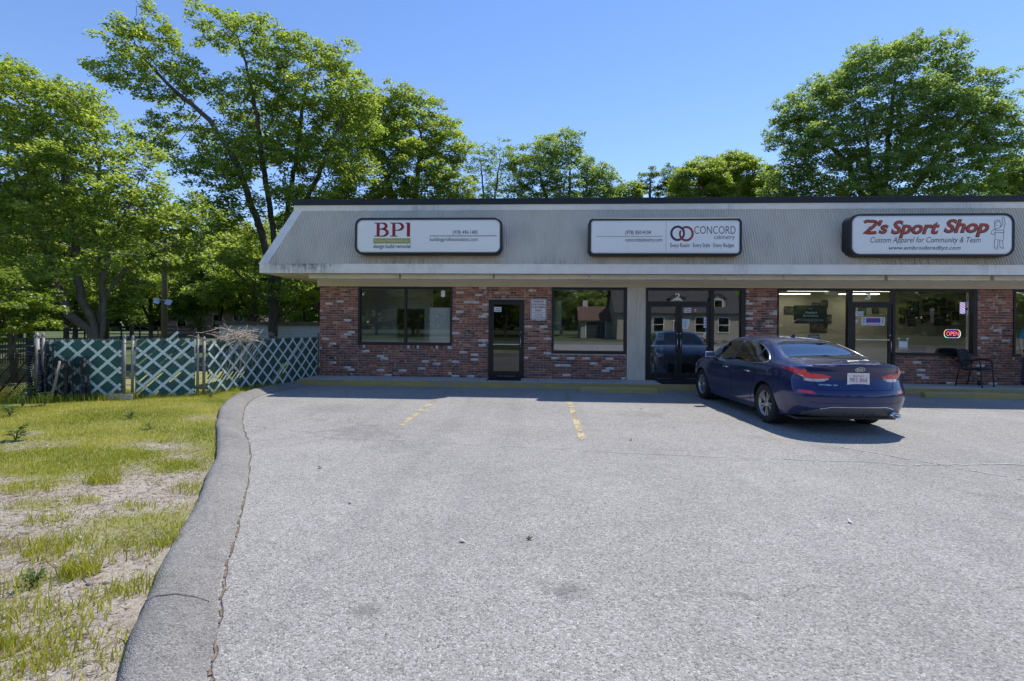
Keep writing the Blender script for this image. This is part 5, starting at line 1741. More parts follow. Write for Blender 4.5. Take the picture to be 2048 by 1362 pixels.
# ------------------------------------------------------------------ the blue saloon car
def car_paint():
    m, nt, b, L = new_mat("deep blue metallic car paint")
    v = coords(nt, L)
    n1 = noise(nt, L, v, 900, 2, 0.5)
    n2 = noise(nt, L, v, 2.5, 4, 0.6)
    r = ramp(nt, [(0.3, (0.003, 0.011, 0.068)), (0.7, (0.006, 0.022, 0.13))]); L(n1, r.inputs[0])
    # road dust towards the sills
    sx = nd(nt, "ShaderNodeSeparateXYZ"); t = nd(nt, "ShaderNodeTexCoord"); L(t.outputs["Object"], sx.inputs[0])
    du = math_n(nt, L, "MULTIPLY", maprange(nt, L, sx.outputs[2], 0.2, 0.65, 0.16, 0.0), n2)
    L(mixc(nt, L, du, r.outputs[0], (0.30, 0.28, 0.25)), b.inputs["Base Color"])
    b.inputs["Metallic"].default_value = 0.55
    b.inputs["Roughness"].default_value = 0.34
    b.inputs["Coat Weight"].default_value = 1.0
    b.inputs["Coat Roughness"].default_value = 0.05
    return m


MT["carpaint"] = car_paint()
MT["carglass"] = glass_mat("tinted car glass", (0.45, 0.52, 0.48), 0.08)
MT["carglass_rear"] = glass_mat("tinted rear car glass", (0.22, 0.26, 0.25), 0.22)
MT["chrome"] = worn("chrome trim", (0.75, 0.75, 0.76), 0.12, 1.0, 0.03, 5, 50, 0)
MT["blacktrim"] = worn("black plastic trim", (0.02, 0.02, 0.022), 0.5, 0, 0.1, 6, 60, 0.1)
MT["greytrim"] = worn("grey lower trim", (0.075, 0.075, 0.08), 0.5, 0, 0.1, 6, 60, 0.1)
MT["rubber"] = worn("tyre rubber", (0.022, 0.022, 0.023), 0.85, 0, 0.2, 8, 60, 0.3)
MT["alloy"] = worn("alloy wheel", (0.46, 0.46, 0.47), 0.3, 0.85, 0.06, 6, 60, 0.02)
MT["disc"] = worn("brake disc", (0.25, 0.24, 0.23), 0.4, 0.9)
MT["lampred"] = worn("red lamp lens", (0.75, 0.012, 0.035), 0.12, 0, 0.08, 8, 60, 0, coat=1.0)
MT["lampclear"] = worn("clear lamp lens", (0.60, 0.47, 0.47), 0.1, 0.2, 0.1, 14, 60, 0, coat=1.0)
MT["lampdark"] = worn("smoked lamp lens", (0.12, 0.005, 0.012), 0.12, 0, 0.08, 8, 60, 0, coat=1.0)
MT["seam"] = worn("panel gap", (0.006, 0.006, 0.008), 0.8)
MT["cabin"] = worn("dark cabin trim", (0.03, 0.03, 0.032), 0.85, 0, 0.1, 6, 60, 0.1)
MT["seatfab"] = worn("grey seat fabric", (0.09, 0.088, 0.085), 0.9, 0, 0.1, 8, 90, 0.1)

ST = [  # y, zb, ws, wm, wx, zc, wb, zbelt, p6, p7, p8, zt
    (2.40, .24, .50, .56, .57, .52, .54, .62, (.47, .665), (.38, .69), (.21, .705), .71),
    (2.33, .21, .66, .73, .74, .56, .70, .69, (.61, .735), (.48, .76), (.27, .775), .78),
    (2.15, .20, .76, .83, .845, .60, .80, .765, (.71, .81), (.54, .838), (.31, .853), .858),
    (1.90, .19, .82, .885, .895, .63, .855, .825, (.765, .872), (.58, .90), (.33, .918), .924),
    (1.60, .18, .855, .905, .915, .66, .878, .873, (.80, .922), (.62, .950), (.35, .972), .978),
    (1.28, .175, .87, .915, .925, .68, .888, .912, (.825, .962), (.66, .998), (.37, 1.022), 1.03),
    (.95, .17, .875, .92, .93, .70, .892, .932, (.80, 1.05), (.695, 1.165), (.40, 1.212), 1.225),
    (.55, .17, .88, .922, .93, .71, .893, .943, (.775, 1.15), (.635, 1.335), (.37, 1.405), 1.422),
    (.05, .17, .88, .923, .93, .72, .893, .953, (.755, 1.19), (.60, 1.385), (.35, 1.45), 1.466),
    (-.45, .17, .88, .924, .93, .735, .893, .963, (.75, 1.19), (.592, 1.382), (.345, 1.443), 1.458),
    (-.85, .17, .88, .925, .93, .75, .892, .973, (.752, 1.18), (.59, 1.356), (.345, 1.412), 1.428),
    (-1.25, .18, .878, .926, .932, .765, .89, .985, (.768, 1.135), (.622, 1.270), (.37, 1.324), 1.340),
    (-1.62, .19, .872, .922, .93, .785, .885, .998, (.795, 1.075), (.672, 1.138), (.40, 1.168), 1.178),
    (-1.88, .21, .862, .916, .924, .80, .876, 1.0, (.808, 1.05), (.695, 1.095), (.42, 1.118), 1.127),
    (-2.15, .235, .84, .902, .912, .80, .862, .99, (.80, 1.035), (.69, 1.072), (.42, 1.092), 1.10),
    (-2.36, .265, .80, .885, .893, .79, .842, .98, (.785, 1.027), (.68, 1.060), (.41, 1.080), 1.087),
    (-2.45, .29, .77, .87, .878, .785, .82, .965, (.765, 1.012), (.665, 1.048), (.405, 1.068), 1.075),
    (-2.48, .31, .75, .855, .862, .78, .80, .95, (.745, .995), (.65, 1.035), (.40, 1.056), 1.062)]


def ringpts(r):
    y, zb, ws, wm, wx, zc, wb, zbelt, p6, p7, p8, zt = r
    return [(0, zb), (ws * .55, zb), (ws * .93, zb + .005), (ws, zb + .07), (wm, (zb + zc) * .5 + .03), (wx, zc), (wx - .008, zc + (zbelt - zc) * .35), (wb, zbelt), p6, p7, p8, (0, zt)]


RINGS = np.array([ringpts(r) for r in ST])
YS = np.array([r[0] for r in ST])


def crom(P, t):
    i = int(min(max(math.floor(t), 0), len(P) - 2)); f = t - i
    a, b, c, d = P[max(i - 1, 0)], P[i], P[i + 1], P[min(i + 2, len(P) - 1)]
    return 0.5 * (2 * b + (c - a) * f + (2 * a - 5 * b + 4 * c - d) * f * f + (3 * b - a - 3 * c + d) * f ** 3)


def rear_shift(x, y, z):
    """plan curvature of nose and tail, and the tail's profile"""
    dy = 0.0
    if y < -1.75:
        t = min(1, (-1.75 - y) / 0.73); t = t * t * (3 - 2 * t)
        dy += t * 0.25 * (abs(x) / 0.86) ** 2.6
        prof = np.interp(z, [.25, .32, .42, .56, .66, .72, .84, .95, 1.03, 1.08], [.10, .045, .005, -.012, .0, .035, .075, .06, .012, .005])
        dy += t * t * prof
    if y > 1.5:
        t = min(1, (y - 1.5) / 0.9); t = t * t
        dy -= t * 0.34 * (abs(x) / 0.60) ** 2.2 * 0.55
    return dy


SUBY, SUBR = 5, 4
tj = np.arange(0, RINGS.shape[1] - 1 + 1e-6, 1 / SUBR)
ti = np.arange(0, len(YS) - 1 + 1e-6, 1 / SUBY)
grid = []
for t in ti:
    y = crom(YS, t)
    rp = crom(RINGS, t)
    row = []
    for u in tj:
        p = crom(rp, u)
        row.append((max(p[0], 0.0), y, p[1]))
    row[0] = (0.0, y, row[0][2]); row[-1] = (0.0, y, row[-1][2])
    grid.append(row)
NI, NJ = len(grid), len(tj)
bm = bmesh.new()
cache = {}


def bv_(x, y, z):
    k = (round(x, 5), round(y, 5), round(z, 5))
    if k not in cache:
        yy = y + rear_shift(x, y, z)
        cache[k] = bm.verts.new((x, yy, z))
    return cache[k]


def bf_(vs):
    vs = [v for i, v in enumerate(vs) if v not in vs[:i]]
    if len(vs) > 2:
        try: return bm.faces.new(vs)
        except ValueError: return None


for sx in (1, -1):
    for i in range(NI - 1):
        for j in range(NJ - 1):
            q = [grid[i][j], grid[i][j + 1], grid[i + 1][j + 1], grid[i + 1][j]]
            q = [bv_(sx * p[0], p[1], p[2]) for p in q]
            bf_(q if sx > 0 else q[::-1])
# tail and nose caps as grids so that they follow the plan curvature
NC = 16
for gi, flip in ((0, False), (NI - 1, True)):
    row = grid[gi]
    rowsv = []
    for j in range(NJ):
        x, y, z = row[j]
        rowsv.append([bv_(x * (1 - 2 * k / NC), y, z) for k in range(NC + 1)])
    for j in range(NJ - 1):
        for k in range(NC):
            q = [rowsv[j][k], rowsv[j][k + 1], rowsv[j + 1][k + 1], rowsv[j + 1][k]]
            bf_(q if flip else q[::-1])
bmesh.ops.remove_doubles(bm, verts=bm.verts, dist=0.0004)
bmesh.ops.recalc_face_normals(bm, faces=bm.faces)
full = bm.copy()
full.faces.ensure_lookup_table()
BVH = BVHTree.FromBMesh(full)


def cut_region(bm, poly, axes, test):
    """cut the outline of a convex polygon (in two of the axes) into the faces passing test; return the faces inside"""
    n = len(poly)
    cx = sum(p[0] for p in poly) / n; cy = sum(p[1] for p in poly) / n
    lo = [min(p[k] for p in poly) - 0.06 for k in (0, 1)]; hi = [max(p[k] for p in poly) + 0.06 for k in (0, 1)]
    def near(f):
        if not test(f): return False
        a = [v.co[axes[0]] for v in f.verts]; b = [v.co[axes[1]] for v in f.verts]
        return max(a) > lo[0] and min(a) < hi[0] and max(b) > lo[1] and min(b) < hi[1]
    for i in range(n):
        a, b = poly[i], poly[(i + 1) % n]
        d = (b[0] - a[0], b[1] - a[1])
        no = [0, 0, 0]; no[axes[0]] = d[1]; no[axes[1]] = -d[0]
        co = [0, 0, 0]; co[axes[0]] = a[0]; co[axes[1]] = a[1]
        fs = [f for f in bm.faces if near(f)]
        geom = list({e for f in fs for e in f.edges}) + fs + list({v for f in fs for v in f.verts})
        bmesh.ops.bisect_plane(bm, geom=geom, dist=1e-5, plane_co=co, plane_no=no)
    out = []
    sgn = 0
    for i in range(n):
        a, b, c = poly[i], poly[(i + 1) % n], poly[(i + 2) % n]
        sgn += (b[0] - a[0]) * (c[1] - b[1]) - (b[1] - a[1]) * (c[0] - b[0])
    sgn = 1 if sgn > 0 else -1
    for f in bm.faces:
        if not test(f): continue
        m = f.calc_center_median(); px, py = m[axes[0]], m[axes[1]]
        if all(((b[0] - a[0]) * (py - a[1]) - (b[1] - a[1]) * (px - a[0])) * sgn > -1e-6 for a, b in zip(poly, poly[1:] + poly[:1])):
            out.append(f)
    return out


def take(bm, fs):
    """move faces into a mesh of their own"""
    nb = bmesh.new(); mp = {}
    for f in fs:
        vs = []
        for v in f.verts:
            if v not in mp: mp[v] = nb.verts.new(v.co)
            vs.append(mp[v])
        try: nb.faces.new(vs)
        except ValueError: pass
    bmesh.ops.delete(bm, geom=fs, context="FACES")
    return nb


RAX, FAX, WR = -1.4025, 1.4025, 0.335
glass = []
SIDEWIN = [("front", [(.955, .975), (.49, 1.318), (-.06, 1.352), (-.075, .975)]), ("rear", [(-.155, .98), (-.145, 1.352), (-.62, 1.338), (-.965, 1.262), (-.975, 1.0)]), ("quarter", [(-1.03, 1.005), (-1.02, 1.24), (-1.24, 1.145), (-1.36, 1.065), (-1.33, 1.03)])]
for sx in (1, -1):
    for nm, P in SIDEWIN:
        fs = cut_region(bm, P, (1, 2), lambda f: sx * f.calc_center_median().x > 0.35 and f.calc_center_median().z > 0.85 and sx * f.normal.x > 0.25)
        glass.append((nm + "_window", take(bm, fs), "carglass"))
fs = cut_region(bm, [(-.665, 1.125), (.665, 1.125), (.60, 1.25), (.545, 1.345), (.34, 1.388), (-.34, 1.388), (-.545, 1.345), (-.60, 1.25)], (0, 2), lambda f: -1.86 < f.calc_center_median().y < -0.7 and f.normal.z > 0.3)
glass.append(("rear_windscreen", take(bm, fs), "carglass_rear"))
fs = cut_region(bm, [(-.68, 1.05), (.68, 1.05), (.585, 1.30), (.52, 1.385), (-.52, 1.385), (-.585, 1.30)], (0, 2), lambda f: 0.4 < f.calc_center_median().y < 1.4 and f.normal.z > 0.2)
glass.append(("windscreen", take(bm, fs), "carglass"))
for ay in (RAX, FAX):
    circ = [(ay + 0.365 * math.cos(2 * PI * k / 28), WR + 0.012 + 0.365 * math.sin(2 * PI * k / 28)) for k in range(28)]
    for sx in (1, -1):
        fs = cut_region(bm, circ, (1, 2), lambda f: sx * f.calc_center_median().x > 0.45 and f.calc_center_median().z < 0.9)
        bmesh.ops.delete(bm, geom=fs, context="FACES")

car = thing("parked_car", "dark blue metallic saloon car parked nose-in to the walk, seen from behind", "car", (4.61, 10.47, 0), math.radians(4.0))
me = bpy.data.meshes.new("body")
bm.to_mesh(me); bm.free()
body = finish("body", me, [MT["carpaint"]], car, smooth=True)
me.set_sharp_from_angle(angle=math.radians(38))
for nm, b2, mt in glass:
    m2 = bpy.data.meshes.new(nm); b2.to_mesh(m2); b2.free()
    finish({"front_window": "window", "rear_window": "window", "quarter_window": "window"}.get(nm, nm), m2, [MT[mt]], car, smooth=True)


def surf(y, z, sx):
    """point on the flank at (y, z)"""
    h = BVH.ray_cast(Vector((sx * 3, y, z)), Vector((-sx, 0, 0)))
    return (h[0], h[1]) if h[0] else (Vector((sx * .9, y, z)), Vector((sx, 0, 0)))


def tail(x, z, dirv=(0, 1, 0)):
    d = Vector(dirv).normalized()
    h = BVH.ray_cast(Vector((x, -2.2, z)) - d * 2, d)
    return (h[0], h[1]) if h[0] else (Vector((x, -2.4, z)), Vector((0, -1, 0)))


def top(x, y):
    h = BVH.ray_cast(Vector((x, y, 3)), Vector((0, 0, -1)))
    return (h[0], h[1]) if h[0] else (Vector((x, y, 1)), Vector((0, 0, 1)))


def dens(P, step=0.03, closed=False):
    out = []
    Q = list(P) + ([P[0]] if closed else [])
    for a, b in zip(Q[:-1], Q[1:]):
        n = max(1, int(math.hypot(b[0] - a[0], b[1] - a[1]) / step))
        for k in range(n): out.append((a[0] + (b[0] - a[0]) * k / n, a[1] + (b[1] - a[1]) * k / n))
    if not closed: out.append(Q[-1])
    return out


def line_on(P, fn, r, off=0.0, closed=False, s=None, n=6):
    s = s or MB()
    pts = []
    for p in dens(P, closed=closed):
        q, no = fn(*p)
        pts.append(q + no * off)
    return s.tube(pts, r, n, closed=closed)


def patch(P, fn, off, mat, name, parent, thick=True, step=0.025):
    """outline P (2D) laid on the body through fn, standing off by a few mm"""
    b2 = bmesh.new()
    vs = [b2.verts.new((p[0], p[1], 0)) for p in dens(P, step, True)]
    b2.faces.new(vs)
    bmesh.ops.triangulate(b2, faces=b2.faces, ngon_method="BEAUTY")
    for _ in range(2):
        es = [e for e in b2.edges if e.calc_length() > step * 2.2]
        if es: bmesh.ops.subdivide_edges(b2, edges=es, cuts=1)
        bmesh.ops.triangulate(b2, faces=[f for f in b2.faces if len(f.verts) > 3])
    bd = [v for v in b2.verts if v.is_boundary]
    bset = set(bd)
    for v in b2.verts:
        q, no = fn(v.co.x, v.co.y)
        v.co = q + no * (off if v not in bset or not thick else off * 0.15)
    bmesh.ops.recalc_face_normals(b2, faces=b2.faces)
    m2 = bpy.data.meshes.new(name); b2.to_mesh(m2); b2.free()
    return finish(name, m2, [mat], parent, smooth=True)


# panel gaps
s = MB()
for sx in (1, -1):
    F = lambda y, z, sx=sx: surf(y, z, sx)
    line_on([(1.0, .955), (1.06, .80), (1.03, .40), (.93, .26)], F, .0035, 0, s=s)
    line_on([(-.11, .965), (-.11, .80), (-.13, .45), (-.16, .24)], F, .0035, 0, s=s)
    line_on([(-1.0, 1.0), (-1.09, .86), (-1.06, .72), (-.98, .52), (-.92, .40), (-.90, .26)], F, .0035, 0, s=s)
    line_on([(.93, .245), (-.90, .245)], F, .004, 0, s=s)
    line_on([(1.30, .93), (1.72, .875), (2.0, .80)], F, .0035, 0, s=s)
    line_on([(-1.60, .60), (-1.70, .655), (-1.95, .68), (-2.12, .72)], F, .0035, 0, s=s)
    line_on([(-1.55, .92), (-1.75, .92), (-1.75, .80), (-1.56, .80), (-1.55, .92)] if sx < 0 else [(-1.6, .9), (-1.6, .901)], F, .003, 0, s=s)
line_on([(-.60, 1.085), (-.66, 1.03), (-.66, .95), (-.58, .74), (-.53, .69), (.53, .69), (.58, .74), (.66, .95), (.66, 1.03), (.60, 1.085)], tail, .0038, 0, s=s)
line_on([(-.63, -1.80), (.63, -1.80)], top, .004, 0, s=s)
s.build("panel_gap", MT["seam"], car)
# brightwork round the side windows
for sx in (1, -1):
    F = lambda y, z, sx=sx: surf(y, z, sx)
    P = smooth_path([(0, 1.0, .968), (0, .72, 1.165), (0, .49, 1.33), (0, .2, 1.36), (0, -.08, 1.366), (0, -.40, 1.362), (0, -.70, 1.335), (0, -1.0, 1.262), (0, -1.24, 1.165), (0, -1.40, 1.075)], 5)
    s = line_on([(p.y, p.z) for p in P], F, .0075, 0.002)
    line_on([(1.0, .968), (-.1, .968), (-.98, .99), (-1.32, 1.018), (-1.40, 1.05), (-1.40, 1.075)], F, .007, 0.002, s=s)
    s.build("window_trim", MT["chrome"], car, smooth=True)
    s = MB()
    for P in ([(-.115, .98), (-.105, 1.352)], [(-1.0, 1.0), (-.99, 1.252)]): line_on(P, F, .016, -0.009, s=s)
    s.build("pillar_trim", MT["blacktrim"], car, smooth=True)
    for y0 in (.12, -.80):
        q, no = surf(y0, .835, sx)
        hd = MB()
        hd.tube(smooth_path([q + Vector((0, -.095, 0)), q + Vector((sx * .024, -.075, .002)), q + Vector((sx * .032, 0, .005)), q + Vector((sx * .024, .075, .002)), q + Vector((0, .095, 0))], 4), [.010] + [.0125] * 15 + [.010], 8)
        hd.build("door_handle", MT["chrome"], car, smooth=True)
    # mirror
    q = Vector((sx * .90, .80, 1.0))
    mm = xf(pad(.115, .072, .07, 6), Matrix.Translation(q + Vector((sx * .11, -.02, .03))) @ Matrix.Rotation(sx * math.radians(-8), 4, "Z"))
    mo = mm.build("mirror", MT["carpaint"], car, smooth=True)
    MB().tube([q + Vector((-sx * .03, 0.02, -.03)), q + Vector((sx * .06, 0, -.005))], [.03, .022], 8).build("mirror_arm", MT["blacktrim"], mo, smooth=True)
    xf(pad(.10, .06, .004, 6), Matrix.Translation(q + Vector((sx * .11, -.094, .03))) @ Matrix.Rotation(sx * math.radians(-8), 4, "Z")).build("mirror_glass", MT["chrome"], mo, smooth=True)
# gasket round the rear glass
s = line_on([(-.665, 1.125), (.665, 1.125), (.60, 1.25), (.545, 1.345), (.34, 1.39), (-.34, 1.39), (-.545, 1.345), (-.60, 1.25)], tail, .009, -0.003, closed=True)
s.build("rear_gasket", MT["blacktrim"], car, smooth=True)
for sx in (1, -1):
    line_on([(sx * .685, 1.125), (sx * .645, 1.20), (sx * .605, 1.29), (sx * .58, 1.355)], tail, .005, 0.001).build("roof_trim", MT["chrome"], car, smooth=True)
# tail lamps: red lens, clear band, inner lid part
for sx in (1, -1):
    dv = (-sx * .85, 1, 0)
    def cor(a, z, sx=sx):
        """corner strip: a<0 runs along the tail (x), a>0 runs forward along the flank"""
        x = sx * (.835 + min(a, 0)) if a <= 0 else sx * .835
        if a <= -0.10: return tail(x, z)
        k = (a + 0.10) / 0.55
        ang = math.radians(88 * min(max(k, 0), 1))
        d = Vector((-sx * math.sin(ang), math.cos(ang), 0))
        c = Vector((sx * .73, -2.28, z)) if k < 0.25 else Vector((sx * .70, -2.28 + (k - 0.25) * 0.55, z))
        h = BVH.ray_cast(c - d * 1.2, d)
        return (h[0], h[1]) if h[0] else tail(x, z)
    red = [(-.19, .85), (-.19, .935), (.06, .985), (.30, 1.01), (.46, .995), (.26, .93), (.02, .872)]
    o = patch(red, cor, .008, MT["lampred"], "tail_lamp", car)
    patch([(-.19, .805), (-.19, .849), (.015, .869), (.23, .918), (.08, .85)], cor, .006, MT["lampclear"], "clear_lens", o)
    patch([(-.13, .885), (-.13, .915), (.06, .96), (.22, .97), (.02, .91)], cor, .0125, MT["lampdark"], "inner_lens", o)
    P = [(sx * a, b) for a, b in ((.655, .85), (.655, .935), (.50, .92), (.385, .885), (.43, .862), (.52, .852))]
    o = patch(P, tail, .007, MT["lampred"], "lid_lamp", car)
    P = [(sx * a, b) for a, b in ((.655, .805), (.655, .848), (.52, .850), (.435, .86), (.41, .85), (.47, .818), (.54, .806))]
    patch(P, tail, .006, MT["lampclear"], "clear_lens", o)
    # reflector low in the bumper
    P = [(sx * a, b) for a, b in ((.60, .615), (.82, .64), (.82, .68), (.66, .668))]
    patch(P, tail, .006, MT["lampred"], "reflector", car)
# bumper lower black valance with fins and bright strip
patch([(-.80, .275), (-.74, .345), (-.60, .395), (-.42, .43), (.42, .43), (.60, .395), (.74, .345), (.80, .275), (.5, .265), (0, .262), (-.5, .265)], tail, .012, MT["greytrim"], "lower_valance", car)
s = MB()
for x in (-.22, -.075, .075, .22): line_on([(x, .275), (x * .96, .375)], tail, .010, 0.012, s=s)
s.build("valance_fin", MT["greytrim"], car, smooth=True)
line_on([(-.56, .40), (-.40, .437), (.40, .437), (.56, .40)], tail, .008, 0.006).build("bumper_strip", MT["chrome"], car, smooth=True)
s = MB(); line_on([(-.70, .50), (-.60, .49), (.60, .49), (.70, .50)], tail, .003, 0, s=s); s.build("bumper_crease", MT["seam"], car)
# lid spoiler lip
line_on([(-.64, 1.052), (-.4, 1.066), (0, 1.071), (.4, 1.066), (.64, 1.052)], tail, .011, 0.000).build("lid_lip", MT["carpaint"], car, smooth=True)
# number plate
q, no = tail(0, .855)
PYc = q.y - 0.012
t_p = Matrix.Translation((0, 0, 0))
s = MB().box(-.152, .152, PYc - .004, PYc + .02, .777, .931)
pl = s.build("number_plate", MT["paper"], car, bevel=0.003)
fit_text("9RS 866", -.135, .135, .810, .880, PYc - .0055, MT["redink"], pl, bold=0.0, world=False)
fit_text("Massachusetts", -.08, .08, .897, .917, PYc - .0055, MT["redink"], pl, bold=0.01, world=False)
MB().box(-.168, .168, PYc - .0035, PYc + .018, .761, .7765).box(-.168, .168, PYc - .0035, PYc + .018, .9315, .947).box(-.168, -.1525, PYc - .0036, PYc + .018, .7766, .9314).box(.1525, .168, PYc - .0036, PYc + .018, .7766, .9314).build("plate_frame", MT["chrome"], pl)
# badge and model lettering
q, no = tail(0, 1.005)
tn = Vector((0, no.z, -no.y)).normalized()
if tn.z < 0: tn = -tn
el = lambda a, b, o_: q + Vector((a, 0, 0)) + tn * b + no * o_
s = MB()
s.tube([el(.072 * math.cos(2 * PI * k / 28), .036 * math.sin(2 * PI * k / 28), .004) for k in range(28)], .005, 6, closed=True)
bd = s.build("badge", MT["chrome"], car, smooth=True)
fit_text("KIA", 0, 0, 0, 0, 0, MT["chrome"], bd, bold=0.02, fn=lambda u, w: el((u - .5) * .095, (w - .5) * .034, .004), world=False)
fit_text("OPTIMA", 0, 0, 0, 0, 0, MT["chrome"], car, bold=0.02, name="model_lettering", fn=lambda u, w: (lambda h: h[0] + h[1] * .004)(tail(-.56 + .17 * u, .75 + .022 * w)), world=False)
fit_text("GDI", 0, 0, 0, 0, 0, MT["chrome"], car, bold=0.02, name="model_lettering", fn=lambda u, w: (lambda h: h[0] + h[1] * .004)(tail(-.37 + .055 * u, .75 + .022 * w)), world=False)
# shark fin aerial
h = top(0.0, -.62)[0]
s = MB()
for zz, w, y0, y1 in ((-.012, .032, -.10, .09), (.012, .024, -.09, .05), (.035, .012, -.075, 0.0), (.058, .004, -.065, -.035)):
    for k in range(12):
        a = 2 * PI * k / 12
        s.v.append((w * math.cos(a), h.y + (y0 + y1) / 2 + (y1 - y0) / 2 * math.sin(a), h.z + zz))
for k in range(3):
    for j in range(12):
        s.f.append((k * 12 + j, k * 12 + (j + 1) % 12, (k + 1) * 12 + (j + 1) % 12, (k + 1) * 12 + j)); s.m.append(0)
s.f.append(tuple(36 + j for j in range(12))); s.m.append(0)
s.build("aerial_fin", MT["carpaint"], car, smooth=True)
# exhaust tip
s = MB().lathe([(.042, .16), (.042, 0), (.036, 0), (.034, .14), (0, .14)], (.555, -2.47, .315), "y", 20)
s.v = [(.555 + (p[0] - .555) * 1.55, p[1], p[2]) for p in s.v]
s.build("exhaust_tip", MT["chrome"], car, smooth=True)
# headlamp corners at the nose
for sx in (1, -1):
    P = [(1.72, .80), (1.80, .70), (2.08, .66), (2.14, .72), (2.0, .775)]
    patch(P, lambda y, z, sx=sx: surf(y, z, sx), .006, MT["lampclear"], "headlamp", car)
# arch liners and lips
for ay in (RAX, FAX):
    for sx in (1, -1):
        s = MB(); n = 22
        for k in range(n + 1):
            a = math.radians(-25 + 230 * k / n)
            yy, zz = ay + .362 * math.cos(a), WR + .012 + .362 * math.sin(a)
            s.v += [(sx * .905, yy, zz), (sx * .55, yy, zz)]
        for k in range(n): s.f.append((2 * k, 2 * k + 1, 2 * k + 3, 2 * k + 2)); s.m.append(0)
        b0 = len(s.v)
        s.v += [(sx * .55, ay + .362 * math.cos(math.radians(-25 + 230 * k / n)), WR + .012 + .362 * math.sin(math.radians(-25 + 230 * k / n))) for k in range(n + 1)]
        s.f.append(tuple(b0 + k for k in range(n + 1))); s.m.append(0)
        s.build("wheel_arch", MT["blacktrim"], car, smooth=False)
# underfloor
MB().box(-.78, .78, -2.15, 2.0, .20, .235).build("underfloor", MT["blacktrim"], car)


def wheel(ay, sx):
    o = MB()
    T = [(.215, -.095), (.235, -.105), (.27, -.110), (.305, -.108), (.325, -.092), (.3345, -.065), (.335, 0), (.3345, .065), (.325, .092), (.305, .108), (.27, .110), (.235, .105), (.215, .095)]
    o.lathe(T, (0, 0, 0), "x", 36)
    for rg in (-.045, 0, .045):
        o.lathe([(.3352, rg - .006), (.3365, rg - .004), (.3365, rg + .004), (.3352, rg + .006)], (0, 0, 0), "x", 36)
    wo = o.build("wheel", MT["rubber"], car, smooth=True)
    wo.location = (sx * .805, ay, WR)
    wo.rotation_euler = (random.uniform(0, 1), 0, 0)
    r = MB()
    f = sx
    r.lathe([(.216, f * -.09), (.205, f * -.085), (.19, f * -.02), (.195, f * .06), (.212, f * .092), (.222, f * .098), (.216, f * .088)], (0, 0, 0), "x", 36)
    for k in range(5):
        for da in (-.20, .20):
            a0 = 2 * PI * k / 5 + da * .55; a1 = 2 * PI * k / 5 + da
            p0 = Vector((f * .070, .045 * math.cos(a0), .045 * math.sin(a0))); p1 = Vector((f * .083, .208 * math.cos(a1), .208 * math.sin(a1)))
            d = (p1 - p0).normalized(); sd_ = d.cross(Vector((1, 0, 0))).normalized()
            b = len(r.v)
            for p, w in ((p0, .016), (p1, .021)):
                r.v += [tuple(p - sd_ * w - Vector((f * .03, 0, 0))), tuple(p + sd_ * w - Vector((f * .03, 0, 0))), tuple(p + sd_ * w * .8), tuple(p - sd_ * w * .8)]
            for q4 in ((0, 1, 5, 4), (1, 2, 6, 5), (2, 3, 7, 6), (3, 0, 4, 7)): r.f.append(tuple(b + i for i in q4)); r.m.append(0)
    r.lathe([(.062, f * .03), (.062, f * .066), (.052, f * .076), (.030, f * .080), (0, f * .080)], (0, 0, 0), "x", 20)
    ro = r.build("rim", MT["alloy"], wo)
    MB().lathe([(.0, f * .0), (.165, f * .0), (.165, f * .012), (0.07, f * .014), (0, f * .014)], (0, 0, 0), "x", 28).build("brake_disc", MT["disc"], wo, smooth=False)
    for k in range(5):
        a = 2 * PI * (k + .5) / 5
        MB().lathe([(.009, f * .06), (.009, f * .075), (0, f * .076)], (0, .047 * math.cos(a), .047 * math.sin(a)), "x", 8).build("wheel_nut", MT["chrome"], wo)


for ay in (RAX, FAX):
    for sx in (1, -1): wheel(ay, sx)
# cabin
s = MB().box(-.72, .72, -1.75, 1.25, .236, .30).box(-.70, .70, -1.72, -1.40, .3005, 1.02).box(-.72, .72, .92, 1.25, .3005, .90).box(-.74, -.70, -1.39, .9, .3005, .90).box(.70, .74, -1.39, .9, .3005, .90)
s.build("cabin_trim", MT["cabin"], car, bevel=0.02)
for sx in (-.37, .37):
    s = xf(pad(.25, .25, .07), Matrix.Translation((sx, .12, .52)) @ Matrix.Rotation(math.radians(90), 4, "X"))
    bk = xf(pad(.25, .34, .06), Matrix.Translation((sx, -.20, .84)) @ Matrix.Rotation(math.radians(14), 4, "X"))
    nb = len(s.v); s.v += bk.v; s.f += [tuple(i + nb for i in f) for f in bk.f]; s.m += bk.m
    hr = xf(pad(.13, .09, .05), Matrix.Translation((sx, -.31, 1.20)) @ Matrix.Rotation(math.radians(14), 4, "X"))
    nb = len(s.v); s.v += hr.v; s.f += [tuple(i + nb for i in f) for f in hr.f]; s.m += hr.m
    s.build("seat", MT["seatfab"], car, smooth=True)
s = xf(pad(.62, .26, .07), Matrix.Translation((0, -1.15, .84)) @ Matrix.Rotation(math.radians(22), 4, "X"))
for sx in (-.38, .38):
    hr = xf(pad(.12, .075, .05), Matrix.Translation((sx, -1.27, 1.11)) @ Matrix.Rotation(math.radians(18), 4, "X"))
    nb = len(s.v); s.v += hr.v; s.f += [tuple(i + nb for i in f) for f in hr.f]; s.m += hr.m
s.build("rear_seat", MT["seatfab"], car, smooth=True)
MB().box(-.66, .66, -1.78, -1.36, 1.021, 1.05).build("parcel_shelf", MT["cabin"], car)
s = MB().tube([(-.37 + .185 * math.cos(2 * PI * k / 24), .62 + .07 * math.sin(2 * PI * k / 24), .93 + .17 * math.sin(2 * PI * k / 24)) for k in range(24)], .014, 8, closed=True)
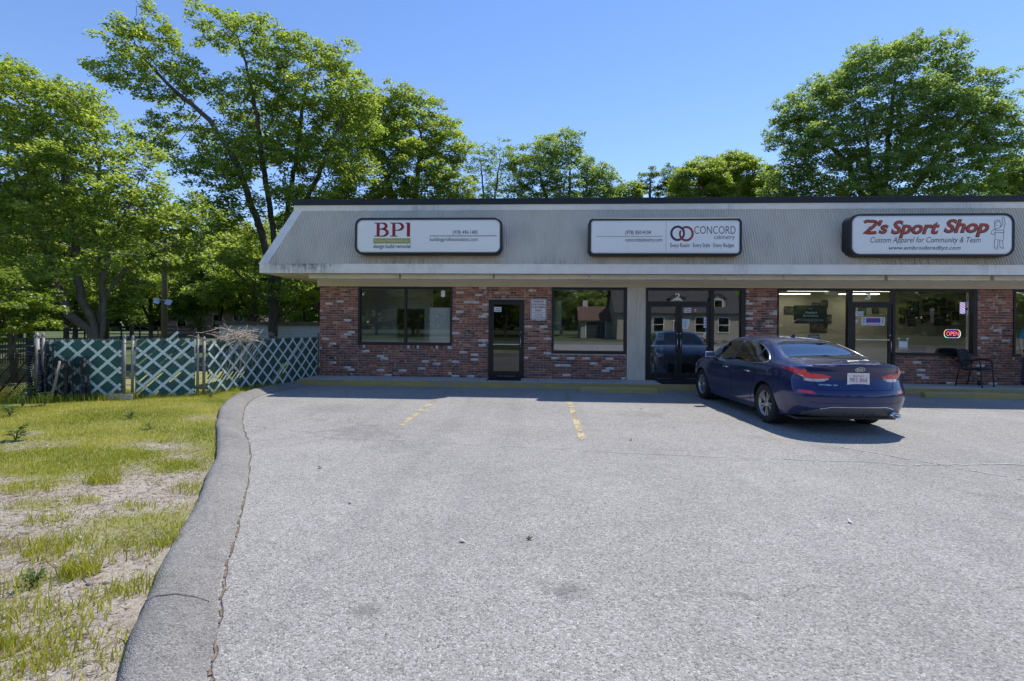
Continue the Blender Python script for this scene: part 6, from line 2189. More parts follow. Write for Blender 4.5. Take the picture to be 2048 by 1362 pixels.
s.build("steering_wheel", MT["blacktrim"], car, smooth=True)
# pale sticker inside the lower left of the rear glass

# ------------------------------------------------------------------ slatted chain-link fence
MT["slat_teal"] = worn("teal privacy slats", (0.013, 0.118, 0.110), 0.45, 0, 0.2, 5, 60, 0.05)
MT["slat_green"] = worn("dark green privacy slats", (0.045, 0.105, 0.070), 0.5, 0, 0.25, 5, 60, 0.05)
MT["mint"] = worn("pale mint lattice strips", (0.72, 0.82, 0.76), 0.5, 0, 0.12, 3, 50, 0.05)
MT["galv"] = worn("galvanised steel", (0.27, 0.265, 0.26), 0.6, 0.4, 0.15, 6, 60, 0.1)
MT["blackwire"] = worn("black coated wire", (0.012, 0.012, 0.013), 0.35, 0, 0.1, 6, 60, 0.02)
MT["stick"] = worn("weathered wooden stake", (0.33, 0.26, 0.19), 0.9, 0, 0.2, 8, 60, 0.2)


def clip_line(c, sgn, L, H, v0=0.0):
    """segment of u = c + sgn*v inside 0..L x v0..H"""
    a, b = v0, H
    if sgn > 0: a, b = max(a, -c), min(b, L - c)
    else: a, b = max(a, c - L), min(b, c)
    if b - a < 0.05: return None
    return (c + sgn * a, a), (c + sgn * b, b)


def slat_panel(p0, p1, z0, z1, mat, strip_pitch, t, lean=0.0, holes=(), rs=1, phase=0.0):
    p0, p1 = Vector(p0), Vector(p1)
    L = (p1 - p0).length; H = z1 - z0
    ex = (p1 - p0) / L; ez = Vector((0, 0, 1)); en = Vector((ex.y, -ex.x, 0))   # towards the viewer side
    W = lambda u, v, n=0: p0 + ex * u + ez * (z0 + v) + en * (n - lean * v)
    r = random.Random(rs)

    def bar(s, a, b, w, n, amp=0.0, th=0.0):
        d = Vector((b[0] - a[0], b[1] - a[1])); l = d.length; d /= l
        q = Vector((-d.y, d.x)) * w / 2
        k = 6; off = 0
        for i in range(k):
            ta, tb = i / k, (i + 1) / k
            oa = amp * math.sin(ta * 7 + a[0] * 9); ob = amp * math.sin(tb * 7 + a[0] * 9)
            A = (a[0] + d.x * l * ta, a[1] + d.y * l * ta); B = (a[0] + d.x * l * tb, a[1] + d.y * l * tb)
            s.face([W(A[0] - q.x, A[1] - q.y, n + oa), W(B[0] - q.x, B[1] - q.y, n + ob), W(B[0] + q.x, B[1] + q.y, n + ob), W(A[0] + q.x, A[1] + q.y, n + oa)])
    s = MB()
    c = -H
    while c < L:
        seg = clip_line(c, 1, L, H)
        c += 0.0455
        if not seg: continue
        a, b = seg
        m = ((a[0] + b[0]) / 2 / L, (a[1] + b[1]) / 2 / H)
        if r.random() < 0.03: continue
        w = 0.041 * r.uniform(0.86, 1.05)
        # torn slats
        cut = [h for h in holes if h[0] < c / L < h[1]]
        if cut and r.random() < 0.55:
            k = r.uniform(0.35, 0.6)
            b = (a[0] + (b[0] - a[0]) * k, a[1] + (b[1] - a[1]) * k) if r.random() < .4 else b
            a = (b[0] - (b[0] - a[0]) * 0.55, b[1] - (b[1] - a[1]) * 0.55)
        bar(s, a, b, w, r.uniform(-0.004, 0.004), 0.003)
    s.build("slats", mat, t, world=True, fixn=False)
    # lattice strips: rising ones lie over, falling ones are woven
    s = MB(); s2 = MB()
    c = -H + phase
    while c < L:
        seg = clip_line(c, 1, L, H)
        if seg and math.hypot(seg[1][0] - seg[0][0], seg[1][1] - seg[0][1]) > 0.12:
            a, b = seg
            bar(s, a, b, 0.054, 0.014 + r.uniform(0, .004), 0.004)
        c += strip_pitch
    c = phase
    while c < L + H:
        seg = clip_line(c, -1, L, H)
        if seg and math.hypot(seg[1][0] - seg[0][0], seg[1][1] - seg[0][1]) > 0.12:
            a, b = seg
            l = math.hypot(b[0] - a[0], b[1] - a[1])
            d = ((b[0] - a[0]) / l, (b[1] - a[1]) / l)
            k = 0.0
            while k < l - 0.02:
                e = min(k + 0.0585, l)
                q = (-d[1] * .025, d[0] * .025)
                A = (a[0] + d[0] * k, a[1] + d[1] * k); B = (a[0] + d[0] * e, a[1] + d[1] * e)
                s2.face([W(A[0] - q[0], A[1] - q[1], .010), W(B[0] - q[0], B[1] - q[1], .010), W(B[0] + q[0], B[1] + q[1], .012), W(A[0] + q[0], A[1] + q[1], .012)])
                k += 0.0645
        c += strip_pitch
    s.build("lattice", MT["mint"], t, world=True, fixn=False)
    s2.build("lattice", MT["mint"], t, world=True, fixn=False)
    # woven wire on the falling diagonal, catching the light
    s = MB()
    c = 0.03
    while c < L + H:
        seg = clip_line(c, -1, L, H)
        if seg:
            a, b = seg; n = 10
            s.tube([W(a[0] + (b[0] - a[0]) * i / n, a[1] + (b[1] - a[1]) * i / n, 0.010 + 0.004 * (-1) ** i) for i in range(n + 1)], 0.0016, 3, caps=False)
        c += 0.062
    # zigzag selvedge on top
    pts = []
    u = 0
    while u < L: pts += [W(u, H), W(u + .022, H + .025)]; u += .045
    s.tube(pts, 0.002, 3, caps=False)
    s.build("chain_link", MT["galv"], t, world=True)
    # rails
    s = MB()
    s.tube([W(0, H - .02, -.02), W(L, H - .02, -.02)], .017, 8)
    s.tube([W(0, .03, -.02), W(L, .03, -.02)], .015, 8)
    return s, W, L, H


def post(x, y, h, r, name, label, t=None):
    s = MB().tube([(x, y, -.05), (x, y, h)], r, 12)
    s.lathe([(r * 1.25, h - .02), (r * 1.3, h), (r * .9, h + .03), (r * .55, h + .055), (0, h + .068)], (x, y, 0), "z", 12)
    if t is not None:
        return s.build(name, MT["galv"], t, world=True, smooth=True)
    o = s.build(name, MT["galv"], None, smooth=True)
    return tag(o, label, "fence post")


t = thing("slat_gate", "left gate leaf with teal slats and pale lattice strips, half hidden by black netting", "gate", (-9.0, 9.7, 0))
s, W, L, H = slat_panel((-9.60, 9.46, 0), (-8.42, 9.88, 0), .05, 1.255, MT["slat_teal"], .335, t, 0.0, (), 3, .12)
s.tube([W(0, 0, -.02), W(0, H, -.02)], .018, 8); s.tube([W(L, 0, -.02), W(L, H, -.02)], .018, 8)
s.build("gate_frame", MT["galv"], t, world=True, smooth=True)
t = thing("slat_gate", "middle gate leaf with teal slats, pale lattice strips and torn slats at its foot", "gate", (-7.8, 10.25, 0))
s, W, L, H = slat_panel((-8.17, 9.96, 0), (-7.36, 10.54, 0), .05, 1.275, MT["slat_teal"], .335, t, 0.02, ((-.1, .3),), 5, .05)
s.tube([W(0, 0, -.02), W(0, H, -.02)], .018, 8); s.tube([W(L, 0, -.02), W(L, H, -.02)], .018, 8)
s.build("gate_frame", MT["galv"], t, world=True, smooth=True)
s = MB().obox(W(.62, H + .06, .015), ex := Vector((.07, .05, .09)), Vector((.002, -.003, 0)), Vector((-.014, -.01, .018)))
s.build("loose_strip", MT["mint"], t, world=True)
t = thing("slat_fence", "dark green slat fence panel with pale lattice strips running to the brick corner", "fence", (-6.8, 12.5, 0))
s, W, L, H = slat_panel((-7.20, 10.74, 0), (-6.40, 14.38, 0), .06, 1.22, MT["slat_green"], .36, t, 0.0, ((-.15, .12), (.5, .62)), 8, .2)
s.build("rail", MT["galv"], t, world=True, smooth=True)
post(-6.385, 14.42, 1.30, .028, "end_post", None, t)
post(-9.74, 9.42, 1.34, .042, "fence_post", "thick ball-capped steel fence post wrapped in black netting")
post(-9.635, 9.445, 1.34, .026, "fence_post", "thin steel post right beside the thick ball-capped post")
post(-8.375, 9.90, 1.31, .026, "fence_post", "steel gate post at the right edge of the left gate leaf")
post(-8.225, 9.93, 1.29, .026, "fence_post", "steel gate post at the left edge of the middle gate leaf")
post(-7.31, 10.58, 1.31, .026, "fence_post", "steel gate post at the right edge of the middle gate leaf")
post(-7.24, 10.68, 1.26, .030, "fence_post", "steel post at the left end of the dark green fence")
# hinge hardware between the leaves
s = MB()
for z in (.35, .48, .62, 1.18): s.tube([(-8.40, 9.89, z), (-8.30, 9.86, z + .01), (-8.20, 9.93, z)], .009, 6)
tag(s.build("gate_latch", MT["galv"], None), "steel latch and hinge straps joining the two gate posts", "latch")
# small wire infill right of the middle leaf
s = MB()
for k in range(9): s.tube([(-7.30, 10.60, .3 + k * .1), (-7.25, 10.67, .36 + k * .1)], .003, 4)
tag(s.build("wire_infill", MT["galv"], None), "narrow strip of chain-link between the two steel posts", "wire mesh")

# black netting: bunched on the posts, hanging over the left leaf
rn = random.Random(21)


def net_roll(x, y, h, r, wob, label):
    t = thing("netting_roll", label, "netting", (x, y, 0), 0, "rolls of black netting on the left gate")
    s = MB()
    n = int(h / .022)
    pts, rs = [], []
    ph = rn.uniform(0, 6)
    for i in range(n + 1):
        z = h * i / n
        pts.append((wob * math.sin(z * 4 + ph), wob * .6 * math.cos(z * 5 + ph), z))
        rs.append(r * (0.75 + .25 * math.sin(z * 6 + ph) + (.18 if i % 2 else -.05)))
    s.tube(pts, rs, 9)
    s.build("netting", MT["blackwire"], t, smooth=False)
    s = MB()
    for i in range(0, n, 2):
        p = Vector(pts[i]); a0 = rn.uniform(0, 6)
        if rn.random() < .75:
            s.tube([p + Vector((rs[i] * 1.25 * math.cos(a0 + a), rs[i] * 1.25 * math.sin(a0 + a), .012 * math.sin(a * 2))) for a in (0, .7, 1.4, 2.1, 2.8)], .0035, 4)
    s.build("loose_wire", MT["galv"], t)


for i, (x, y, h, r, w, lab) in enumerate(((-9.78, 9.33, 1.16, .070, .02, "black netting roll bunched on the thick ball-capped post"), (-9.62, 9.36, 1.08, .042, .02, "black netting roll on the thin post right of the thick one"), (-9.50, 9.38, 1.22, .034, .03, "tall black netting roll at the left edge of the teal gate leaf"),
                                         (-9.40, 9.42, 1.20, .022, .02, "thin tall black netting roll on the teal gate leaf"), (-9.22, 9.48, .86, .030, .03, "black netting roll right of the wooden stake"), (-9.10, 9.52, .80, .020, .02, "thinnest black netting roll on the teal gate leaf"), (-8.94, 9.56, .93, .044, .035, "rightmost black netting roll on the teal gate leaf"), (-8.86, 9.60, .80, .022, .03, "short black netting roll behind the rightmost one"))):
    net_roll(x, y, h, r, w, lab)
# sheet of sagging net on the teal leaf and to the left of the post
s = MB()
for k in range(34):
    z = .04 + k * .027
    x0, x1 = -9.58, -8.9 + .05 * math.sin(k)
    s.tube([Vector((x0 + (x1 - x0) * q / 5, 9.42 + .36 * (x0 + (x1 - x0) * q / 5 + 9.58) + .02 * math.sin(q * 2 + k), z + .015 * math.sin(q * 1.9 + k * .4))) for q in range(6)], .0038, 3, caps=False)
for k in range(15):
    x = -9.57 + k * .047
    s.tube([(x + .02 * math.sin(z * 9 + k), 9.42 + .36 * (x + 9.58), z) for z in (0.03, .25, .5, .75, .9)], .005, 3, caps=False)
tag(s.build("netting_sheet", MT["blackwire"], None), "ragged sheet of black netting hanging over the lower teal gate leaf", "netting")
s = MB()
Lb = 5.2
Hh = lambda x: 1.02 - .075 * (-9.75 - x)
c = 0
while c < Lb + 1.2:
    for sg in (1, -1):
        pts = []
        for q in range(13):
            v = 1.08 * q / 12
            u = c - v if sg > 0 else c - 1.1 + v
            x = -9.78 - u
            if 0 <= u <= Lb and v <= Hh(x): pts.append((x, 9.33 - .02 * u + .035 * math.sin(u * 3 + v * 4), v))
        if len(pts) > 1: s.tube(pts, .0075 if sg > 0 else .0045, 3, caps=False)
    c += .036
# folded pleats: doubled wires show as heavy slanting lines
for k in range(26):
    u0 = -0.8 + k * .24
    pts = []
    for q in range(9):
        v = q / 8 * .98
        u = u0 + (1 - v) * .9
        x = -9.78 - u
        if 0 <= u <= Lb and v <= Hh(x): pts.append((x, 9.30 - .02 * u, v))
    if len(pts) > 1: s.tube(pts, .020, 5, caps=False)
tag(s.build("netting_fence", MT["blackwire"], None), "low black chain-link netting fence left of the thick post", "fence")
# stake
t_ = MB().tube([(-9.38, 9.30, 0.0), (-9.30, 9.36, .42), (-9.255, 9.40, .86)], [.022, .024, .021], 8)
tag(t_.build("wooden_stake", MT["stick"], None, smooth=True), "weathered wooden stake leaning on the left gate leaf", "stake")
# hollow concrete block
t = thing("concrete_block", "grey hollow concrete block lying on the grass before the gate posts", "concrete block", (-8.28, 10.02 - .28, .05), math.radians(20))
MT["block"] = worn("concrete block", (0.42, 0.38, 0.36), 0.95, 0, 0.15, 6, 60, 0.5)
s = MB()
s.box(-.20, .20, -.095, -.065, 0, .14).box(-.20, .20, .065, .095, 0, .14)
for x in (-.20, -.015, .17): s.box(x, x + .03, -.0649, .0649, .001, .139)
s.build("shell", MT["block"], t, bevel=0.004)

# dead vine heap on top of the fence
rv = random.Random(33)
MT["deadvine"] = worn("dead grey vines", (0.44, 0.37, 0.30), 0.9, 0, 0.25, 6, 60, 0.1)
s = MB()
cx, cy, cz = -7.0, 11.68, 1.28
for k in range(150):
    a = rv.gauss(0, .5); l = rv.uniform(.25, .8)
    o = Vector((cx + rv.gauss(0, .10) + .22 * a * .3, cy + rv.gauss(0, .42), cz + abs(rv.gauss(0, .085)) - .02))
    d = Vector((rv.uniform(-.5, .5), rv.choice((-1, 1)) * rv.uniform(.4, 1), rv.uniform(-.25, .3))).normalized()
    p = o - d * l * .5; pts = [p.copy()]
    for q in range(6):
        d = (d + Vector((rv.uniform(-.3, .3), rv.uniform(-.3, .3), rv.uniform(-.3, .28) - .10 * (q > 3)))).normalized()
        p = p + d * l / 6; pts.append(p.copy())
    s.tube(pts, [rv.uniform(.0035, .0075)] * len(pts), 4, caps=False)
for k in range(16):
    y = cy + rv.uniform(-.5, .5)
    p = Vector((cx - .2 + (y - cy) * .22, y, 1.27)); pts = [p.copy()]; d = Vector((.1, rv.uniform(-.6, .6), -.6)).normalized()
    p.x += .26
    for q in range(8):
        d = (d + Vector((0, rv.uniform(-.5, .5), rv.uniform(-.35, .2)))).normalized(); p = p + d * .10; p.x = max(p.x, -7.0 + (p.y - 11.6) * .22 + .04); pts.append(p.copy())
    s.tube(pts, .004, 4, caps=False)
tag(s.build("dead_vines", MT["deadvine"], None), "tangled heap of pale dead vines lying on the dark green fence", "dead vines")

# ------------------------------------------------------------------ low painted brick outbuilding beyond the fence
ob = thing("outbuilding", "low grey painted brick outbuilding with brown roof edge beyond the fence", "outbuilding", (-9, 24, 0))
def pbrick_mat():
    m, nt, b, L = new_mat("grey painted brick")
    bt = nd(nt, "ShaderNodeTexBrick"); bt.inputs["Scale"].default_value = 1.0
    bt.inputs["Brick Width"].default_value = .21; bt.inputs["Row Height"].default_value = .068; bt.inputs["Mortar Size"].default_value = .006
    bt.inputs["Color1"].default_value = (.68, .70, .75, 1); bt.inputs["Color2"].default_value = (.78, .80, .85, 1); bt.inputs["Mortar"].default_value = (.45, .46, .52, 1)
    v = coords(nt, L, rot=(math.radians(90), 0, 0))
    L(v, bt.inputs["Vector"]); L(bt.outputs[0], b.inputs["Base Color"]); b.inputs["Roughness"].default_value = .85
    bump(nt, L, b, bt.outputs["Fac"], -.6, .01)
    return m
p0 = at(438, 650, 23.0); p1 = at(760, 650, 24.6)
MB().box(p0.x, p1.x, p0.y, p0.y + 6, -.1, 1.50).build("wall", pbrick_mat(), ob, world=True)
MB().box(p0.x - .12, p1.x + .12, p0.y - .12, p0.y + 6.1, 1.501, 1.66).build("roof_edge", worn("brown roof edge", (0.20, 0.13, 0.10), 0.7), ob, world=True, bevel=.01)
MB().lathe([(0, 1.661), (.09, 1.661), (.09, 1.74), (.14, 1.76), (.12, 1.86), (0, 1.9)], (p1.x - 2.2, p0.y + 1.2, 0), "z", 14).build("vent", MT["white"], ob, world=True, smooth=True)

# ------------------------------------------------------------------ utility pole with flood lamps
pp = at(328, 650, 26)
t = thing("utility_pole", "grey timber utility pole with two small flood lamps behind the gate", "utility pole", (pp.x, pp.y, 0))
MB().tube([(0, 0, -.1), (0.02, 0, 4.5), (.05, 0, 5.8)], [.14, .13, .115], 12).build("pole", worn("weathered timber pole", (0.17, 0.135, 0.095), 0.9, 0, .2, 5, 50, .4), t, smooth=True)
for sx in (-1, 1):
    MB().obox((sx * .30 + .04, -.16, 2.62 - .03 * sx), (.15, .0, -.04), (0, .02, .05), (.02, .04, .08)).build("flood_lamp", MT["alu"], t, bevel=.01)
MB().tube([(-.22, -.15, 2.66), (0, -.15, 2.72), (.26, -.15, 2.62)], .02, 6).build("lamp_arm", MT["galv"], t)
for k, (a, b) in enumerate((((0, 250, 16), (332, 505, 26)), ((-300, 380, 18), (332, 512, 26)), ((332, 498, 26), (700, 360, 40)))):
    A, B = at(*a), at(*b)
    pts = [A + (B - A) * (q / 14) - Vector((0, 0, 4 * .5 * (q / 14) * (1 - q / 14))) for q in range(15)]
    tag(MB().tube(pts, .012, 5, caps=False).build("overhead_wire", MT["blackwire"], None), ["overhead wire running from the pole up to the left edge", "lower overhead wire running from the pole to the left", "overhead wire running from the pole back over the shop roof"][k], "wire")

# ------------------------------------------------------------------ houses
MT["clap"] = worn("beige clapboard", (0.42, 0.36, 0.29), 0.8, 0, .06, 1, 20, .05)
MT["clap_pink"] = worn("dusty pink clapboard", (0.42, 0.27, 0.25), 0.8, 0, .06, 1, 20, .05)
MT["roof_brown"] = worn("brown shingles", (0.14, 0.085, 0.065), 0.9, 0, .2, 3, 40, .3)
MT["roof_grey"] = worn("dark grey shingles", (0.06, 0.058, 0.06), 0.9, 0, .2, 3, 40, .3)
MT["winglass"] = glass_mat("house window glass", (.10, .11, .12), .12)


def gable_house(name, label, loc, rz, w, d, h, rh, wallm, roofm, wins, doors=(), garage=None, cat="house", dormers=0):
    """front faces -Y (own frame); ridge runs along X"""
    t = thing(name, label, cat, loc, rz)
    s = MB()
    # clapboards as stepped courses on the front
    z = 0
    while z < h:
        z1 = min(z + .13, h)
        s.face([(-w / 2, -d / 2 - .022, z), (w / 2, -d / 2 - .022, z), (w / 2, -d / 2, z1), (-w / 2, -d / 2, z1)])
        s.face([(-w / 2, -d / 2, z1), (w / 2, -d / 2, z1), (w / 2, -d / 2 - .022, z1), (-w / 2, -d / 2 - .022, z1)])
        z = z1
    s.box(-w / 2, w / 2, -d / 2 + .001, d / 2, -.1, h, skip=("front",))
    for sx in (-1, 1): s.face([(sx * w / 2, -d / 2, h), (sx * w / 2, d / 2, h), (sx * w / 2, 0, h + rh)])
    s.build("wall", wallm, t, fixn=False)
    s = MB(); ov = .35; k = rh / (d / 2)
    for sy in (-1, 1):
        s.prism([(sy * (d / 2 + ov), h - ov * k), (sy * (d / 2 + ov), h - ov * k + .12), (0, h + rh + .12), (0, h + rh)], "x", -w / 2 - ov, w / 2 + ov)
    ro = s.build("roof", roofm, t)
    MB().box(w * .22, w * .22 + .6, .2, .9, h + rh * .4, h + rh + .9).build("chimney", MT["mortar"], ro)
    for k2 in range(dormers):
        x = -w / 2 + w * (k2 + .5) / dormers
        s = MB().prism([(x - .75, h + .25), (x + .75, h + .25), (x + .75, h + 1.45), (x, h + 1.95), (x - .75, h + 1.45)], "y", -d / 2 + .45, -.4)
        dm = s.build("dormer", wallm, t)
        MB().prism([(x - .9, h + 1.36), (x, h + 1.97), (x + .9, h + 1.36), (x + .9, h + 1.48), (x, h + 2.09), (x - .9, h + 1.48)], "y", -d / 2 + .30, -.4).build("roof", roofm, dm)
        MB().box(x - .48, x + .48, -d / 2 + .40, -d / 2 + .446, h + .42, h + 1.35).build("window_frame", MT["white"], dm)
        MB().box(x - .38, x + .38, -d / 2 + .385, -d / 2 + .3995, h + .5, h + 1.27).build("pane", MT["winglass"], dm)
    for x, z0, ww, hh in wins:
        y = -d / 2 - .04
        s = MB(); b = .09
        s.box(x - ww / 2 - b, x + ww / 2 + b, y - .03, y + .03, z0 - b, z0).box(x - ww / 2 - b, x + ww / 2 + b, y - .03, y + .03, z0 + hh, z0 + hh + b).box(x - ww / 2 - b, x - ww / 2, y - .03, y + .03, z0, z0 + hh).box(x + ww / 2, x + ww / 2 + b, y - .03, y + .03, z0, z0 + hh)
        s.box(x - ww / 2, x + ww / 2, y - .02, y + .02, z0 + hh / 2 - .03, z0 + hh / 2 + .03)
        wo = s.build("window", MT["white"], t)
        MB().box(x - ww / 2, x + ww / 2, y - .005, y + .015, z0, z0 + hh).build("pane", MT["winglass"], wo)
    for x, ww, hh in doors:
        y = -d / 2 - .04
        do = MB().box(x - ww / 2 - .1, x + ww / 2 + .1, y - .03, y + .03, 0, hh + .1).build("door", MT["white"], t)
        MB().box(x - ww / 2, x + ww / 2, y - .045, y - .031, .02, hh).build("door_leaf", MT["rust"], do)
    if garage:
        x, ww, hh = garage
        y = -d / 2 - .04
        do = MB().box(x - ww / 2 - .12, x + ww / 2 + .12, y - .03, y + .03, 0, hh + .12).build("garage_door", MT["white"], t)
        s = MB()
        for k3 in range(4): s.box(x - ww / 2, x + ww / 2, y - .05, y - .031, .02 + hh * k3 / 4, hh * (k3 + 1) / 4 - .02)
        s.build("door_panel", MT["cabin"], do)
    return t


hp = at(460, 655, 62)
gable_house("house", "dusty pink house with pale porch glimpsed between the tree trunks behind the pole", (hp.x, hp.y, 0), math.radians(-6), 11, 7, 3.4, 2.4, MT["clap_pink"], MT["roof_grey"], [(-3.4, 1.0, 1.1, 1.4), (1.2, 1.0, 1.1, 1.4), (3.8, 1.0, 1.1, 1.4)], [(-1.2, .95, 2.1)])
# rail fence before it
t = thing("rail_fence", "low dark post and rail fence before the distant pink house", "fence", (hp.x, hp.y - 14, 0))
s = MB()
for k in range(9): s.box(-7.2 + k * 1.8, -7.1 + k * 1.8, -.05, .05, 0, 1.15)
s.build("rail_post", MT["bark"], t)
s = MB()
for z in (.35, .72, 1.05): s.box(-7.3, 7.4, -.08, -.051, z, z + .1)
s.build("rail", MT["bark"], t)
# black picket yard fence at the far left
t = thing("picket_fence", "thin black metal picket fence far behind the netting at the left edge", "fence", (-20, 17.5, 0))
a, b = at(-160, 700, 19), at(150, 690, 19)
s = MB(); n = 60
for k in range(n + 1):
    p = a + (b - a) * (k / n)
    big = k % 12 == 0
    s.box(p.x - (.04 if big else .010), p.x + (.04 if big else .010), p.y - .01, p.y + .01, 0, 1.05 if big else .98)
s.build("picket", MT["blackwire"], t, world=True)
s = MB()
for z in (.18, .86): s.tube([(a.x, a.y, z), (b.x, b.y, z)], .018, 6)
s.build("rail", MT["blackwire"], t, world=True)

# across the road, behind the viewer: what the shop windows mirror
gable_house("house", "beige clapboard house with dormers mirrored in the second shop's glass doors", (15.2, -33.5, 0), PI, 13.5, 8, 3.2, 3.4, MT["clap"], MT["roof_grey"], [(-4.9, .9, 1.1, 1.6), (-2.4, .9, 1.1, 1.6), (2.2, .9, 1.1, 1.6), (4.9, .9, 1.1, 1.6)], [(0, 1.0, 2.1)], dormers=3)
gable_house("garage", "small beige garage with brown roof mirrored in the second shop's big window", (6.6, -37, 0), PI, 3.6, 5, 2.3, 1.5, MT["clap"], MT["roof_brown"], [], [], (0, 2.3, 2.0), "garage")
# stone pile and dry wall there
MT["stone"] = worn("grey field stone", (0.38, 0.35, 0.31), 0.9, 0, .2, 6, 50, .3)
rs_ = random.Random(9)
s = MB()
for k in range(46):
    x, y, z = 14.5 + rs_.gauss(0, 1.1), -19.0 + rs_.gauss(0, .5), 0
    z = max(0, .55 - abs(x - 14.5) * .3) * rs_.random()
    r = rs_.uniform(.12, .28)
    R_ = Matrix.Rotation(rs_.uniform(0, 6), 4, Vector((rs_.random(), rs_.random(), rs_.random() + .1)))
    s.obox((x, y, z + r * .5), R_.to_3x3() @ Vector((r, 0, 0)), R_.to_3x3() @ Vector((0, r * .7, 0)), R_.to_3x3() @ Vector((0, 0, r * .5)))
tag(s.build("stone_heap", MT["stone"], None, bevel=.03), "heap of pale broken stones across the road, mirrored in the glass doors", "stone heap")

# ------------------------------------------------------------------ trees
def colonize(start, parents, attr, step, kill, iters, rg, up=0.06, maxn=5000):
    nodes = [np.array(p, float) for p in start]; par = list(parents)
    P = np.array(nodes); A = attr.copy()
    d = np.sqrt(((A[:, None, :] - P[None]) ** 2).sum(-1))
    near = d.argmin(1); dist = d.min(1)
    kids = {}
    for it in range(iters):
        if len(A) == 0 or len(nodes) > maxn: break
        new = []; newp = []
        for k in np.unique(near):
            m = near == k
            v = A[m] - nodes[k]
            v = (v / (np.linalg.norm(v, axis=1, keepdims=True) + 1e-9)).mean(0)
            v = v + rg.normal(0, .12, 3) + np.array([0, 0, up])
            n = np.linalg.norm(v)
            if n < 1e-6: continue
            v /= n
            q = nodes[k] + v * step
            c = kids.setdefault(k, [])
            if any(np.linalg.norm(q - w) < step * .35 for w in c):
                q = nodes[k] + (v + rg.normal(0, .6, 3)) * step
            c.append(q); new.append(q); newp.append(k)
        if not new: break
        b = len(nodes)
        nodes += new; par += newp
        NP = np.array(new)
        dn = np.sqrt(((A[:, None, :] - NP[None]) ** 2).sum(-1))
        i2 = dn.argmin(1); dm = dn.min(1)
        up_ = dm < dist
        near = np.where(up_, i2 + b, near); dist = np.where(up_, dm, dist)
        kp = dist > kill
        A, near, dist = A[kp], near[kp], dist[kp]
    return np.array(nodes), np.array(par)


def branch_mesh(N, par, r, nb, base=6):
    idx = np.where(par >= 0)[0]
    big = r[idx] > 0.03
    VV, FF = [], []; off = 0
    for mask, n in ((big, base + 2), (~big, 4)):
        I = idx[mask]
        if len(I) == 0: continue
        a, b = N[par[I]], N[I]
        d = b - a; d /= np.linalg.norm(d, axis=1, keepdims=True) + 1e-9
        ref = np.where(np.abs(d[:, 2:3]) < .9, np.array([[0, 0, 1.]]), np.array([[1., 0, 0]]))
        u = np.cross(d, ref); u /= np.linalg.norm(u, axis=1, keepdims=True) + 1e-9
        w = np.cross(d, u)
        ra = np.minimum(r[par[I]], r[I] * 1.25); rb = r[I]
        an = np.arange(n) * 2 * PI / n
        c, s = np.cos(an)[None, :, None], np.sin(an)[None, :, None]
        A = a[:, None] - d[:, None] * ra[:, None, None] * .2 + (u[:, None] * c + w[:, None] * s) * ra[:, None, None]
        B = b[:, None] + d[:, None] * rb[:, None, None] * .2 + (u[:, None] * c + w[:, None] * s) * rb[:, None, None]
        V = np.concatenate([A, B], 1).reshape(-1, 3)
        m = len(I); base_i = np.arange(m)[:, None] * 2 * n + off
        j = np.arange(n)[None]; j2 = (j + 1) % n
        F = np.stack([base_i + j, base_i + j2, base_i + n + j2, base_i + n + j], -1).reshape(-1, 4)
        VV.append(V); FF.append(F); off += len(V)
    return np.concatenate(VV), np.concatenate(FF)


def leaf_quads(C, size, rg, updir=0.75, tone0=None):
    n = len(C)
    nr = rg.normal(0, .55, (n, 3)); nr[:, 2] = np.abs(nr[:, 2]) * .6 + updir
    nr /= np.linalg.norm(nr, axis=1, keepdims=True)
    t = rg.normal(0, 1, (n, 3)); t[:, 2] -= .35
    t -= nr * (t * nr).sum(1, keepdims=True); t /= np.linalg.norm(t, axis=1, keepdims=True) + 1e-9
    b = np.cross(nr, t)
    s = size * rg.uniform(.65, 1.25, (n, 1))
    l = t * s; w = b * s * .42; fold = nr * s * .12
    V = np.stack([C - l * .5, C + w + fold - l * .05, C + l * .55 - fold * .8, C - w + fold - l * .05], 1).reshape(-1, 3)
    F = np.arange(4 * n).reshape(n, 4)
    return V, F


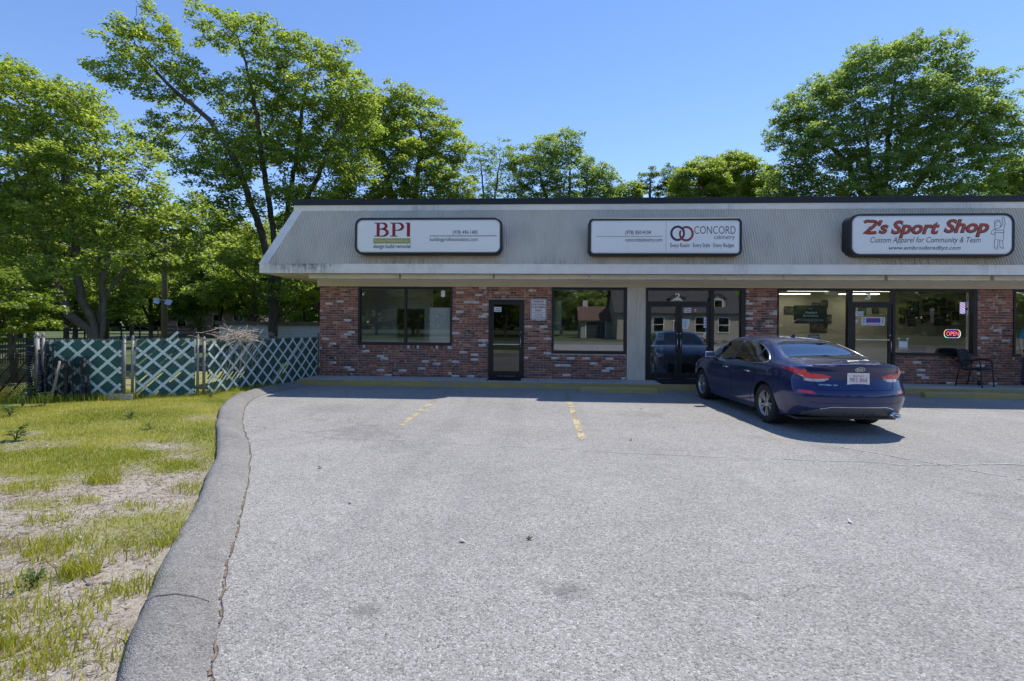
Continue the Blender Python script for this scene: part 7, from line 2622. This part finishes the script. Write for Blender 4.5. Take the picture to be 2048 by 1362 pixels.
def make_tree(label, trunks, blobs, leaf, bark, seed, trunk_r, step=.45, kill=.75, natt=900, leaf_size=.17, per=26, spread=.42, name="tree", group=None, base=None, root=None, nmax=4200, twig=3, cat="tree", clump=.62, dens=1.95):
    """trunks: polylines in world space sharing their first point; blobs: (centre, (rx, ry, rz))"""
    rg = np.random.default_rng(seed)
    kill *= .40; step *= .78; nmax *= 3; per = int(per * 1.9); twig = 3; spread *= .70; leaf_size *= .60
    st, pr = [], []
    p0 = np.array(trunks[0][0]); st.append(p0); pr.append(-1)
    for tr in trunks:
        last = 0
        for a, b in zip(tr[:-1], tr[1:]):
            a, b = np.array(a), np.array(b)
            n = max(1, int(np.linalg.norm(b - a) / step))
            for k in range(1, n + 1):
                st.append(a + (b - a) * k / n + rg.normal(0, .02, 3)); pr.append(last); last = len(st) - 1
    nt0 = len(st)
    A = []
    for c, r in blobs:
        r = np.array(r)
        rc = clump
        n = max(2, int(dens * r[0] * r[2] / rc ** 2 * (1 + r[1] / max(r[0], r[2]))))
        v = rg.normal(0, 1, (n, 3)); v /= np.linalg.norm(v, axis=1, keepdims=True)
        q = rg.random((n, 1)) ** .38 * 1.04
        sc_ = np.array(tuple(c)) + v * q * r
        for s0 in sc_:
            k = rg.uniform(.6, 1.35)
            m_ = int(15 * k * k) + 4
            e = rg.normal(0, 1, (m_, 3)) * np.array([.46, .46, .24]) * rc * k
            e[:, 2] -= .25 * np.hypot(e[:, 0], e[:, 1])
            A.append(s0 + e)
    A = np.concatenate(A)
    N, par = colonize(st, pr, A, step, kill, 130, rg, maxn=nmax)
    # radii from the tips down
    n = len(N)
    ch = np.zeros(n, int); acc = np.zeros(n)
    cnt_t = np.zeros(n, int)
    for i in range(n - 1, -1, -1):
        if ch[i] == 0: acc[i] = .011 ** 2.2; cnt_t[i] = 1
        p = par[i]
        if p >= 0: acc[p] += acc[i]; ch[p] += 1; cnt_t[p] += cnt_t[i] + 1
    r = acc ** (1 / 2.2)
    r = r * min(trunk_r / r[0], 3.0)
    r = r * np.minimum(1, r / trunk_r) ** .5
    r = np.clip(r, .006, trunk_r)
    # flare at the root
    for i in range(min(nt0, n)):
        h = N[i][2] - p0[2]
        if h < .8: r[i] *= 1 + .35 * (1 - h / .8) ** 2
    t = thing(name, label, cat, tuple(p0), 0, group)
    V, F = branch_mesh(N, par, r, 0)
    np_mesh("trunk", V - p0, F, MT[bark], t, smooth=True)
    tips = np.where((cnt_t <= twig) & (np.arange(n) >= nt0))[0]
    m = len(tips) * per
    own = np.repeat(tips, per)
    o = rg.normal(0, 1, (m, 3)); o /= np.linalg.norm(o, axis=1, keepdims=True)
    o *= rg.random((m, 1)) ** .5 * np.array([[spread, spread, spread * .5]])
    o[:, 2] -= (np.hypot(o[:, 0], o[:, 1]) / spread) ** 2 * spread * .22
    C = N[own] + o
    V, F = leaf_quads(C, leaf_size, rg)
    tone = np.clip(rg.normal(.5, .2, m) + np.repeat(rg.normal(0, .12, len(tips)), per), 0, 1)
    np_mesh("crown", V - p0, F, MT[leaf], t, tone=tone)
    return t


def blob(x, y, dep, rx, ry, rd=None):
    c = at(x, y, dep)
    k = dep / FPX
    return (c, (rx * k, (rd or (rx + ry) / 2) * k, ry * k))


def tr(*pts): return [tuple(at(*p)) for p in pts]


# maple behind the corner of the shops, open fan of limbs
D = 21.5
b0 = at(547, 690, D); b0.z = -.05
B = tuple(b0)
make_tree("tall open-crowned maple rising behind the shop's left corner", [
    [B] + tr((543, 600, D), (541, 545, D)) + tr((528, 480, D), (500, 400, D - .3), (470, 320, D - .6), (420, 240, D - .9), (350, 180, D - 1.2), (280, 110, D - 1.2)),
    [B] + tr((549, 600, D), (551, 540, D)) + tr((545, 450, D), (530, 350, D), (515, 250, D), (500, 160, D), (480, 90, D)),
    [B] + tr((552, 600, D + .1), (556, 540, D + .1)) + tr((572, 440, D + .3), (590, 330, D + .5), (605, 220, D + .6), (620, 130, D + .6)),
    [B] + tr((553, 598, D - .1), (558, 545, D - .1)) + tr((600, 430, D), (650, 320, D), (690, 220, D + .2)),
    [B] + tr((550, 640, D), (575, 625, D - .2), (592, 595, D - .3), (600, 545, D - .4)),
    [B] + tr((544, 610, D - .1), (505, 580, D - .4), (470, 540, D - .8), (420, 500, D - 1.0))],
    [blob(*b) for b in ((520, 470, D + .8, 60, 36), (620, 440, D + 1, 50, 36), (470, 300, D + 1, 60, 40), (580, 240, D + 1.2, 70, 50), (262, 70, D - 1.2, 48, 42), (225, 140, D - 1.2, 34, 34), (320, 110, D - 1, 55, 40), (305, 45, D - 1, 36, 26), (380, 170, D - .8, 55, 30), (430, 50, D, 44, 36), (490, 60, D, 44, 40), (545, 100, D, 52, 50), (610, 110, D + .5, 52, 46), (685, 130, D + .5, 44, 40),
                        (640, 200, D + .3, 70, 50), (560, 190, D, 60, 50), (480, 190, D, 60, 50), (440, 260, D - .4, 70, 36), (350, 230, D - .8, 60, 28), (300, 170, D - 1, 40, 30), (540, 290, D - .8, 80, 50), (640, 300, D, 80, 50), (690, 250, D + .4, 50, 50), (430, 330, D - .8, 80, 36), (330, 290, D - 1, 50, 24),
                        (600, 380, D - .6, 80, 40), (480, 390, D - 1, 70, 36), (420, 420, D - 1.2, 60, 30), (690, 350, D + .3, 50, 36), (590, 560, D - .2, 44, 30), (455, 500, D - .8, 50, 30), (620, 520, D + .6, 36, 30), (720, 200, D + .8, 30, 40))],
    "leaf_maple", "bark", 41, .33, .42, .62, 1500, .185, 21, .44, dens=2.4)
# big multi-stemmed maple at the left
D = 16.0
b0 = at(196, 690, D); b0.z = -.05
B = tuple(b0)
make_tree("broad multi-stemmed maple spreading over the left side of the picture", [
    [B] + tr((208, 630, D), (206, 560, D), (225, 480, D), (260, 400, D - .2), (290, 340, D - .4)),
    [B] + tr((190, 650, D), (165, 600, D), (155, 540, D), (150, 460, D + .1), (130, 360, D + .2), (110, 260, D + .3)),
    [B] + tr((180, 660, D), (140, 630, D - .3), (115, 580, D - .4), (95, 510, D - .4), (60, 420, D - .4), (20, 320, D - .3)),
    [B] + tr((212, 590, D + .1), (250, 540, D + .2), (310, 510, D + .3), (345, 492, D + .3)),
    [B] + tr((205, 560, D + .2), (185, 440, D + .5), (200, 340, D + .5), (180, 240, D + .5))],
    [blob(*b) for b in ((-30, 140, D + .5, 50, 40), (10, 130, D + .5, 30, 26), (-60, 190, D, 70, 60), (10, 170, D, 55, 50), (70, 190, D, 60, 45), (140, 200, D + .3, 56, 45), (180, 230, D + .4, 44, 40), (110, 270, D, 80, 50), (225, 285, D, 56, 45), (20, 290, D - .3, 80, 60), (170, 330, D - .4, 80, 45), (250, 370, D - .3, 60, 45), (90, 370, D - .8, 80, 50),
                        (-50, 380, D - .4, 80, 70), (300, 430, D, 60, 36), (200, 430, D - .8, 80, 36), (90, 460, D - 1, 80, 36), (20, 480, D - .8, 70, 40), (340, 480, D + .2, 56, 26), (270, 500, D - .5, 60, 26), (150, 520, D - 1.2, 70, 26), (40, 550, D - 1, 50, 30), (-70, 520, D, 60, 50), (325, 400, D + 1, 60, 40), (330, 450, D + 1.5, 50, 36), (335, 530, D + .6, 40, 22), (240, 560, D + 1.5, 50, 24), (110, 560, D + 1.2, 50, 24), (20, 400, D + 1, 70, 60), (120, 330, D + 1, 80, 50), (400, 470, D + 1, 44, 30), (10, 240, D + 1, 60, 40))],
    "leaf_maple", "bark_pale", 52, .26, .36, .55, 1500, .165, 21, .40, dens=3.2)
# fresh low tree at the left edge
D = 13.0
b0 = at(30, 720, D); b0.z = -.05
B = tuple(b0)
make_tree("bright low leafy sapling at the far left behind the black netting", [[B] + tr((30, 660, D), (40, 600, D)), [B] + tr((20, 660, D), (-10, 600, D))],
          [blob(*b) for b in ((10, 560, D, 60, 26), (70, 590, D, 36, 20), (20, 610, D - .3, 70, 24), (75, 640, D - .2, 34, 18), (-60, 600, D, 60, 50), (30, 650, D, 50, 20))], "leaf_fresh", "bark", 63, .07, .25, .40, 420, .13, 24, .26, cat="sapling", clump=.30, dens=2.2)
# tree behind the first shop's roof
D = 29.0
b0 = at(800, 690, D); b0.z = -.05
B = tuple(b0)
make_tree("dense rounded tree behind the first shop's sign, tallest right of the maple", [[B] + tr((800, 520, D), (795, 420, D), (760, 320, D)), [B] + tr((802, 500, D), (830, 400, D), (840, 300, D))],
          [blob(*b) for b in ((700, 225, D, 44, 44), (760, 225, D, 44, 40), (815, 215, D, 46, 38), (860, 265, D, 46, 44), (800, 290, D - 1, 76, 44), (720, 300, D - 1, 60, 44), (880, 330, D, 44, 44), (910, 385, D, 36, 30), (830, 360, D - 1.2, 76, 36), (740, 370, D - 1.2, 70, 36), (660, 400, D - .5, 50, 36), (820, 420, D, 90, 30), (700, 440, D, 70, 30))],
          "leaf_maple", "bark", 74, .30, .55, .75, 1000, .22, 30, .55, dens=2.5)
D = 31.0
b0 = at(975, 690, D); b0.z = -.05
B = tuple(b0)
make_tree("thin airy tree with sky showing through between two denser trees", [[B] + tr((975, 500, D), (968, 400, D), (962, 330, D)), [B] + tr((978, 500, D), (990, 400, D), (1000, 320, D))],
          [blob(*b) for b in ((958, 320, D, 24, 24), (985, 300, D, 24, 18), (1008, 290, D, 22, 16), (980, 350, D, 36, 26), (955, 385, D, 28, 16), (1000, 390, D, 30, 16), (945, 350, D, 14, 22))], "leaf_oak", "bark_pale", 85, .10, .45, .6, 330, .18, 13, .40)
D = 30.0
b0 = at(1120, 690, D); b0.z = -.05
B = tuple(b0)
make_tree("round-topped tree standing over the second shop's roof left of its sign", [[B] + tr((1120, 520, D), (1100, 420, D), (1080, 350, D)), [B] + tr((1122, 520, D), (1140, 420, D), (1140, 340, D)), [B] + tr((1122, 520, D), (1160, 430, D), (1190, 360, D))],
          [blob(*b) for b in ((1050, 320, D, 32, 34), (1090, 300, D, 36, 30), (1125, 290, D, 34, 26), (1160, 320, D, 36, 34), (1200, 345, D, 28, 34), (1100, 350, D - .8, 60, 36), (1180, 380, D, 46, 26), (1060, 380, D, 44, 26), (1120, 400, D - .5, 70, 22))], "leaf_oak", "bark", 96, .2, .5, .7, 620, .20, 26, .5, dens=2.6)
for k, (x, y, rx, ry, lab, lf) in enumerate(((1255, 382, 30, 16, "small leafy treetop just over the roof, right of the round-topped tree", "leaf_maple"), (1400, 352, 46, 40, "pale green treetop over the roof between the second and third signs", "leaf_maple"), (1470, 345, 50, 40, "broad pale green treetop left of the big oak", "leaf_maple"), (1530, 370, 40, 34, "darker treetop at the foot of the big oak", "leaf_dark"), (2030, 350, 44, 34, "treetop at the right edge of the picture beside the big oak", "leaf_maple"))):
    D = 33.0 + k
    b0 = at(x, 690, D); b0.z = -.05
    B = tuple(b0)
    make_tree(lab, [[B] + tr((x, 520, D), (x, y + 20, D))], [blob(x, y, D, rx, ry), blob(x - rx * .6, y + 20, D, rx * .7, ry * .6), blob(x + rx * .6, y + 22, D, rx * .7, ry * .6), blob(x, y + 40, D, rx * 1.1, ry * .6)], lf, "bark", 110 + k, .15, .42, .55, 520, .21, 28, .55, dens=2.6)
for k, (x, yt, lab) in enumerate(((1300, 345, "slim spire-shaped tree over the roof, left of its twin"), (1340, 335, "slim spire-shaped tree over the roof, right of its twin"))):
    D = 36.0
    b0 = at(x, 690, D); b0.z = -.05
    B = tuple(b0)
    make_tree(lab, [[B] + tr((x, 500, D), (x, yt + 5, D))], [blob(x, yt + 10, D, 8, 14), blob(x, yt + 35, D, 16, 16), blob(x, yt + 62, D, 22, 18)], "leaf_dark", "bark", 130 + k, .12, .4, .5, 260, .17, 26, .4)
# big oak
D = 31.0
b0 = at(1760, 690, D); b0.z = -.05
B = tuple(b0)
make_tree("huge spreading oak towering behind the third shop", [[B] + tr((1760, 520, D), (1740, 420, D), (1690, 320, D), (1620, 250, D)), [B] + tr((1762, 500, D), (1770, 380, D), (1780, 250, D), (1790, 150, D)), [B] + tr((1764, 500, D), (1820, 390, D), (1890, 290, D), (1950, 230, D)), [B] + tr((1762, 480, D), (1740, 350, D - 1), (1730, 230, D - 1))],
          [blob(*b) for b in ((1572, 225, D, 32, 40), (1600, 270, D, 50, 46), (1640, 200, D, 46, 40), (1690, 165, D, 46, 40), (1740, 135, D, 46, 40), (1795, 115, D, 44, 36), (1845, 105, D, 46, 32), (1890, 135, D, 46, 40), (1935, 180, D, 46, 40), (1975, 215, D, 40, 36), (2005, 245, D, 28, 30),
                        (1700, 240, D - 1, 76, 52), (1800, 210, D - 1, 80, 60), (1890, 240, D - 1, 76, 54), (1640, 300, D - .6, 66, 50), (1740, 320, D - 1.4, 90, 50), (1850, 310, D - 1.2, 90, 50), (1950, 300, D - .4, 60, 46), (1590, 350, D, 54, 40), (1700, 385, D - 1, 100, 36), (1830, 385, D - 1, 100, 36), (1940, 370, D, 60, 36), (1990, 290, D, 36, 26), (1560, 385, D, 40, 24))],
          "leaf_oak", "bark", 141, .42, .55, .8, 1900, .225, 25, .58, nmax=6000, dens=2.7)

# woods behind: two generic trees, copied
def generic(seed, leaf, w, h, lab, grp, at0):
    rg = np.random.default_rng(seed)
    bl = []
    for k in range(11):
        a = rg.uniform(0, 2 * PI); q = rg.uniform(.15, .75) * w; z = h * rg.uniform(.30, .88)
        q *= 1 - .55 * max(0, z / h - .5)
        bl.append((Vector((q * math.cos(a), q * math.sin(a), z)), (w * .42, w * .42, h * .13)))
    bl.append((Vector((0, 0, h * .9)), (w * .35, w * .35, h * .12)))
    return make_tree(lab, [[(0, 0, -.05), (.1, 0, h * .2), (0, .2, h * .45), (.2, 0, h * .7)], [(0, 0, -.05), (.1, 0, h * .2), (w * .3, .3, h * .5)], [(0, 0, -.05), (.1, 0, h * .2), (-w * .3, -.2, h * .5)]], bl, leaf, "bark", seed, .24, .6, .9, 620, .26, 24, .62, group=grp, clump=.75, dens=1.5)


GL = "dense dark tree in the shaded woods beyond the fence"
GG = "trees in the woods beyond the fence"
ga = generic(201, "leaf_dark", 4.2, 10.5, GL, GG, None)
gb = generic(202, "leaf_maple", 3.8, 9.0, GL, GG, None)
ML = "leafy tree across the road, mirrored in the shop windows"
MG = "trees across the road mirrored in the windows"
used = set()


def plant(src, x, y, rz, sc, lab=None, grp=None):
    k = src.name
    if k in used: o = copy_tree(src)
    else: o = src; used.add(k)
    o.location = (x, y, -.05); o.rotation_euler = (0, 0, rz); o.scale = (sc, sc, sc)
    if lab: o["label"] = lab
    if grp: o["group"] = grp
    return o


rt = random.Random(77)
for k, (x, dep, src, sc) in enumerate(((-230, 24, gb, .9), (-120, 31, ga, .95), (-20, 27, gb, .85), (60, 33, ga, 1.0), (130, 30, gb, .9), (215, 37, ga, 1.0), (265, 46, ga, 1.05), (330, 52, gb, 1.2), (300, 33, gb, .82), (400, 60, ga, 1.2), (478, 56, gb, 1.25),
                                       (440, 35, ga, .80), (505, 32, gb, .86), (560, 38, ga, .95), (640, 33, gb, .95), (610, 44, ga, 1.05), (700, 40, ga, .95), (-60, 45, ga, 1.2), (40, 48, ga, 1.25), (150, 47, ga, 1.2), (-330, 34, ga, 1.1), (-420, 27, ga, 1.0),
                                       (255, 90, ga, 1.5), (310, 95, gb, 1.6), (365, 90, ga, 1.5), (430, 95, ga, 1.6), (500, 90, ga, 1.5), (560, 70, gb, 1.4))):
    p = at(x, 655, dep)
    plant(src, p.x, p.y, rt.uniform(0, 6), sc)
for k in range(12):
    p = at(780 + k * 135, 655, 44 + 6 * (k % 3))
    plant(ga if k % 2 else gb, p.x, p.y, rt.uniform(0, 6), .95 + .1 * (k % 3), "dark tree behind the shops, mostly hidden by the roof", "trees hidden behind the shops")
for k in range(20):
    x = -26 + k * 3.6
    if 3 < x < 26: y = -48 - 5 * (k % 2)
    else: y = -34 - 6 * (k % 3)
    plant(ga if k % 2 else gb, x, y, rt.uniform(0, 6), .95 + .22 * (k % 3), ML, MG)

# far woods all round that close the horizon: one leafy mass
rg2 = np.random.default_rng(404)
n = 52000
a = rg2.uniform(0, 2 * PI, n); R_ = rg2.uniform(105, 128, n)
top_ = 9.0 + 5.5 * (fbm(a * 9, a * 0 + 3.3, 3) - .5) * 2 + 2.0 * (fbm(a * 60, a * 0 + 1.3, 2) - .5) * 2
zz = top_ * rg2.random(n) ** .8
C = np.stack([R_ * np.cos(a), R_ * np.sin(a), zz], -1)
V, F = leaf_quads(C, 2.1, rg2)
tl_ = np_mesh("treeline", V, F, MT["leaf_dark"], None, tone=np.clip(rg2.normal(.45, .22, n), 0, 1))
tag(tl_, "far green woods closing the horizon", "woods", kind="stuff")
# ------------------------------------------------------------------ grass on the lawn
def grass_mat():
    m, nt, b, L = new_mat("lawn grass blades")
    out = nt.nodes["Material Output"]
    a = nd(nt, "ShaderNodeAttribute"); a.attribute_name = "tone"
    r = ramp(nt, [(0.0, (0.13, 0.17, 0.025)), (.4, (0.31, 0.34, 0.046)), (.75, (0.47, 0.44, 0.085)), (1.0, (0.62, 0.53, 0.24))])
    L(a.outputs["Fac"], r.inputs[0])
    df = nd(nt, "ShaderNodeBsdfDiffuse"); L(r.outputs[0], df.inputs[0])
    tl = nd(nt, "ShaderNodeBsdfTranslucent"); L(mixc(nt, L, 1.0, r.outputs[0], (1.9, 1.8, 1.2), "MULTIPLY"), tl.inputs[0])
    mx = nd(nt, "ShaderNodeMixShader"); mx.inputs[0].default_value = .4
    L(df.outputs[0], mx.inputs[1]); L(tl.outputs[0], mx.inputs[2]); L(mx.outputs[0], out.inputs["Surface"])
    return m


MT["grass"] = grass_mat()


def blades(X, Y, hgt, wid, rg, tone, z=None, lean=.45):
    n = len(X)
    z = lawn_h(X, Y) - .008 if z is None else z
    a = rg.uniform(0, 2 * PI, n); ln = rg.uniform(.1, 1, n) * lean * hgt
    dx, dy = np.cos(a) * ln, np.sin(a) * ln
    b = rg.uniform(0, 2 * PI, n)
    wx, wy = np.cos(b) * wid, np.sin(b) * wid
    P = lambda fx, k, zz: np.stack([X + dx * fx + wx * k, Y + dy * fx + wy * k, z + hgt * zz], -1)
    V = np.stack([P(0, -1, 0), P(0, 1, 0), P(.32, .75, .55), P(.32, -.75, .55), P(1.0, .0, .98), P(1.0, .12, 1.0)], 1).reshape(-1, 3)
    i = np.arange(n)[:, None] * 6
    F = np.concatenate([i + np.array([[0, 1, 2, 3]]), i + np.array([[3, 2, 5, 4]])], 0)
    return V, F, np.concatenate([tone, tone])


rg = np.random.default_rng(5)
allV, allF, allT = [], [], []; off = 0


def addb(V, F, T):
    global off
    allV.append(V); allF.append(F + off); allT.append(T); off += len(V)


M_ = 1000000
X = rg.uniform(-15, -1.2, M_); Y = rg.uniform(1.3, 11.2, M_)
sd_ = berm_side(X, Y)
vis = (X > (-1.06 * Y - 1.2)) & (sd_ > .14)
X, Y = X[vis], Y[vis]
c = cover(X, Y)
kp = rg.random(len(X)) < np.maximum(c ** 1.1, .045) * np.where(Y > 6, .62, .9)
X, Y, c = X[kp], Y[kp], c[kp]
n = len(X)
tone = np.clip(rg.normal(.46, .17, n) + (fbm(X * 1.1, Y * 1.1, 3) - .5) * .9 + (rg.random(n) < .12) * .4, 0, 1)
hh = rg.uniform(.013, .036, n) * (.6 + .8 * c)
addb(*blades(X, Y, hh, rg.uniform(.0016, .0034, n), rg, tone))
# tufts
tufts = [(245, 1098, .10, 150), (160, 1140, .13, 190), (292, 1166, .10, 170), (335, 1078, .09, 120), (388, 970, .10, 150), (130, 1085, .12, 140), (205, 962, .14, 210), (60, 1165, .10, 150), (30, 1100, .10, 130), (95, 1045, .09, 90), (270, 1010, .08, 90), (150, 1225, .09, 120),
         (15, 1240, .12, 170), (190, 1290, .06, 160), (60, 1320, .07, 180), (120, 1270, .06, 140), (20, 1290, .07, 140), (350, 925, .08, 90), (85, 1110, .09, 100), (330, 880, .08, 90), (255, 905, .07, 80), (215, 1180, .07, 70), (120, 1340, .06, 120), (360, 1000, .06, 60), (175, 1000, .08, 90), (60, 985, .09, 90)]
for x, y, h, k in tufts:
    dep = FPX * (CAMH - .07) / (y - 640)
    p = at(x, y, dep)
    k = int(k * 1.15)
    rr_ = .06 + .13 * rg.random()
    a = rg.uniform(0, 2 * PI, k); q = rr_ * np.sqrt(rg.random(k))
    X = p.x + q * np.cos(a) * 1.5; Y = p.y + q * np.sin(a)
    tone = np.clip(rg.normal(.46, .16, k), 0, 1)
    addb(*blades(X, Y, h * rg.uniform(.5, 1.15, k), rg.uniform(.002, .0042, k), rg, tone, lean=.75))
# weeds and long grass at the fence foot
for i in range(60):
    u = rg.random()
    P = [(-10.6, 9.05), (-9.6, 9.25), (-8.4, 9.75), (-7.4, 10.4), (-7.0, 11.5), (-6.75, 12.7)]
    j = min(int(u * 5), 4); f = u * 5 - j
    cx, cy = P[j][0] + (P[j + 1][0] - P[j][0]) * f, P[j][1] + (P[j + 1][1] - P[j][1]) * f
    k = 70
    X = cx + rg.normal(0, .14, k); Y = cy + rg.normal(-.05, .10, k)
    addb(*blades(X, Y, rg.uniform(.05, .2, k) * (1.0 if u < .45 else .6), rg.uniform(.003, .006, k), rg, np.clip(rg.normal(.4, .16, k), 0, 1)))
gr = np_mesh("grass", np.concatenate(allV), np.concatenate(allF), MT["grass"], None, tone=np.concatenate(allT))
tag(gr, "sparse yellow green grass growing on the sandy lawn", "grass", kind="stuff")

# twigs, needles and pebbles on the bare soil
M_ = 30000
X = rg.uniform(-9, -1.5, M_); Y = rg.uniform(1.6, 9.5, M_)
vis = (X > (-1.06 * Y - .6)) & (berm_side(X, Y) > .22) & (cover(X, Y) < .75)
X, Y = X[vis], Y[vis]; n = len(X)
a = rg.uniform(0, 2 * PI, n); l = rg.uniform(.012, .06, n); w = .0028
z = lawn_h(X, Y) + .004
dx, dy = np.cos(a) * l, np.sin(a) * l
V = np.stack([np.stack([X - dx, Y - dy, z], -1), np.stack([X - dy / l * w, Y + dx / l * w, z + .003], -1), np.stack([X + dx, Y + dy, z + .004], -1), np.stack([X + dy / l * w, Y - dx / l * w, z + .001], -1)], 1).reshape(-1, 3)
F = np.arange(4 * n).reshape(n, 4)
def litter_mat():
    m, nt, b, L = new_mat("needles and twigs")
    a = nd(nt, "ShaderNodeAttribute"); a.attribute_name = "tone"
    r = ramp(nt, [(0, (.05, .035, .025)), (.5, (.20, .11, .06)), (1, (.42, .34, .25))]); L(a.outputs["Fac"], r.inputs[0]); L(r.outputs[0], b.inputs["Base Color"]); b.inputs["Roughness"].default_value = .9
    return m
nl = np_mesh("needle_litter", V, F, litter_mat(), None, tone=rg.random(n))
tag(nl, "brown needles and twigs strewn over the bare soil", "litter", kind="stuff")
n = 7000
X = rg.uniform(-7, -1.6, n); Y = rg.uniform(1.7, 8.0, n)
vis = (X > (-1.06 * Y - .4)) & (berm_side(X, Y) > .22) & (cover(X, Y) < .6)
X, Y = X[vis], Y[vis]; n = len(X)
r_ = rg.uniform(.003, .012, n) * (1 + (rg.random(n) < .05) * 1.3); z = lawn_h(X, Y)
oc = np.array([[1, 0, 0], [0, 1, 0], [-1, 0, 0], [0, -1, 0], [0, 0, .7], [0, 0, -.7]], float)
ang = rg.uniform(0, 2 * PI, n); ca, sa = np.cos(ang), np.sin(ang)
rot = np.stack([np.stack([ca, -sa, 0 * ca], -1), np.stack([sa, ca, 0 * ca], -1), np.stack([0 * ca, 0 * ca, 1 + 0 * ca], -1)], 1)
V = (np.einsum("nij,kj->nki", rot, oc) * r_[:, None, None] * rg.uniform(.7, 1.3, (n, 6, 1)) + np.stack([X, Y, z], -1)[:, None]).reshape(-1, 3)
fo = np.array([[0, 1, 4], [1, 2, 4], [2, 3, 4], [3, 0, 4], [1, 0, 5], [2, 1, 5], [3, 2, 5], [0, 3, 5]])
F = (np.arange(n)[:, None, None] * 6 + fo[None]).reshape(-1, 3)
def peb_mat():
    m, nt, b, L = new_mat("small pebbles")
    a = nd(nt, "ShaderNodeAttribute"); a.attribute_name = "tone"
    r = ramp(nt, [(0, (.12, .11, .10)), (.6, (.34, .31, .27)), (1, (.6, .57, .53))]); L(a.outputs["Fac"], r.inputs[0]); L(r.outputs[0], b.inputs["Base Color"]); b.inputs["Roughness"].default_value = .9
    return m
pb = np_mesh("gravel", V, F, peb_mat(), None, tone=np.repeat(rg.random(n), 8))
tag(pb, "small pale pebbles scattered on the sandy soil", "gravel", kind="stuff")

# broad-leaved weeds
def weed(x, y, h, nl_, leafl, mat, label, seed, grp=None):
    dep = FPX * (CAMH - .07) / (y - 640)
    p = at(x, y, dep); zz = float(lawn_h(p.x, p.y))
    t = thing("weed_plant", label, "weed", (p.x, p.y, zz), 0, grp)
    r = random.Random(seed)
    st = MB(); lf = MB()
    for k in range(nl_):
        a = r.uniform(0, 2 * PI); hh = h * r.uniform(.35, 1.0); ou = h * r.uniform(.15, .55)
        tip = Vector((math.cos(a) * ou, math.sin(a) * ou, hh)); mid = Vector((math.cos(a) * ou * .4, math.sin(a) * ou * .4, hh * .6))
        st.tube([(0, 0, 0), mid, tip], [.004, .003, .002], 4)
        for q in range(3):
            aa = a + r.uniform(-1.3, 1.3); d = Vector((math.cos(aa), math.sin(aa), r.uniform(-.15, .45))).normalized(); w = d.cross(Vector((0, 0, 1))).normalized() * leafl * .24
            b = mid + (tip - mid) * (q / 2); e = b + d * leafl * r.uniform(.7, 1.1); m = (b + e) / 2 + Vector((0, 0, leafl * .10))
            lf.face([b, m + w, e, m]).face([b, m, e, m - w])
    st.build("stem", MT["leafstem"], t); lf.build("leaves", mat, t, fixn=False)


MT["leafstem"] = worn("weed stem", (.12, .17, .05), .8)
for i, (x, y, h, n, ll, lab) in enumerate(((30, 885, .20, 14, .10, "dark broad-leaved weed at the left edge of the lawn"), (45, 815, .42, 16, .09, "tall pale weed growing at the foot of the thick fence post"), (90, 812, .26, 12, .09, "low pale weed in front of the black netting rolls"), (262, 838, .14, 9, .07, "small broad-leaved weed in the middle of the lawn"),
                                         (420, 790, .16, 9, .07, "small weed at the foot of the dark green fence"), (65, 1165, .09, 10, .05, "little weed among the sand near the left edge"), (300, 855, .10, 8, .05, "tiny weed right of the small broad-leaved one"), (20, 835, .18, 14, .09, "pale weed clump at the left edge below the netting fence"))):
    weed(x, y, h, n, ll, MT["leaf_fresh"], lab, 300 + i)

# ------------------------------------------------------------------ render settings
SC.render.engine = "CYCLES"
cy = SC.cycles
cy.max_bounces = 7; cy.diffuse_bounces = 3; cy.glossy_bounces = 4; cy.transmission_bounces = 4; cy.transparent_max_bounces = 14
cy.caustics_reflective = False; cy.caustics_refractive = False
cy.sample_clamp_indirect = 6.0
cy.use_denoising = True
try:
    cy.denoiser = "OPENIMAGEDENOISE"
    cy.denoising_input_passes = "RGB_ALBEDO_NORMAL"
    cy.denoising_prefilter = "ACCURATE"
except Exception: pass
